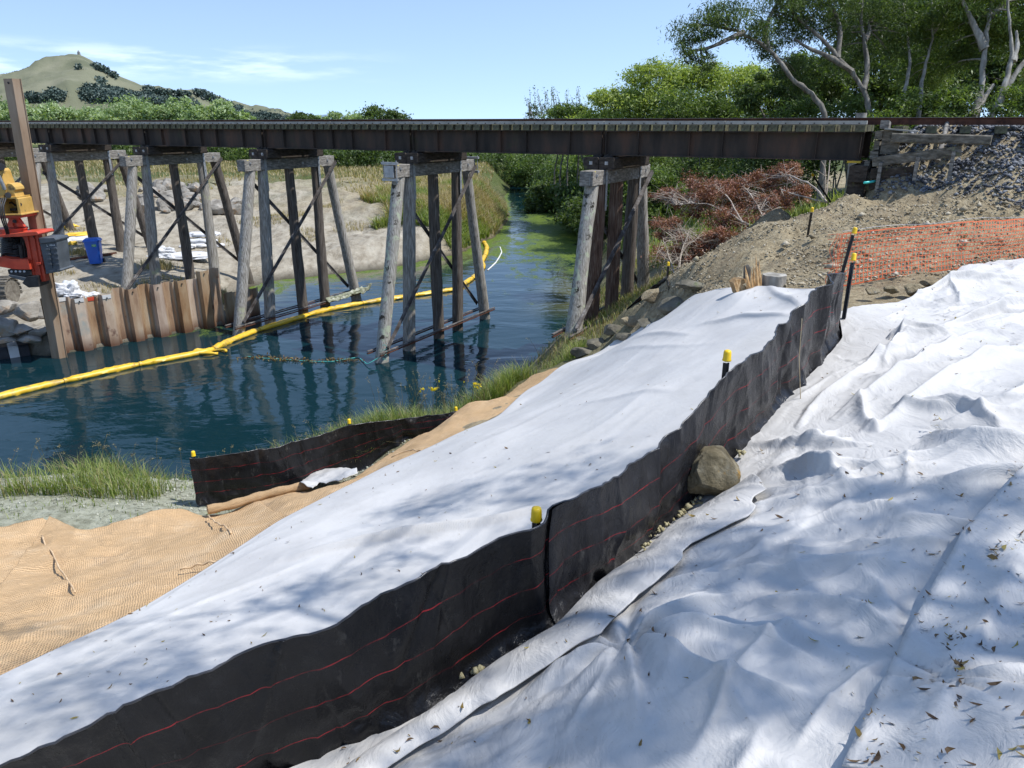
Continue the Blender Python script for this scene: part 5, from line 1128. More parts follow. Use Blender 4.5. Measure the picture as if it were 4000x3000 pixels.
# tall pile being driven
TP = thing('tall_sheet_pile', (-14.2, 21.6, WZ), 'tall brown steel pile held upright by the red machine, rising above the rails', 'steel pile')
b0 = pty(228, 1410, 21.6); b0[2] = WZ-1; t0 = pty(45, 308, 21.75)
ax = t0-b0; u = np.array([.97, -.24, 0]); nn = np.array([-.24, -.97, 0])
cs = [(-.26, -.06), (-.23, -.05), (-.14, .13), (.15, .13), (.22, -.04), (.26, -.04)]; cs = cs+[(a_, b_-.016) for a_, b_ in cs[::-1]]; n = len(cs)
v = [b0+ax*q+u*a_+nn*b_ for q in np.linspace(0, 1, 9) for a_, b_ in cs]
mesh_obj('steel_section', np.array(v), [(i*n+k, i*n+(k+1) % n, (i+1)*n+(k+1) % n, (i+1)*n+k) for i in range(8) for k in range(n)]+[tuple(range(8*n, 9*n))], M['sheet_tall'], TP)
MB().tube([t0-ax*.012+u*(.02)+nn*.14, t0-ax*.012+u*.02+nn*.15], .03, 10).obj('lifting_hole', M['steel_dark'], TP)

# pile driver on the arm of an excavator
EX = thing('pile_driver', pty(150, 1000, 21.2), 'red vibrating pile driver head with charcoal clamp box on a yellow excavator arm', 'pile driver')
def Q(x, y, Y=21.1): return pty(x/3.319, 640+y/3.319, Y)
def plate(pts, Y, depth, name, mat, parent=EX, sub=None):
    o = MB().prism([Q(x, y, Y) for x, y in pts], (0, depth, 0)).obj(name, mat, parent)
    bv = o.modifiers.new('edge', 'BEVEL'); bv.width = .008; bv.segments = 1; return o
fr = plate([(268, 915), (400, 893), (495, 895), (518, 1000), (560, 1240), (607, 1518), (500, 1538), (483, 1455), (432, 1440), (392, 1372), (362, 1240), (345, 1100), (312, 985)], 20.95, .16, 'side_frame', M['red'])
mb = MB()
for a_, b_ in (((345, 905), (440, 1440)), ((425, 900), (535, 1500)), ((475, 898), (588, 1510))): mb.beam(Q(*a_, 20.93), Q(*b_, 20.93), .035, .05)
mb.obj('rib', M['red'], fr)
mb = MB()
for i in range(9):
    q = i/8; c = Q(505+85*q, 960+520*q, 20.93); mb.obox(c, (.012, 0, 0), (0, .02, 0), (0, 0, .012)); c = Q(455+60*q, 985+450*q, 20.93); mb.obox(c, (.012, 0, 0), (0, .02, 0), (0, 0, .012))
props(mb.obj('bolts', M['red'], fr), kind='stuff')
plate([(420, 935), (440, 932), (445, 955), (425, 960)], 20.91, .02, 'pivot_hole', M['rubber'], fr); plate([(465, 1285), (520, 1275), (530, 1310), (470, 1325)], 20.86, .1, 'lug', M['red'], fr)
plate([(-20, 925), (300, 888), (470, 878), (500, 905), (495, 925), (270, 945), (-20, 955)], 20.75, .75, 'top_frame', M['red'])
plate([(-40, 1212), (8, 1206), (150, 1236), (362, 1240), (392, 1372), (260, 1372), (165, 1365), (20, 1338), (-40, 1330)], 20.8, .35, 'lower_arm', M['red'])
mb = MB(); c = Q(165, 862, 21.2)
mb.tube([c+np.array([0, 0, -.10]), c+np.array([0, 0, .04])], .36, 32); mb.tube([c+np.array([0, 0, .04]), c+np.array([0, 0, .075])], .385, 32); mb.tube([c+np.array([0, 0, -.125]), c+np.array([0, 0, -.10])], .39, 32)
mb.obj('slewing_ring', M['red'], EX, 40)
plate([(78, 822), (108, 735), (120, 700), (235, 700), (268, 745), (318, 818), (225, 818), (200, 770), (160, 770), (170, 822)], 21.0, .10, 'pivot_bracket', M['red'])
plate([(78, 822), (108, 735), (120, 700), (235, 700), (268, 745), (318, 818)], 21.35, .08, 'pivot_bracket', M['red'])
mb = MB(); mb.tube([Q(188, 745, 20.93), Q(188, 745, 21.5)], .05, 14); mb.obj('pivot_pin', M['steel_dark'], EX, 40)
plate([(-30, 672), (284, 668), (284, 700), (-30, 712)], 20.85, .7, 'flange', M['red'])
# yellow arm head
plate([(-30, 655), (278, 648), (284, 668), (-30, 673)], 20.8, .8, 'arm_flange', M['yellow_paint'])
plate([(198, 440), (232, 452), (274, 650), (236, 652)], 20.85, .62, 'arm_cheek', M['yellow_paint']); plate([(-30, 440), (8, 440), (48, 655), (8, 660)], 20.85, .62, 'arm_cheek', M['yellow_paint'])
plate([(-30, 428), (150, 430), (212, 425), (216, 455), (-30, 462)], 20.85, .62, 'arm_crossbar', M['yellow_paint'])
plate([(0, 470), (200, 462), (238, 650), (40, 655)], 21.3, .08, 'arm_web', M['yellow_paint'])
plate([(-30, 60), (0, 95), (30, 180), (62, 262), (70, 380), (40, 432), (-30, 432)], 20.9, .45, 'arm_link', M['yellow_paint'])
plate([(62, 290), (100, 252), (150, 262), (190, 300), (205, 335), (180, 362), (205, 430), (145, 432), (130, 405), (100, 395), (75, 410), (40, 430)], 20.95, .40, 'arm_link', M['yellow_paint'])
mb = MB(); mb.tube([Q(-30, 130, 20.8), Q(30, 255, 20.85), Q(62, 330, 20.9)], .045, 12); mb.obj('hydraulic_rod', M['galv'], EX, 40)
mb = MB(); mb.tube([Q(5, 35, 20.8), Q(10, 38, 21.2)], .10, 16); mb.tube([Q(105, 405, 20.82), Q(105, 405, 21.4)], .075, 14); mb.tube([Q(258, 525, 20.9), Q(258, 525, 21.2)], .05, 12); mb.obj('pivot_pin', M['rubber'], EX, 40)
mb = MB(); mb.obox(Q(150, 590, 21.2), (.16, 0, 0), (0, .05, 0), (0, 0, .03)); mb.tube([Q(60, 520, 21.25), Q(150, 500, 21.15), Q(200, 540, 21.25)], .03, 8); mb.obj('hydraulic_hose', M['rubber'], EX, 40)
mb = MB(); r_ = np.random.default_rng(8)
for i in range(9):
    y0 = 965+24*i; mb.tube(resamp(np.array([Q(250, y0-8, 21.3), Q(150, y0-22+10*math.sin(i), 21.05), Q(60, y0-10, 20.95), Q(15, y0+30, 21.0), Q(50, y0+75, 21.05), Q(190, y0+85+10*math.cos(i*2), 21.1), Q(330, y0+60, 21.3)]), 24, 1), .034, 8)
mb.obj('hydraulic_hose', M['rubber'], EX, True)
mb = MB()
for k_ in range(3): mb.tube(resamp(np.array([Q(20+30*k_, 440, 20.8), Q(-5+22*k_, 560, 20.55), Q(10+26*k_, 700, 20.5), Q(60+20*k_, 830, 20.6), Q(90+16*k_, 920, 20.8), Q(110+20*k_, 1010, 20.95)]), 26, 1), .019, 7)
mb.obj('hydraulic_hose', M['rubber'], EX, True)
plate([(50, 945), (330, 940), (365, 1245), (60, 1235), (10, 1100)], 21.42, .12, 'inner_housing', M['rubber'])
mb = MB(); mb.tube([Q(265, 1050, 21.0), Q(290, 1240, 21.0)], .055, 12); mb.tube([Q(300, 1010, 21.05), Q(330, 1240, 21.05)], .03, 10); mb.obj('hydraulic_rod', M['steel_dark'], EX, 40)
plate([(95, 1372), (390, 1378), (405, 1442), (345, 1460), (240, 1450), (110, 1430)], 20.85, .5, 'jaw', M['rubber']); plate([(100, 1440), (130, 1438), (335, 1475), (325, 1515), (290, 1515), (130, 1470)], 20.8, .4, 'jaw', M['greybox'])
plate([(345, 1462), (490, 1452), (505, 1596), (370, 1606), (285, 1548), (310, 1510)], 20.8, .5, 'jaw', M['rubber'])
mb = MB()
for i in range(4): mb.tube([Q(150+55*i, 1395, 20.82), Q(152+55*i, 1395, 20.9)], .03, 10)
mb.obj('bolt', M['galv'], EX)
# grey clamp box
bx_ = plate([(505, 985), (725, 975), (738, 1040), (768, 1290), (785, 1375), (598, 1412), (560, 1240)], 20.9, .55, 'clamp_box', M['greybox'])
plate([(498, 962), (700, 958), (725, 985), (722, 1010), (520, 1035)], 20.84, .66, 'box_rim', M['greybox'], bx_); plate([(590, 1395), (770, 1362), (795, 1378), (790, 1395), (600, 1428)], 20.84, .66, 'box_rim', M['greybox'], bx_)
for (a_, b_), (c_, d_) in (((628, 1095), (668, 1345)), ((725, 1085), (765, 1350))):
    mb = MB(); mb.beam(Q(a_, b_, 20.89), Q(c_, d_, 20.89), .035, .06)
    for i in range(4): q = (i+.2)/4; p = Q(a_+(c_-a_)*q, b_+(d_-b_)*q, 20.85); mb.obox(p+np.array([-.02, 0, 0]), (.05, 0, 0), (0, .03, 0), (0, 0, .02))
    mb.obj('rib', M['greybox'], bx_)
mb = MB(); mb.beam(Q(600, 1112, 20.89), Q(740, 1095, 20.89), .02, .03); mb.beam(Q(640, 1300, 20.89), Q(760, 1290, 20.89), .02, .03); mb.obj('cross_rib', M['greybox'], bx_)
mb = MB(); p = Q(610, 1058, 20.885)
def stroke(a_, b_, w=.012): mb.beam(Q(*a_, 20.885), Q(*b_, 20.885), .006, w)
stroke((603, 1046), (610, 1068)); stroke((608, 1070), (622, 1068))
for x in (646, 664, 682, 700): stroke((x, 1062), (x+5, 1044), .009); stroke((x+5, 1044), (x+12, 1060), .009); stroke((x+3, 1056), (x+10, 1054), .006)
mb.obj('lettering', M['white_print'], bx_)
# excavator track of the machine
XC = thing('excavator_track', (-17.2, 22.8, -6), 'end of a muddy crawler track at the left edge behind the boulders', 'crawler track')
M['track'] = simple('muddy_track_steel', [(.3, (.10, .085, .065)), (.7, (.30, .27, .22))], 8, .8, .3, bump=.5, bdist=.01)
c = pty(20, 1150, 23.6)
for i in range(15):
    th = math.radians(-60+18*i); r = .46; p = c+np.array([-.62, .45-r*math.cos(th)*.9, r*math.sin(th)]); d = np.array([0, math.sin(th), math.cos(th)]); nrm_ = np.array([0, -math.cos(th), math.sin(th)])
    mb = MB(); mb.obox(p, (.62, .0, 0), d*.058, nrm_*.012); mb.obox(p+nrm_*.03, (.62, 0, 0), d*.010, nrm_*.024); mb.obj('track_pad', M['track'], XC)
MB().tube([c+np.array([-1.2, .45, 0]), c+np.array([-.05, .45, 0])], .40, 24).obj('idler_wheel', M['track'], XC, 40)

# wheelie bin
BI = thing('wheelie_bin', (-17.15, 30.45, -5.45), 'blue wheelie bin with a green sticker standing under the bridge', 'bin')
c = np.array([-17.12, 30.4, gz(-17.12, 30.4)]); ux = np.array([.96, .28, 0]); uy = np.array([-.28, .96, 0]); zz_ = np.array([0, 0, 1.])
def taper(mb, z0, z1, w0, w1, d0, d1, dy=0, bev=.05):
    v = []
    for z, w, d in ((z0, w0, d0), (z1, w1, d1)):
        for a_, b_ in ((-1, -1+bev*4), (-1+bev*4, -1), (1-bev*4, -1), (1, -1+bev*4), (1, 1-bev*4), (1-bev*4, 1), (-1+bev*4, 1), (-1, 1-bev*4)): v.append(c+ux*a_*w/2+uy*(b_*d/2+dy)+zz_*z)
    mb.add(v, [(i, (i+1) % 8, (i+1) % 8+8, i+8) for i in range(8)]+[tuple(range(8))[::-1], tuple(range(8, 16))]); return mb
taper(MB(), .05, .96, .42, .56, .44, .60).obj('body', M['bin'], BI)
mb = MB(); taper(mb, .95, 1.00, .62, .62, .66, .66); taper(mb, 1.0, 1.06, .60, .50, .62, .5); mb.obj('lid', M['bin'], BI)
mb = MB(); mb.tube([c+ux*-.24+uy*.36+zz_*.98, c+ux*-.24+uy*.42+zz_*1.0, c+ux*.24+uy*.42+zz_*1.0, c+ux*.24+uy*.36+zz_*.98], .016, 8); mb.obj('handle', M['bin'], BI, 40)
for sg in (-1, 1): MB().tube([c+ux*(.22*sg)+uy*.24+zz_*.10, c+ux*(.28*sg)+uy*.24+zz_*.10], .10, 18).obj('wheel', M['rubber'], BI, 40)
st_ = MB().obox(c+ux*.09-uy*.296+zz_*.80, ux*.085, uy*.004+zz_*.0, zz_*.05-uy*.004).obj('sticker', M['green_sticker'], BI)
mb = MB()
for i, (x, z, w, h) in enumerate(((.04, .82, .02, .012), (.09, .825, .025, .010), (.14, .82, .018, .012), (.07, .785, .016, .014), (.115, .782, .02, .012))): mb.obox(c+ux*x-uy*.304+zz_*z, ux*w*.8, uy*.002, zz_*h*.7)
mb.obj('sticker_print', M['white_print'], st_)

# soft things: sacks and tarpaulins
def sack(name, c, size, yaw, mat, label, cat, group=None, seed=1, crump=.12, flat=1.0):
    n, m = 40, 26; u, v = np.meshgrid(np.linspace(0, 2*np.pi, n, endpoint=False), np.linspace(-np.pi/2, np.pi/2, m), indexing='ij')
    def se(t, e): return np.sign(t)*np.abs(t)**e
    x = se(np.cos(v), .5)*se(np.cos(u), .6); y = se(np.cos(v), .5)*se(np.sin(u), .6); z = se(np.sin(v), .8)
    no = 1+crump*fbm(x*2.2+z+seed, y*2.2-z, seed, 4)*2+crump*.5*(ridged(x*2+z*1.5, y*2+z, seed+3, 3)-1)
    x, y, z = x*no*size[0]/2, y*no*size[1]/2, z*no*size[2]/2; z = np.where(z < 0, z*.5, z)
    cy, sy = math.cos(yaw), math.sin(yaw); P = np.stack([c[0]+x*cy-y*sy, c[1]+x*sy+y*cy, c[2]+z+size[2]*.2], -1).reshape(-1, 3)
    i = np.arange(n)[:, None]*m+np.arange(m-1)[None]; j = (np.arange(n)[:, None]+1) % n*m+np.arange(m-1)[None]
    return props(mesh_obj(name, P, np.stack([i, j, j+1, i+1], -1).reshape(-1, 4), mat, smooth=True, at=c), label, cat, group)
def H(x, y): return hitr(x, y, 15, 70)
GS = 'pale sacks and tarpaulins on the sandy bank'
sack('sack', H(310, 950)+[0, 0, 0], (1.5, .8, .40), .5, M['sack'], 'white sack bulging between yellow tarpaulin and the blue bin', 'sack', GS, 1, .2)
sack('tarpaulin', H(285, 925), (1.7, .9, .22), .9, M['tarp_yellow'], 'bright yellow tarpaulin crumpled behind the blue bin', 'tarpaulin', GS, 2, .35)
sack('tarpaulin', H(262, 895)+[0, .3, 0], (1.0, .7, .28), -.3, M['tarp_yellow'], 'small yellow tarpaulin bundle by the dry grass left of the bin', 'tarpaulin', GS, 3, .35)
sack('sack', H(285, 955), (.40, .25, .22), .2, M['tarp_yellow'], 'small yellow lined sack mouth at the end of the white sack', 'sack', GS, 12, .2)
sack('sack', H(690, 1005), (2.9, 1.5, .24), .15, M['sack'], 'wide flat white sack lying on the sand behind the pier', 'sack', GS, 4, .22)
sack('sack', H(640, 992), (1.0, .7, .42), .5, M['sack'], 'crumpled white sack heaped on the left end of the flat one', 'sack', GS, 5, .4)
sack('sack', H(665, 1012), (.9, .5, .3), -.4, M['sack'], 'loose folded white sack at the front of the wide flat one', 'sack', GS, 6, .4)
for i, (x, y, dz, sz) in enumerate(((735, 968, 0, (.75, .5, .25)), (775, 966, 0, (.8, .5, .25)), (845, 962, 0, (.9, .5, .22)), (795, 958, .22, (1.5, .6, .24)), (800, 945, .46, (1.5, .7, .30)), (775, 938, .42, (.9, .5, .2)))):
    sack('sack', H(x, y)*np.array([1, 1, 1])+[0, 0, dz*.6], sz, .2*math.sin(i*2), M['sack'], ['leftmost small white sack at the base of the stack', 'second small white sack at the base of the stack', 'rightmost white sack at the base of the stack', 'long white sack lying across the middle of the stack', 'topmost long white sack of the stack', 'short white sack tucked at the top left of the stack'][i], 'sack', GS, 20+i, .14)
for i, (x, y, sz) in enumerate(((262, 1150, (.85, .6, .62)), (290, 1160, (.7, .5, .24)), (322, 1162, (.8, .5, .2)), (350, 1158, (.6, .4, .2)))):
    sack('sack', H(x, y), sz, .8*math.sin(i*3), M['sack'], ['tall crumpled white sack behind the left end of the sheet pile wall', 'low white sack right of the tall crumpled one behind the wall', 'flattened white sack behind the second sheet pile', 'small grey white sack at the right of the row behind the wall'][i], 'sack', GS, 30+i, .35)

# stones one can tell apart
def rock(name, c, size, mat, label, seed, group=None, cuts=11, yaw=0, sub=3, rough=.10, sink=.25, smooth=20):
    r = np.random.default_rng(seed); import bmesh
    bm = bmesh.new(); bmesh.ops.create_icosphere(bm, subdivisions=sub, radius=1); V = np.array([v.co for v in bm.verts]); F = [[v.index for v in f.verts] for f in bm.faces]; bm.free()
    for _ in range(cuts):
        n = r.normal(size=3); n /= np.linalg.norm(n); d = r.uniform(.48, .80); q = V@n-d; V = np.where(q[:, None] > 0, V-n*q[:, None]*.93, V)
    V *= 1+rough*fbm(V[:, 0]*1.8+V[:, 2]+seed, V[:, 1]*1.8-V[:, 2], seed, 4)[:, None]
    V = V*np.array(size)/2*1.18; cy, sy = math.cos(yaw), math.sin(yaw); V = np.stack([V[:, 0]*cy-V[:, 1]*sy, V[:, 0]*sy+V[:, 1]*cy, V[:, 2]], 1)
    V = V+np.array(c)+[0, 0, size[2]*(.5-sink)]
    return props(mesh_obj(name, V, F, mat, smooth=smooth, at=c), label, 'rock', group)
q = hit(2775, 1955, 3, 8)
def corner_rock():
    """the big angular stone: bevelled wedge with a broad face towards the camera"""
    c = q+np.array([-.01, .06, .18]); r = np.random.default_rng(3); import bmesh
    bm = bmesh.new(); bmesh.ops.create_icosphere(bm, subdivisions=5, radius=1); V = np.array([v.co for v in bm.verts]); F = [[v.index for v in f.verts] for f in bm.faces]; bm.free()
    for n, d in (((.25, -.86, .42), .50), ((-.88, -.15, .30), .60), ((.10, .1, 1), .66), ((.72, -.1, .62), .62), ((-.62, .1, .72), .62), ((0, 0, -1), .55), ((.95, -.2, -.2), .74), ((-.75, -.55, -.1), .66), ((.3, -.5, .85), .66), ((.1, 1, .1), .6), ((-.2, -.75, -.6), .60)):
        n = np.array(n, float); n /= np.linalg.norm(n); t = V@n-d; V = np.where(t[:, None] > 0, V-n*t[:, None]*.96, V)
    V *= (1+.045*fbm(V[:, 0]*2.6+V[:, 2]*1.3, V[:, 1]*2.6+V[:, 2], 5, 5)+.035*(ridged(V[:, 0]*3+V[:, 2]*2, V[:, 1]*3-V[:, 2]*2, 9, 3)-1))[:, None]
    V = V*np.array([.275, .225, .245])+c
    return props(mesh_obj('rock', V, F, M['rock_fore'], smooth=18, at=c), 'big angular olive brown stone leaning on the long black fence', 'rock')
corner_rock()
rock('rock', hit(2745, 1975, 3, 8), (.11, .07, .05), M['gravel_lump'] if 'gravel_lump' in M else M.setdefault('gravel_lump', simple('pale_yellow_clod', [(.3, (.26, .22, .11)), (.7, (.55, .50, .32))], 30, .95, .1, bump=1, bdist=.01)), 'small pale clod wedged under the big angular stone', 77)
# clods along the foot of the fence
r_ = np.random.default_rng(14); CL = []
for (a_, b_), n in ((((2905, 1845), (2870, 1780)), 7), (((2540, 2140), (2700, 2005)), 26), (((2500, 2200), (2545, 2140)), 6), (((1800, 2700), (1880, 2655)), 8), (((2700, 2000), (2740, 1975)), 6)):
    for _ in range(n):
        t = r_.random(); CL.append(hit(a_[0]+(b_[0]-a_[0])*t+r_.normal(0, 6), a_[1]+(b_[1]-a_[1])*t+r_.normal(0, 5), 3, 8)+[0, 0, .075])
stones('clods', np.array(CL), .021, M['gravel_lump'], kind='stuff', seed=12, flat=.9)
CL = [hit(3545+r_.normal(0, 18), 2330+r_.normal(0, 6), 2, 6)+[0, 0, .05] for _ in range(14)]+[hit(3480+r_.normal(0, 12), 2166+r_.normal(0, 7), 2, 6)+[0, 0, .045] for _ in range(22)]+[hit(3545+r_.normal(0, 10), 2172+r_.normal(0, 5), 2, 6)+[0, 0, .045] for _ in range(12)]
stones('clods', np.array(CL), .012, M['gravel_lump'], kind='stuff', seed=13, flat=.9)
# boulders at the left edge of the water
for i, (x, y, Y, sz) in enumerate(((25, 1265, 21.7, (1.0, .8, .62)), (108, 1205, 22.4, (.85, .8, .62)), (165, 1222, 22.5, (.5, .5, .45)), (95, 1280, 21.9, (.95, .7, .34)), (165, 1290, 22.0, (.62, .6, .42)), (20, 1195, 22.5, (.9, .8, .5)), (35, 1320, 21.6, (1.0, .6, .30)), (115, 1318, 21.7, (.8, .5, .28)), (-60, 1260, 22, (.9, .8, .7)), (-70, 1330, 21.5, (.9, .6, .4)))):
    lab = ['large grey boulder at the left edge under the crawler track', 'rounded cream boulder below the crawler track', 'dark small boulder touching the tall steel pile', 'long flat tan boulder in the row by the water', 'tawny wedge shaped boulder beside the sheet pile wall', 'grey boulder directly under the crawler track', 'flat shaded boulder above the black and white float', 'small grey boulder in front of the long tan one', 'grey boulder beyond the left edge above the water', 'low boulder beyond the left edge at the waterline'][i]
    rock('boulder', pty(x, y+sz[2]*55, Y), sz, M['rock'], lab, 100+i, 'boulders at the left edge of the water', yaw=i*1.3, sink=.15)
# rubble heap on the sandy bank
r_ = np.random.default_rng(31)
for i in range(58):
    if i < 12: x, y = r_.uniform(336, 412), r_.uniform(745, 785)
    elif i < 50: x, y = r_.uniform(548, 800), r_.uniform(735, 830)+0
    else: x, y = r_.uniform(815, 925), r_.uniform(808, 838)
    s_ = r_.uniform(.35, 1.0); s_ *= 1.2; rock('boulder', hitr(x, y), (s_*1.2, s_, s_*.8), M['rock'], ['pale brown stone in the left rubble heap between the two leftmost piers', 'pale brown stone in the large rubble heap behind the sack pier', 'pale stone in the short rubble row beside the wall end pier'][0 if i < 12 else 1 if i < 50 else 2], 200+i, ['stones of the left rubble heap', 'stones of the large rubble heap', 'stones of the short rubble row'][0 if i < 12 else 1 if i < 50 else 2], yaw=i, sub=2, cuts=12, smooth=None)
# mossy boulders by the right bank pier
for i, (x, y, sz) in enumerate(((2405, 1290, (.62, .5, .40)), (2340, 1345, (.9, .7, .40)), (2300, 1375, (.8, .6, .45)), (2450, 1320, (.6, .5, .35)), (2480, 1250, (.7, .6, .35)), (2620, 1195, (.9, .6, .5)), (2560, 1150, (.8, .6, .4)), (2700, 1110, (.7, .5, .3)), (2265, 1330, (.5, .4, .3)), (2530, 1265, (.5, .4, .25)))):
    lab = ['squared grey boulder right of the leaning pier pile', 'broad mossy boulder above the water by the pier', 'lowest mossy boulder beside the pier foot', 'dark boulder just left of the short black fence', 'brown boulder upslope behind the short black fence', 'slab of grey rock left of the torn stump', 'rounded boulder on the crest above the dry brush', 'flat stone half buried near the crest', 'small boulder against the leaning pile', 'small stone beside the capped picket of the short fence'][i]
    rock('boulder', hit(x, y, 10, 30), np.array(sz)*[.8, .8, .6], M['rock_dark'] if i not in (4, 6) else M['earth'], lab, 300+i, 'mossy boulders on the right bank', yaw=i*1.7, sink=.5, rough=.2)
# lumps of earth under the orange barrier
for i, (x, y, sz) in enumerate(((3560, 1150, (.30, .2, .16)), (3480, 1145, (.22, .2, .12)), (3400, 1150, (.25, .18, .10)), (3620, 1120, (.25, .2, .12)), (3760, 930, (.20, .14, .16)))):
    lab = ['square brown clod below the orange barrier', 'second earth clod below the orange barrier', 'small stone at the edge of the upper white sheet', 'earth clod near the right end of the dirt strip', 'round pale orange stone behind the barrier mesh'][i]
    rock('clod', hit(x, y, 6, 20)+[0, 0, .02], np.array(sz)*.8, M['earth'] if i < 4 else M['gravel_lump'], lab, 400+i, 'loose lumps along the orange barrier', yaw=i, sub=3, rough=.2)

# torn stump
q = pt(2965, 1165, 10.05); TS = thing('torn_stump', q, 'splintered tree stump with fresh orange wood poking through the white sheet', 'tree stump')
mb = MB(); c = pt(3018, 1150, 10.1); n = 20; v = []
for z, s_ in ((-.15, 1.15), (0, 1.0), (.16, .96), (.272, .95)):
    for k in range(n): th = 2*math.pi*k/n; r = .165*s_*(1+.05*math.sin(th*7)+.03*math.sin(th*13)); v.append(c+np.array([r*math.cos(th), r*math.sin(th), z+.004*math.sin(th*5)]))
mb.add(v, [(i*n+k, i*n+(k+1) % n, (i+1)*n+(k+1) % n, (i+1)*n+k) for i in range(3) for k in range(n)]+[tuple(range(3*n, 4*n))]); mb.obj('trunk', M['bark_pale'], TS, 40)
mb = MB(); r_ = np.random.default_rng(5)
def shard(x0, y0, x1, y1, w, dz=0, t=10.0):
    a_ = pt(x0, y0, t+dz); b_ = pt(x1, y1, t+dz+r_.normal(0, .02)); m_ = (a_+b_)/2+r_.normal(0, .006, 3); sx = np.array([w, w*.25, 0]); sy_ = np.array([0, w*.55, 0])
    mb.add([a_-sx, a_-sy_, a_+sx, a_+sy_, m_-sx*.75, m_-sy_*.7, m_+sx*.7, m_+sy_*.7, b_], [(0, 1, 5, 4), (1, 2, 6, 5), (2, 3, 7, 6), (3, 0, 4, 7), (4, 5, 8), (5, 6, 8), (6, 7, 8), (7, 4, 8)])
for a_ in ((2962, 1150, 2952, 988, .030), (2972, 1150, 2965, 1015, .034), (2950, 1150, 2944, 1032, .030), (2940, 1150, 2935, 1050, .028), (2928, 1140, 2910, 1035, .034), (2935, 1150, 2918, 1080, .03), (2945, 1160, 2938, 1100, .035), (2972, 1140, 2975, 1070, .03), (2955, 1160, 2940, 1090, .022), (2918, 1150, 2900, 1110, .03),
           (2985, 1140, 2988, 1075, .02), (2905, 1150, 2895, 1118, .02), (2925, 1160, 2922, 1115, .02), (2935, 1165, 2945, 1118, .016), (2912, 1145, 2908, 1112, .018), (2880, 1110, 2870, 1075, .010)): shard(*a_, dz=r_.normal(0, .05))
mb.obj('splinters', M['wood_fresh'], TS)
mb = MB(); c = pt(2895, 1120, 10.0); mb.prism([pt(x, y, 10.0) for x, y in ((2866, 1105), (2880, 1092), (2912, 1090), (2916, 1103), (2900, 1112), (2930, 1125), (2925, 1150), (2880, 1150))], (0, .22, -.02)); mb.obj('split_face', M['wood_fresh'], TS)
c = pt(2925, 1045, 10.05); MB().tube([c+[0, 0, -.2], c+[-.01, 0, -.05], c+[-.03, .02, .03]], [.05, .055, .035], 8, jit=.25).obj('knot', M['bark'], TS, 50)

# floating boom
BO = thing('floating_boom', ptz(900, 1330, WZ), 'long yellow floating boom stretched across the river from the left edge', 'floating boom')
bp = [(-160, 1592), (0, 1548), (200, 1500), (500, 1432), (740, 1386), (812, 1372), (890, 1335), (1000, 1291), (1130, 1252), (1250, 1216), (1380, 1190), (1480, 1174), (1600, 1156), (1690, 1143), (1780, 1130), (1825, 1100), (1870, 1068), (1888, 1040), (1882, 1020), (1896, 995), (1902, 965), (1890, 945)]
BPt = resamp(np.array([ptz(x, y, WZ+.05) for x, y in bp]), 500, 0); BPt[2:-2] = (BPt[:-4]+BPt[4:]+BPt[2:-2])/3; ss = np.r_[0, np.cumsum(np.linalg.norm(np.diff(BPt, axis=0), axis=1))]
edges = [0]; r_ = np.random.default_rng(9)
while edges[-1] < ss[-1]: edges.append(edges[-1]+r_.uniform(1.8, 2.6))
for a_, b_ in zip(edges[:-1], edges[1:]):
    b_ = min(b_, ss[-1]); m = 26
    if b_-a_ < .3: continue
    sq = np.linspace(a_+.01, b_-.01, m); C = np.stack([np.interp(sq, ss, BPt[:, i]) for i in range(3)], 1); d = np.gradient(C, axis=0); d /= np.linalg.norm(d, axis=1)[:, None]; sd = np.cross(d, [0, 0, 1]); n = 12; v = []
    for i in range(m):
        e = min(i, m-1-i)/3.0; rr = .115*(min(1, .62+.38*e))*(1+.05*vnoise(sq[i]*3, 0., 5)*2)
        for k in range(n): th = 2*math.pi*k/n; w_ = rr*(1+.07*r_.normal()); v.append(C[i]+sd[i]*math.cos(th)*w_*1.1+np.array([0, 0, math.sin(th)*w_*.85]))
    mesh_obj('boom_section', np.array(v), [(i*n+k, (i+1)*n+k, (i+1)*n+(k+1) % n, i*n+(k+1) % n) for i in range(m-1) for k in range(n)]+[tuple(range(n)), tuple(range((m-1)*n, m*n))[::-1]], M['boom'], BO, smooth=50)
mb = MB()
for e in edges[1:-1]:
    c = np.array([np.interp(e, ss, BPt[:, i]) for i in range(3)]); c1 = np.array([np.interp(e+.06, ss, BPt[:, i]) for i in range(3)]); mb.tube([c, c1], .085, 10)
mb.obj('joint_band', M['boom'], BO, 40)
c = ptz(820, 1378, WZ+.02); P = np.array([c+np.array([.5*math.cos(t), .22*math.sin(t), .03+.03*math.sin(3*t)]) for t in np.linspace(0, 5.4, 24)]); mb = MB().tube(P, [.035+.02*abs(math.sin(i)) for i in range(24)], 7, jit=.4); mb.obj('loose_skirt', M['boom'], BO, True)
T = thing('float_line', ptz(1950, 1000, WZ), 'thin pale rope curving on the water beside the twisted end of the boom', 'rope')
MB().tube(resamp(np.array([ptz(x, y, WZ+.01) for x, y in ((1905, 1055), (1935, 1028), (1950, 1005), (1960, 985), (1953, 965))]), 24, 1), .035, 6, jit=.5).obj('cord', M['white_cord'], T, True)
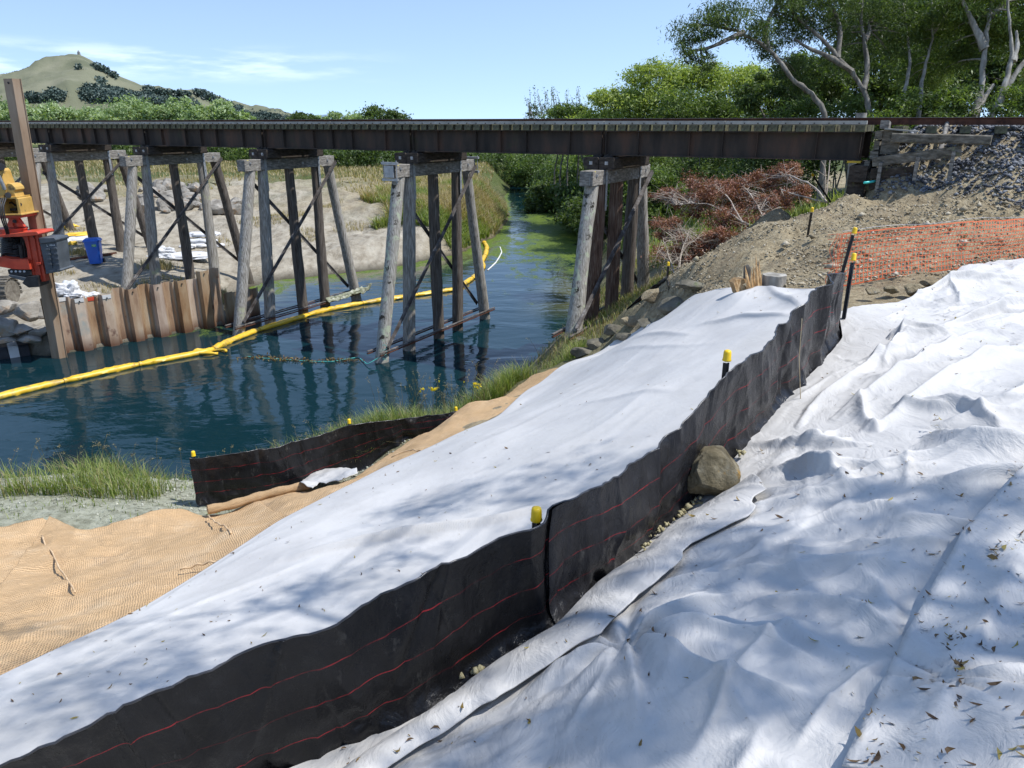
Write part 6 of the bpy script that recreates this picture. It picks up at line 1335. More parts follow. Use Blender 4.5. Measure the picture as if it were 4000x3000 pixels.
# black and white float at the left edge
FL = thing('float', ptz(60, 1375, WZ), 'black and white segmented float moored at the left edge of the water', 'float')
fa = ptz(-180, 1405, WZ+.12); fb = ptz(112, 1362, WZ+.12)
for i in range(7):
    a_ = fa+(fb-fa)*(i/7+.004); b_ = fa+(fb-fa)*((i+1)/7-.004); MB().beam(a_, b_, .75, .46, bev=.06).obj('segment', M['float_b'] if i % 2 == 0 else M['float_w'], FL)
T = thing('float', ptz(150, 1345, WZ), 'long white float beside the black and white one, touching the tall pile', 'float')
MB().beam(ptz(95, 1350, WZ+.10), ptz(200, 1328, WZ+.10), .5, .3, bev=.05).obj('segment', M['float_w'], T)
mb = MB(); mb.obox(ptz(128, 1335, WZ+.26), (.12, 0, 0), (0, .05, 0), (0, 0, .01)); mb.obj('red_mark', M['red'], T)
# rails lying on the bank under the left pier
T = thing('steel_bar', hit(300, 1020, 20, 50), 'pair of rusty steel bars lying in the shade left of the blue bin', 'steel bar')
a_ = hit(225, 1028, 20, 50)+[0, 0, .08]; b_ = hit(440, 1000, 20, 50)+[0, 0, .08]; MB().beam(a_, b_, .07, .07).obj('bar', M['rail'], T); MB().beam(a_+[0, .35, 0], b_+[0, .35, 0], .07, .07).obj('bar', M['rail'], T)
# monument on the hill
q = pty(311, 226, 1100+1200*.62); T = thing('monument', q+[0, 0, -8], 'thin stone monument on the very top of the dry hill', 'monument')
mb = MB(); s_ = 3.2
mb.add([q+np.array([a_*s_*k, b_*s_*k, z]) for z, k in ((-14, 1.2), (12, .7), (16, .1)) for a_, b_ in ((-1, -1), (1, -1), (1, 1), (-1, 1))], [(i*4+k, i*4+(k+1) % 4, i*4+4+(k+1) % 4, i*4+4+k) for i in range(2) for k in range(4)]+[(8, 9, 10, 11)]); mb.obj('shaft', M['stone_pale'], T)
M['clay_clod'] = stonemat('pale_clay_clods', (.24, .24, .18), (.42, .42, .34), (.58, .58, .49))
# ------------------------------------------------------------------ vegetation
def B(x, y, t, rx, ry, rz): return (pt(x, y, t), (rx, ry, rz))
def base(x, y, t, z=None): p = pt(x, y, t); return np.array([p[0], p[1], gz(p[0], p[1])-.1 if z is None else z])
def T3(L_): return [pt(*q) for q in L_]
# tall willows behind the track on the right
G1 = 'tall willows behind the track'
b = base(3239, 500, 27)
tree('willow_tree', b, [B(2740, 115, 26.5, 1.0, .8, .55), B(2690, 190, 26.3, .55, .6, .55), B(2840, 60, 26.5, .8, .9, .5), B(2960, 130, 27, .7, .9, .5), B(3050, 20, 27, .9, .9, .6), B(3100, 120, 28, .8, 1, .7), B(3010, 200, 27.5, .45, .6, .4), B(2760, 250, 26.3, .35, .4, .4), B(3100, 300, 29, .7, 1.2, .8)],
     19000, .13, 'leaf_dark', 'willow leaning far left over the bridge with its crown against the sky', 'tree',
     [[b]+T3([(3239, 456, 27), (3170, 360, 27), (3094, 310, 26.9), (3043, 234, 26.8), (3005, 190, 26.8), (2904, 127, 26.7), (2809, 104, 26.6), (2720, 95, 26.5)]), [*T3([(3005, 190, 26.8), (2980, 120, 27), (3020, 40, 27.2), (3060, -20, 27.3)])], [*T3([(2904, 127, 26.7), (2850, 150, 26.5), (2770, 190, 26.4), (2700, 200, 26.3)])]],
     'bark', 11, G1, .24, .115, 60, .28, (0, 0, -.7))
b = base(3407, 500, 27.5)
tree('willow_tree', b, [B(3130, 20, 27, .9, 1, .7), B(3250, 60, 27.5, .9, 1.2, .8), B(3400, 0, 28, 1.2, 1.4, .9), B(3300, 190, 29, .9, 1.2, .9), B(3480, 120, 28.5, 1.0, 1.3, 1.0), B(3230, -50, 27, 1.2, 1.2, .7)],
     24000, .13, 'leaf_dark', 'forked willow whose trunk rises behind the abutment', 'tree',
     [[b]+T3([(3407, 456, 27.5), (3372, 354, 27.5), (3328, 278, 27.4), (3271, 228, 27.3), (3208, 146, 27.2), (3138, 89, 27.1), (3094, 44, 27), (3081, -40, 27)]), T3([(3372, 354, 27.5), (3391, 285, 27.6), (3378, 158, 27.6), (3360, 90, 27.6), (3372, -40, 27.6)]), T3([(3328, 278, 27.4), (3230, 215, 27.2), (3160, 190, 27), (3100, 150, 27)]), T3([(3378, 158, 27.6), (3400, 120, 27.8), (3390, 85, 28)]), T3([(3271, 228, 27.3), (3290, 100, 27.4), (3220, -20, 27.5)])],
     'bark', 12, G1, .24, .115, 60, .28, (0, 0, -.7))
b = base(3600, 500, 28)
tree('willow_tree', b, [B(3560, 60, 28.5, 1.2, 1.3, 1.1), B(3700, 40, 29, 1.1, 1.2, 1.1), B(3620, 250, 30, 1.1, 1.2, 1.0)], 22000, .14, 'leaf_mid', 'slender twin stemmed willow between the forked and the thick trunked ones', 'tree',
     [[b]+T3([(3590, 430, 28), (3600, 316, 28), (3625, 220, 28), (3644, 127, 28), (3635, -40, 28)]), T3([(3524, 480, 28), (3524, 400, 28), (3560, 250, 28.2), (3540, 100, 28.2), (3520, -30, 28.2)]), T3([(3644, 127, 28), (3690, 70, 28.1), (3730, -10, 28.2)])], 'bark_pale', 13, G1, .24, .09, 26, .26, (0, 0, -.6))
b = base(3800, 500, 26)
tree('willow_tree', b, [B(3800, 10, 26.5, 1.3, 1.4, .9), B(3940, 60, 27, 1.1, 1.3, 1.0), B(3750, 180, 28, .9, 1.2, .9)], 22000, .14, 'leaf_mid', 'thick trunked willow standing nearest the right edge but one', 'tree',
     [[b]+T3([(3796, 456, 26), (3834, 354, 26), (3847, 190, 26), (3866, 63, 26), (3885, -40, 26)]), T3([(3847, 190, 26), (3800, 90, 26), (3750, -20, 26)]), T3([(3866, 63, 26), (3910, 30, 26), (3960, -30, 26)]), T3([(3796, 456, 26), (3840, 390, 26.1), (3880, 330, 26.2)])], 'bark_pale', 14, G1, .24, .15, 24, .26, (0, 0, -.6))
b = base(3880, 520, 25)
tree('willow_tree', b, [B(3960, 20, 26, 1.2, 1.3, .9), B(4080, 120, 26.5, 1.2, 1.3, 1.0), B(4120, 330, 27, 1.0, 1.3, 1.0)], 18000, .14, 'leaf_mid', 'crooked pale willow at the right edge leaning outwards', 'tree',
     [[b]+T3([(3872, 456, 25), (3916, 354, 25), (3954, 240, 25), (3948, 114, 25), (3929, -30, 25)]), T3([(3895, 420, 25), (3950, 310, 25), (4010, 230, 25), (4080, 150, 25)]), T3([(3954, 240, 25), (3975, 180, 25), (3970, 120, 25)])], 'bark_pale', 15, G1, .24, .12, 24, .26, (0, 0, -.6))
G2 = 'bushy willows filling the gap behind the trunks'
for i, (x, y, t, rx, rz, mt, n, lab) in enumerate(((3150, 330, 36, 2.2, 1.6, 'leaf_dark', 15000, 'dark bushy willow behind the leaning trunk'), (3400, 280, 37, 2.6, 2.3, 'leaf_dark', 18000, 'dark bushy willow behind the forked trunk'), (3640, 300, 36, 2.4, 2.2, 'leaf_mid', 16000, 'bushy willow behind the twin stems'), (3900, 300, 36, 2.8, 2.4, 'leaf_dark', 17000, 'dark bushy willow behind the right edge trunks'),
                                                  (3560, 60, 40, 3.2, 2.4, 'leaf_dark', 15000, 'high dark crown filling the top right behind the trunks'), (3900, 60, 40, 3.2, 2.4, 'leaf_dark', 15000, 'highest dark crown in the top right corner'), (4150, 250, 36, 2.5, 3, 'leaf_dark', 9000, 'dark crown beyond the right edge'), (3440, 40, 42, 2.6, 2.0, 'leaf_mid', 12000, 'high bushy crown above the forked trunk'), (3720, 180, 38, 2.6, 2.4, 'leaf_mid', 14000, 'leafy crown between the twin stems and the thick trunk'))):
    p = pt(x, y, t); z0 = gz(p[0], p[1]); r = np.random.default_rng(50+i)
    bl = [(p+np.array([0, 0, 0]), (rx, rx*.8, rz))]+[(p+r.normal(size=3)*np.array([rx*.6, rx*.5, rz*.5])-[0, 0, rz*.3], (rx*.55, rx*.5, rz*.5)) for _ in range(3)]
    tree('bushy_willow', (p[0], p[1], z0), bl, n, .24, mt, lab, 'tree', seed=60+i, group=G2, aspect=.30, tr=.12, twigs=18, sub=.17, droop=(0, 0, -.5))
for i, (x, y, t, lab) in enumerate(((3700, 440, 26, 'low leafy sapling between the trunks above the ballast'), (3480, 455, 27, 'small sapling behind the abutment top'), (3960, 440, 25, 'low leafy sapling at the right edge above the rails'), (3300, 450, 30, 'small dark shrub under the leaning willow'), (3120, 450, 31, 'shrub at the left foot of the willows'))):
    p = pt(x, y, t); tree('sapling', (p[0], p[1], gz(p[0], p[1])), [(p, (.9, .8, .75)), (p+[.6, .2, .5], (.5, .5, .5)), (p-[.5, 0, 1.1], (.9, .8, .7))], 5000, .15, 'leaf_mid', lab, 'sapling', seed=80+i, group='saplings behind the track', aspect=.35, tr=.04, twigs=12, bark='bark_pale', droop=(0, 0, -.4))
# light green willow mass beyond the river
G3 = 'light green willows beyond the bridge'
for i, (x, y, t, rx, ry, rz, mt, n, lab) in enumerate(((2590, 375, 46, 2.6, 2.4, 2.0, 'leaf_light', 26000, 'light green willow with the highest rounded top above the bridge'), (2830, 372, 46, 2.6, 2.4, 1.9, 'leaf_light', 24000, 'light green willow right of the highest one'), (2400, 435, 47, 2.0, 2.0, 1.3, 'leaf_light', 18000, 'lower light green willow at the left end of the mass'),
                                                      (3010, 400, 44, 2.0, 2.0, 1.7, 'leaf_light', 16000, 'light green willow touching the dark tall willows'), (2720, 520, 43, 3.0, 2.0, 2.4, 'leaf_mid', 20000, 'green willow seen through and above the girders'), (2230, 470, 50, 1.6, 1.6, 1.0, 'leaf_mid', 9000, 'small shaded willow left of the light green mass'),
                                                      (2480, 610, 40, 2.0, 1.6, 1.8, 'leaf_mid', 16000, 'green willow hanging behind the right bank pier'), (2900, 620, 36, 3.2, 1.6, 1.8, 'leaf_dark', 16000, 'dark shaded willow under the right end of the bridge'), (2560, 800, 33, 1.2, 1.2, 1.5, 'leaf_mid', 15000, 'bright leafy bush right of the pier piles'), (3080, 640, 30, 2.0, 1.4, 1.6, 'leaf_dark', 12000, 'dark bush behind the dead brush'))):
    p = pt(x, y, t); z0 = gz(p[0], p[1]); r = np.random.default_rng(90+i)
    bl = [(p, (rx, ry, rz))]+[(p+r.normal(size=3)*np.array([rx*.55, ry*.5, rz*.3])-[0, 0, rz*(.2+.8*r.random())], (rx*.6, ry*.6, rz*.6)) for _ in range(4)]+[(p+np.array([rx*.55*math.cos(a_), -ry*.3, rz*.55+.35*math.sin(a_*3)]), (rx*.38, ry*.4, rz*.38)) for a_ in (0, 1.1, 2.2, 3.1)]
    tree('willow_bush', (p[0], p[1], z0), bl, n, .20 if i < 6 else .17, mt, lab, 'tree', seed=110+i, group=G3, aspect=.34, tr=.10, twigs=22, sub=.24, shell=.4, droop=(0, 0, -.35))
# sparse shrub with bare twigs against the sky
p = pt(2130, 430, 95); T = thing('sparse_shrub', (p[0], p[1], gz(p[0], p[1])), 'thin shrub with bare seeding twigs against the sky above the bridge', 'shrub'); mb = MB(); r_ = np.random.default_rng(3); CC = []
for i in range(60):
    x = r_.uniform(2070, 2280); a_ = pt(x, 470, 95+r_.normal()*.6); tip = pt(x-r_.uniform(-8, 35), r_.uniform(340, 430), 95+r_.normal()*.6); Qp = limb(mb, [a_, (a_+tip)/2+r_.normal(size=3)*.10, tip], .04, .014, 4, .01, 3)
    for q in Qp[3:]: CC.append(q+r_.normal(size=(4, 3))*.13)
limb(mb, [np.array(T.location), p-[0, 0, 3], pt(2150, 480, 95)], .2, .1); mb.obj('stem', M['bark'], T)
CC = np.concatenate(CC); P, ti, S = clump_points([B(2080, 440, 95, .9, 1, 1.1), B(2160, 460, 95, 1.8, 1.2, .9), B(2250, 440, 95, 1.4, 1.2, 1.0), B(2100, 500, 95, 2.0, 1.2, 1.2)], 5000, 4); leaves_mesh('leaf_cluster', np.concatenate([P, CC]), .22, M['leaf_dark'], T, .5, seed=6)
# shrubs along the far right bank of the river
G4 = 'dark shrubs along the far bank'
for i in range(11):
    x = [1890, 1960, 2040, 2110, 2180, 2250, 2310, 2390, 2200, 2290, 2360][i]; t = [92, 88, 84, 78, 72, 64, 58, 52, 60, 50, 45][i]; y = [640, 650, 655, 660, 670, 690, 690, 700, 760, 790, 820][i]; rz = [2.2, 2.4, 2.4, 2.3, 2.3, 2.4, 2.3, 2.0, 1.3, 1.2, 1.1][i]
    p = pt(x, y, t); r = np.random.default_rng(130+i); bl = [(p, (2.4, 2, rz))]+[(p+r.normal(size=3)*np.array([1.2, 1, .6]), (1.3, 1.2, rz*.5)) for _ in range(3)]
    lab = ['shrub at the far end of the river, left side', 'second shrub at the far end of the river', 'third shrub along the far bank, beyond the water', 'pale topped shrub at the bend of the river', 'dark shrub overhanging the bend of the river', 'tall dark shrub above the shaded water', 'dark shrub just left of the right bank pier', 'dark shrub directly behind the right bank pier cap', 'low shrub dipping into the shaded water', 'low shrub behind the leaning pile', 'lowest shrub behind the right bank pier'][i]
    if river_d(p[:1], p[1:2])[0][0] < .3: p[0] += 0
    bx = p[0]+(3.5 if river_d(p[:1], p[1:2])[0][0] < .5 else 0)
    tree('bank_shrub', (bx, p[1], gz(bx, p[1])), bl, 11000, .22, ['leaf_mid', 'leaf_dark', 'leaf_mid'][i % 3] if i < 8 else 'leaf_dark', lab, 'shrub', seed=140+i, group=G4, aspect=.5, tr=.10, twigs=8)
# far left: willow hedge, dark trees, shrubs behind the bridge
G5 = 'silvery willows beyond the flat on the left'
for i, (x, y, t, rx, rz, mt, lab) in enumerate(((40, 440, 150, 7, 4.2, 'leaf_silver', 'silvery willow at the left edge beyond the bridge'), (190, 450, 150, 7, 3.6, 'leaf_silver', 'silvery willow right of the tall steel pile top'), (330, 460, 155, 6, 3.2, 'leaf_silver', 'low silvery willow in the dip of the row'), (500, 440, 145, 8, 4.8, 'leaf_silver', 'broad silvery willow with the highest crown of the row'), (650, 455, 145, 7, 4.0, 'leaf_silver', 'silvery willow right of the broad one'),
                                               (840, 445, 135, 5.2, 4.2, 'leaf_silver', 'rounded silvery willow at the right end of the row'), (740, 468, 150, 6, 3.2, 'leaf_silver', 'low silvery willow before the rounded one'))):
    p = pt(x, y, t); p[2] = -4.3+ (p[2]+4.3); r = np.random.default_rng(160+i); bl = [(p-[0, 0, rz*.45], (rx, rx*.6, rz))]+[(p+r.normal(size=3)*np.array([rx*.55, 2, rz*.22])-[0, 0, rz*.4], (rx*.42, rx*.4, rz*.55)) for _ in range(5)]
    tree('silver_willow', (p[0], p[1], -4.4), bl, 15000, .62, mt, lab, 'tree', seed=170+i, group=G5, aspect=.42, tr=.2, twigs=8, sub=.13)
for i, (x, y, t, rx, rz, mt, lab) in enumerate(((1500, 462, 110, 3.9, 2.6, 'leaf_dark', 'dark rounded tree rising just above the rails in midstream'), (1400, 470, 115, 3.5, 2.0, 'leaf_silver', 'pale shrub left of the dark rounded tree'), (1190, 470, 170, 4.5, 2.2, 'leaf_dark', 'small dark tree on the horizon above the bridge'), (1245, 474, 170, 2.5, 1.6, 'leaf_silver', 'tiny pale tree on the horizon'), (1050, 476, 260, 9, 4, 'leaf_far', 'bluish tree clump at the foot of the hill'), (1130, 480, 260, 7, 3, 'leaf_far', 'second bluish tree clump on the horizon'), (960, 474, 260, 10, 5, 'leaf_far', 'bluish trees behind the rounded silver willow'))):
    p = pt(x, y, t); r = np.random.default_rng(180+i); bl = [(p-[0, 0, rz*.3], (rx, rx*.6, rz))]+[(p+r.normal(size=3)*np.array([rx*.5, 1.2, rz*.2]), (rx*.45, rx*.4, rz*.5)) for _ in range(4)]
    tree('horizon_tree', (p[0], p[1], -4.4), bl, 8000, .38 if t < 200 else .8, mt, lab, 'tree', seed=190+i, group='trees on the horizon', aspect=.5, tr=.15, twigs=6, sub=.15)
for i, (x, y, t, rx, rz, mt, lab) in enumerate(((60, 615, 88, 4, 1.2, 'leaf_mid', 'low shrub under the bridge at the left edge'), (470, 592, 92, 4.5, 1.7, 'leaf_dark', 'shrub seen between the two leftmost piers'), (620, 600, 92, 3.5, 1.5, 'leaf_mid', 'shrub behind the cap of the sack pier'), (860, 600, 90, 4.5, 1.6, 'leaf_dark', 'shrub left of the wall end pier'), (980, 605, 88, 3.5, 1.5, 'leaf_mid', 'shrub behind the wall end pier cap'), (1290, 625, 80, 3.2, 1.8, 'leaf_dark', 'dark leafy shrub left of the midstream pier'), (1400, 625, 78, 3.0, 1.9, 'leaf_dark', 'dark leafy shrub beside the midstream pier cap'), (1520, 620, 84, 3.0, 1.6, 'leaf_mid', 'brownish green shrub behind the midstream pier cap'), (1720, 640, 84, 4.5, 2.0, 'leaf_mid', 'green bush behind the far end of the midstream pier'), (1850, 650, 86, 3.0, 2.0, 'leaf_dark', 'green bush above the grassy point'))):
    p = pt(x, y, t); r = np.random.default_rng(200+i); bl = [(p, (rx, 2.5, rz))]+[(p+r.normal(size=3)*np.array([rx*.5, 1.2, .5]), (rx*.4, 1.5, rz*.6)) for _ in range(3)]
    tree('plain_shrub', (p[0], p[1], gz(p[0], p[1])), bl, 9000, .28, mt, lab, 'shrub', seed=210+i, group='shrubs on the flat behind the bridge', aspect=.5, tr=.1, twigs=6)
# woods on the hill
def hill_hit(px, py):
    dg = bpy.context.evaluated_depsgraph_get(); 
    ok, loc, nrm, idx = hl.ray_cast(Vector((0, 0, 0)), Vector(ray(px, py)).normalized()); return np.array(loc) if ok else None
bpy.context.view_layer.update(); r_ = np.random.default_rng(17); WP = []
def wood(poly, n):
    xs_ = [p[0] for p in poly]; ys_ = [p[1] for p in poly]; k = 0
    while k < n:
        x = r_.uniform(min(xs_), max(xs_)); y = r_.uniform(min(ys_), max(ys_)); c = False; m = len(poly)
        for i in range(m):
            (ax_, ay), (bx, by) = poly[i], poly[(i+1) % m]
            if (ay > y) != (by > y) and x < (bx-ax_)*(y-ay)/(by-ay)+ax_: c = not c
        if c:
            k += 1; h = hill_hit(x, y)
            if h is not None: WP.append(h)
wood([(318, 368), (345, 358), (400, 355), (460, 360), (520, 372), (580, 382), (650, 396), (740, 405), (775, 415), (770, 430), (700, 428), (600, 412), (500, 402), (400, 400), (335, 392)], 900)
wood([(335, 348), (370, 346), (378, 354), (340, 356)], 40); wood([(98, 384), (160, 380), (176, 398), (100, 400)], 120); wood([(185, 372), (215, 366), (245, 368), (250, 395), (190, 400)], 130); wood([(388, 320), (402, 318), (406, 328), (390, 332)], 22); wood([(570, 370), (590, 364), (596, 384), (572, 384)], 26)
for (a_, b_, n) in (((768, 352), (902, 412), 170), ((700, 358), (735, 364), 40), ((366, 246), (408, 270), 24), ((408, 264), (420, 274), 10), ((438, 282), (452, 295), 18), ((568, 341), (690, 364), 80), ((925, 418), (940, 424), 14), ((305, 250), (312, 270), 4)):
    for _ in range(n):
        t = r_.random(); h = hill_hit(a_[0]+(b_[0]-a_[0])*t+r_.normal(0, 2), a_[1]+(b_[1]-a_[1])*t+14+r_.uniform(-4, 3))
        if h is not None: WP.append(h)
for t in np.linspace(0, 1, 60): q = pty(0+118*t, 310-38*t, 2500+700*.62); WP.append(q)
WP = np.array(WP); P = WP[np.repeat(np.arange(len(WP)), 26)]; hh = 8*(.6+.8*r_.random(len(WP))); hh = np.repeat(hh, 26); P = P+r_.normal(size=P.shape)*np.array([3.2, 3.2, 0])+np.stack([0*hh, 0*hh, hh*r_.random(len(hh))], 1)
props(leaves_mesh('hill_woods', P, 3.6, M['leaf_far'], None, .9, seed=4, at=P.mean(0)), kind='stuff')

# dead brush by the abutment
G6 = 'felled dead brush on the right bank'
def brush(name, blobs, stems, n, label, seed, leaf=.075, mat='leaf_brown', twigs=60, tr=.035):
    P, ti, S = clump_points(blobs, n, seed, .16, .25); r = np.random.default_rng(seed); T = thing(name, stems[0][0], label, 'dead brush', G6); mb = MB(); A = []
    for st in stems: A.append(limb(mb, st, tr, tr*.35, 6, .012))
    A = np.concatenate(A)
    for s_ in S[r.permutation(len(S))[:twigs]]:
        d = np.linalg.norm(A-s_, axis=1); a_ = A[np.argsort(d)[r.integers(0, 4)]]; Qp = limb(mb, [a_, (a_+s_)/2+r.normal(size=3)*.08, s_], tr*.35, .006, 4, .015, 3)
        for _ in range(3): q = Qp[r.integers(3, len(Qp))]; limb(mb, [q, q+r.normal(size=3)*np.array([.3, .3, .22])], .007, .003, 3, 0, 2)
    mb.obj('branches', M['twig'], T)
    if n: leaves_mesh('leaf_cluster', P, leaf, M[mat], T, .38, seed=seed, tint=ti)
brush('dead_brush', [B(2790, 740, 24, 1.3, .8, .55), B(2700, 800, 24, .8, .7, .5), B(2930, 760, 24, 1.0, .8, .6), B(2600, 760, 24.5, .5, .5, .3), B(3000, 860, 22.5, .8, .6, .3), B(2860, 860, 23, 1.0, .7, .4), B(3010, 800, 23, .7, .6, .4)], [T3([(3010, 905, 21.5), (2900, 870, 22.3), (2820, 820, 23), (2740, 790, 23.4), (2640, 800, 23.6)]), T3([(2900, 870, 22.3), (2840, 760, 23.4), (2790, 720, 24)]), T3([(3010, 905, 21.5), (2960, 800, 23), (2900, 720, 24)])], 24000, 'large heap of red brown dead brush with pale branches left of the abutment', 401, twigs=190)
brush('dead_brush', [B(3080, 675, 24, .75, .6, .30), B(2990, 700, 24.3, .5, .6, .35), B(3100, 760, 23, .7, .6, .4)], [T3([(3230, 790, 20.5), (3170, 720, 21.8), (3100, 690, 23), (3020, 680, 24)]), T3([(3230, 790, 20.5), (3140, 770, 22), (3050, 740, 23)])], 9000, 'topmost clump of reddish dead leaves beside the bridge end', 402, twigs=50)
brush('dead_brush', [B(2660, 980, 22, .9, .6, .5), B(2780, 960, 22, .8, .6, .4), B(2600, 900, 23, .5, .5, .5), B(2850, 930, 21.5, .8, .5, .25)], [T3([(2900, 960, 20.5), (2800, 935, 21.5), (2700, 950, 22), (2600, 930, 22.6)]), T3([(2640, 1090, 20), (2660, 1000, 21.4), (2690, 920, 22)])], 18000, 'lower heap of dead brush with tangled grey twigs beside the pier', 403, twigs=200)
brush('dead_brush', [B(2680, 930, 21.6, .6, .4, .5), B(2620, 1010, 20.8, .5, .4, .45)], [T3([(2665, 1100, 20), (2650, 1010, 20.8), (2690, 900, 21.6)]), T3([(2640, 1090, 20), (2610, 990, 20.8), (2590, 930, 21.4)])], 0, 'bare grey tangle of twigs in front of the lower dead brush', 404, twigs=90, tr=.02)
T = thing('bare_sapling', base(3215, 780, 19.5), 'pair of thin bare pale stems under the bridge end', 'sapling'); mb = MB(); limb(mb, T3([(3220, 780, 19.5), (3225, 700, 19.5), (3222, 650, 19.6), (3208, 630, 19.7)]), .022, .012); limb(mb, T3([(3228, 760, 19.5), (3236, 690, 19.6), (3242, 625, 19.8)]), .018, .010); limb(mb, T3([(3225, 690, 19.5), (3200, 670, 19.6), (3180, 665, 19.7)]), .010, .005); mb.obj('stem', M['twig'], T)

# ---- grass
def scatter(n, x0, x1, y0, y1, cond, seed, zoff=0.0):
    r = np.random.default_rng(seed); x = r.uniform(x0, x1, n); y = r.uniform(y0, y1, n); g = ground(x, y); d, k = river_d(x, y); m = cond(x, y, g, d, r); x, y = x[m], y[m]
    return np.c_[x, y, rough_ground(x, y, ground(x, y))+sheet_dip(x, y)+zoff]
jo = np.array([pt(*q) for q in JUTE_EDGE])[:, :2]; f2 = np.array([pt(*q) for q in FENCE2])[:, :2]
def outside(x, y, path, off=0):   # beyond a line that runs left to right
    return y > np.interp(x, path[:, 0], path[:, 1])+off
left_lush = lambda x, y, g, d, r: (d > .0) & (d < 2.6) & (x < -4.2) & outside(x, y, jo, .35) & (vnoise(x*1.3, y*1.3, 6)*1.9+.12+.2*(d < 1.2) > r.random(len(x))) & ~((x > -5.2) & (y < 10.9))
P = scatter(52000, -14, -4.2, 8.5, 12.4, left_lush, 1); props(blades('bank_grass', P, .36, .013, M['grass'], seed=1, lean=.6), kind='stuff')
P2 = P[rng.random(len(P)) < .22]; props(blades('dry_stalks', P2, .42, .008, M['grass_dry'], seed=41, lean=.9), kind='stuff')
P = scatter(9000, -13, -4, 8, 12, lambda x, y, g, d, r: (d > .8) & (d < 4) & outside(x, y, jo, .15) & (vnoise(x*2, y*2, 8)+.35 > r.random(len(x))), 2); props(blades('bank_grass', P, .09, .012, M['grass'], seed=2, lean=.6), kind='stuff')
mid = lambda x, y, g, d, r: (d > -.05) & outside(x, y, np.array([(-9, 9.6), (-5.2, 10.1), (-3.9, 10.45), (-2.4, 11.15), (-.85, 12.4), (-.2, 13.0), (.2, 13.7), (1.2, 15.0), (2.5, 17)])) & (vnoise(x*1.1, y*1.1, 26)*1.4+.22+.6*np.exp(-((x+1.6)/1.0)**2) > r.random(len(x)))
P = scatter(90000, -4.4, 1.6, 11, 17.5, mid, 3); props(blades('bank_grass', P, .46, .013, M['grass'], seed=3, lean=.6), kind='stuff')
P2 = P[rng.random(len(P)) < .15]; props(blades('dry_stalks', P2, .50, .008, M['grass_dry'], seed=42, lean=.9), kind='stuff')
def seedheads(P, h, seed, name='seeding_grass'):
    r = np.random.default_rng(seed); mb = MB(); C = []
    for p in P:
        H_ = h*r.uniform(.7, 1.25); a_ = r.random()*6.28; l = r.uniform(.15, .45)*H_; q = [p, p+[l*.3*math.cos(a_), l*.3*math.sin(a_), H_*.55], p+[l*math.cos(a_), l*math.sin(a_), H_]]; q = resamp(np.array(q), 6, 0); mb.tube(q, [.0035, .003, .003, .0025, .002, .0015], 3, cap=False)
        tip = q[-1]; 
        for s_ in np.linspace(0, 1, 14): C.append(tip+(q[-2]-tip)*s_*.9+r.normal(size=3)*.012+[.03*math.cos(a_)*(1-s_), .03*math.sin(a_)*(1-s_), -.035*(1-s_)**2])
    T = thing(name, P.mean(0), None, None); o = mb.obj('stalks', M['grass_dry'], T); leaves_mesh('seed_heads', np.array(C), .022, M['grass_dry'], T, .35, seed=seed); return T
r_ = np.random.default_rng(6)
for i, (cx, cy, t, n, sx, h, lab) in enumerate(((1600, 1600, 13.4, 34, .6, .80, 'tall seeding grass on the bank crest below the midstream pier'), (1750, 1560, 13.8, 26, .5, .85, 'tall nodding seed stalks behind the bright grass mound'), (2100, 1440, 16, 20, .6, .65, 'thin seeding grass on the crest near the right bank pier'), (1150, 1700, 12.6, 20, .5, .45, 'seeding grass behind the middle of the low black fence'), (950, 1770, 12.0, 14, .4, .45, 'seeding grass behind the left part of the low black fence'), (380, 1760, 11.6, 30, .7, .50, 'seeding grass on the left bank above the dark water'), (20, 1780, 11.6, 14, .4, .55, 'tuft of long grass leaning in at the left edge'))):
    p = pt(cx, cy, t); P = np.c_[p[0]+r_.normal(0, sx, n), p[1]+r_.normal(0, .25, n)]; P = np.c_[P, ground(P[:, 0], P[:, 1])]; T = seedheads(P, h, 30+i); props(T, lab, 'grass', 'seeding grasses on the near bank')
mb = MB(); fl_ = []
for (x, y, n) in ((1700, 1510, 7), (1845, 1503, 8), (1650, 1520, 4)):
    for _ in range(n): p = pt(x+r_.normal(0, 12), y+r_.normal(0, 7), 13.6); fl_.append(p+r_.normal(size=(5, 3))*.012)
M['petal'] = leafmat('yellow_petals', (.6, .45, .02), (.75, .6, .03), (.85, .75, .08)); props(leaves_mesh('yellow_flowers', np.concatenate(fl_), .045, M['petal'], None, .8, seed=9), kind='stuff')
# far bank grasses
pen = lambda x, y, g, d, r: (d > .1) & (x < 1.0) & (x > -14) & (((x+3.6)/5.2)**2+((y-50)/9.5)**2 < 1.15+vnoise(x*.5, y*.5, 5)) & (r.random(len(x)) < .9)
P = scatter(60000, -12, 1, 38, 62, pen, 11); k = vnoise(P[:, 0]*.5, P[:, 1]*.5, 55)+.1*rng.normal(size=len(P)) > -.02
props(blades('point_grass', P[k], .9, .05, M['grass_dry'], seed=11, lean=.9), kind='stuff'); props(blades('point_grass', P[~k], .75, .055, M['grass'], seed=12, lean=.9), kind='stuff')
fld = lambda x, y, g, d, r: (d > 1) & (vnoise(x*.12, y*.12, 77)*1.5+np.clip((y-56)/16, -.5, .6)+.1 > r.random(len(x))*.8)
P = scatter(42000, -60, -2, 50, 92, fld, 13); props(blades('dry_field_grass', P, .34, .09, M['grass_dry'], seed=13, lean=.6, seg=2), kind='stuff')
tuf = lambda x, y, g, d, r: (d > .2) & (vnoise(x*.45, y*.45, 79) > .26)
P = scatter(30000, -26, -8, 27, 48, tuf, 14); props(blades('sand_tufts', P, .22, .03, M['grass_dry'], seed=14, lean=.6), kind='stuff')
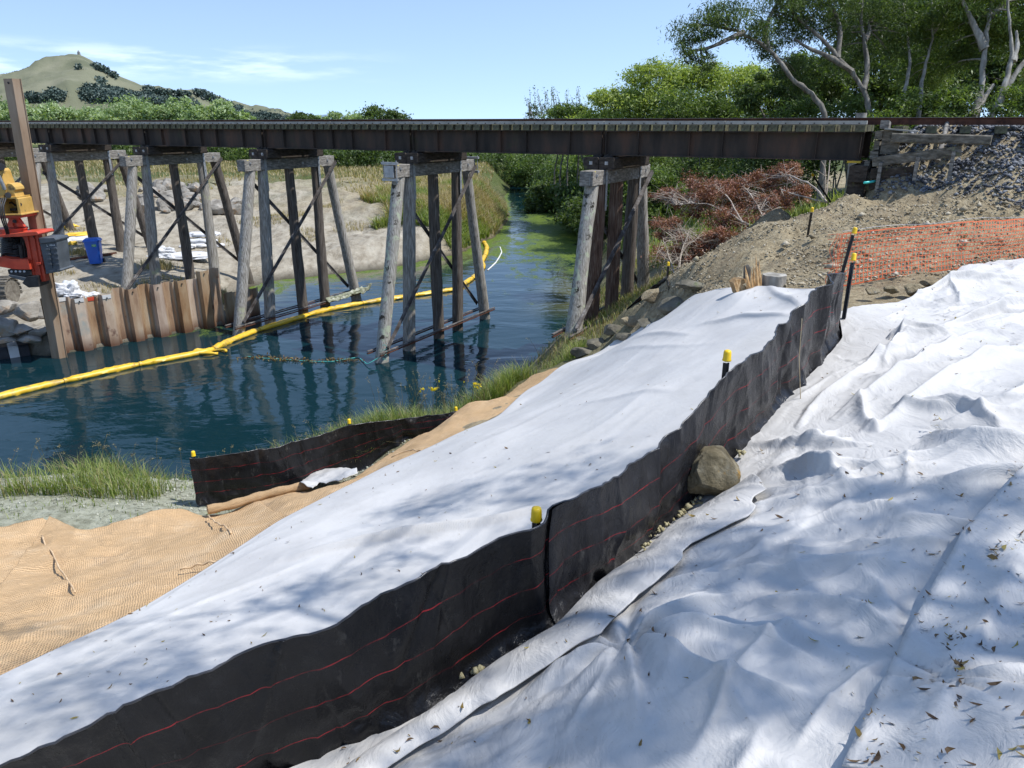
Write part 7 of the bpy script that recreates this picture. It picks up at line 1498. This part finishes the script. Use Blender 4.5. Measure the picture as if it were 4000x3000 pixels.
rb = lambda x, y, g, d, r: (d > .1) & (vnoise(x*.9, y*.9, 81)+.35 > r.random(len(x))*.9) & (g < -4.2)
P = scatter(26000, .3, 6.5, 16.5, 27, rb, 15); k = rng.random(len(P)) < .55; props(blades('pier_grass', P[k], .28, .016, M['grass_dry'], seed=15, lean=.6), kind='stuff'); props(blades('pier_grass', P[~k], .26, .018, M['grass'], seed=16, lean=.5), kind='stuff')
P = np.concatenate([np.c_[rng.normal(c[0], .35, n), rng.normal(c[1], .3, n)] for c, n in (((-13.3, 23.9), 600), ((-12.0, 25.6), 900), ((-11.1, 26.6), 900), ((-10.9, 27.4), 700), ((-12.6, 24.9), 500), ((-15.0, 31.2), 500), ((-18.8, 32.4), 300))]); P = np.c_[P, ground(P[:, 0], P[:, 1])]
P = P[((P[:, :2]-W0)@WN < -.2)]; props(blades('wall_grass', P, .42, .02, M['grass_dry'], seed=18, lean=.6), kind='stuff')
# near pasture beyond the right bank, seen under the bridge
P = scatter(16000, 5, 22, 20, 40, lambda x, y, g, d, r: ((x-B0[0])*BN[0]+(y-B0[1])*BN[1] > 3) & (d > .3), 19); props(blades('undergrowth', P, .5, .05, M['grass'], seed=19, lean=.5), kind='stuff')

# ---- fallen leaves on the sheets
CLOTHS = {o.get('label', ''): o for o in SC.objects if o.name.startswith('geotextile_sheet')}
r_ = np.random.default_rng(44); LC = []; LN = []
for lab, o in CLOTHS.items():
    me = o.data; n = len(me.vertices); co = np.empty(n*3, np.float32); me.vertices.foreach_get('co', co); co = co.reshape(-1, 3)+np.array(o.location); x_, y_ = proj(co)
    vis = (x_ > -100) & (x_ < 4100) & (y_ > 900) & (y_ < 3100); d_ = np.linalg.norm(co, axis=1); wgt = vis*np.where(x_ > 3300, 2.2, 1.0)*np.where(y_ > 1700, 1.8, .5)
    if 'strewn' in lab: wgt *= 5
    k = {'big': 400, 'white': 210, 'folded': 26, 'smooth': 330, 'small': 0}[lab.split()[0]]
    if k: i = r_.choice(n, k, p=wgt/wgt.sum()); LC.append(co[i]); 
for (x, y, s_, n) in ((3880, 2240, 26, 26), (3850, 2400, 22, 22), (3720, 2680, 22, 20), (3690, 2560, 30, 14), (3560, 2010, 24, 6), (3650, 1700, 14, 10), (3620, 1760, 10, 8), (2550, 2560, 16, 3)):
    LC.append(np.array([hit(x+r_.normal(0, s_*.6), y+r_.normal(0, s_*1.6), 2, 8)+[0, 0, .10] for _ in range(n)]))
LC = np.concatenate(LC); n = len(LC); a_ = r_.random(n)*6.28; L_ = .006+.022*r_.random(n)**2.4; Wd = L_*(.16+.14*r_.random(n)); dx = np.stack([np.cos(a_), np.sin(a_), r_.normal(0, .15, n)], 1); dy = np.stack([-np.sin(a_), np.cos(a_), r_.normal(0, .4, n)], 1)
V = np.empty((n, 6, 3)); c = LC+[0, 0, .006]; cu = (r_.random(n)*.5)[:, None]*L_[:, None]*np.array([0, 0, 1.]); bend = dy*(r_.normal(0, .35, n)*L_)[:, None]
V[:, 0] = c-dx*L_[:, None]+cu; V[:, 1] = c-dx*L_[:, None]*.35+dy*Wd[:, None]+bend; V[:, 2] = c-dx*L_[:, None]*.35-dy*Wd[:, None]+bend; V[:, 3] = c+dx*L_[:, None]*.35+dy*Wd[:, None]+bend; V[:, 4] = c+dx*L_[:, None]*.35-dy*Wd[:, None]+bend; V[:, 5] = c+dx*L_[:, None]+cu
F = np.concatenate([np.array([(0, 2, 1, 1), (1, 2, 4, 3), (3, 4, 5, 5)])[None]+np.arange(n)[:, None, None]*6]).reshape(-1, 4)
F = [tuple(dict.fromkeys(q)) for q in F.tolist()]
props(mesh_obj('fallen_leaves', V.reshape(-1, 3), F, M['litter'], attr=dict(tint=np.repeat(np.where(r_.random(n) < .14, .95, r_.random(n)*.75), 6))), kind='stuff')

# ---- the tree beside the camera whose shade dapples the sheets
def shade_tree():
    r = np.random.default_rng(77); Cs = []; sh = np.array([SUN[0]/SUN[2], SUN[1]/SUN[2]])
    spots = [(150, 2850, .55), (450, 2740, .45), (750, 2680, .40), (950, 2600, .3), (60, 2780, .4), (1100, 2420, .25), (1350, 2300, .3), (1640, 2000, .30), (1800, 1960, .35), (2050, 1930, .35), (1950, 2060, .25), (2250, 1900, .25), (1500, 2200, .2),
             (2750, 2180, .28), (2900, 2200, .30), (3100, 2130, .22), (3300, 2250, .25), (2650, 2330, .25), (3050, 2330, .22), (2600, 2480, .20), (2900, 2550, .22), (3150, 2450, .2), (3450, 2350, .2), (2400, 2750, .25), (2700, 2750, .22), (2150, 2850, .25), (3000, 2850, .2), (3300, 2700, .2), (3600, 2800, .2), (3850, 2550, .18), (3900, 2850, .2),
             (3700, 2330, .16), (3950, 2350, .2), (3500, 2100, .18), (2300, 2950, .2), (3700, 1980, .16), (3950, 2050, .2), (3250, 1990, .12), (1900, 2950, .2), (3500, 2600, .15), (20, 2480, .3), (1300, 2700, .5), (1000, 2800, .5), (1800, 2450, .5), (600, 2950, .4)]
    blobs = []
    for i, (x, y, rad) in enumerate(spots):
        g = hit(x, y, 1.5, 12); h = r.uniform(8.0, 12.0); c = np.array([g[0]+sh[0]*h, g[1]+sh[1]*h, g[2]+h]); k = int(225*rad)
        for _ in range(3):
            c2 = c+r.normal(size=3)*rad*.7; Cs.append(c2+r.normal(size=(k, 3))*rad*np.array([.45, .45, .6]))
        blobs.append(c)
    blobs = np.array(blobs); ctr = blobs.mean(0); b_ = np.array([9.5, -1.5, gz(9.5, -1.5)]); T = thing('shade_willow', b_, 'large willow at the right of the camera whose leaves dapple the sheets', 'tree'); mb = MB()
    A = [limb(mb, [b_, b_+[-.4, .6, 4], b_+[-1.5, 2.0, 7]], .28, .16)]
    for j in range(5): tgt = blobs[r.integers(0, len(blobs))]; A.append(limb(mb, [b_+[-1.2, 1.7, 6.4], (b_+[-1.2, 1.7, 6.4]+tgt)/2+[0, 0, .8], tgt], .10, .03))
    A = np.concatenate(A)
    for c in blobs: a2 = A[np.argmin(np.linalg.norm(A-c, axis=1))]; limb(mb, [a2, (a2+c)/2+[0, 0, .1], c], .018, .006, 5)
    mb.obj('trunk', M['bark'], T); leaves_mesh('crown', np.concatenate(Cs), .105, M['leaf_mid'], T, .30, seed=5, droop=(0, 0, -.4))
shade_tree()

# loose pale clods and pebbles on the bare strip by the low fence
r_ = np.random.default_rng(91); n = 5200; x = r_.uniform(-9, -1, n); y = r_.uniform(8.6, 13, n); d, k = river_d(x, y); m = (d > .7) & outside(x, y, jo, .05) & (vnoise(x*1.6, y*1.6, 5)+.45 > r_.random(n)); x, y = x[m], y[m]
stones('pebbles', np.c_[x, y, rough_ground(x, y, ground(x, y))+sheet_dip(x, y)+.005], .026, M['clay_clod'], kind='stuff', seed=8)
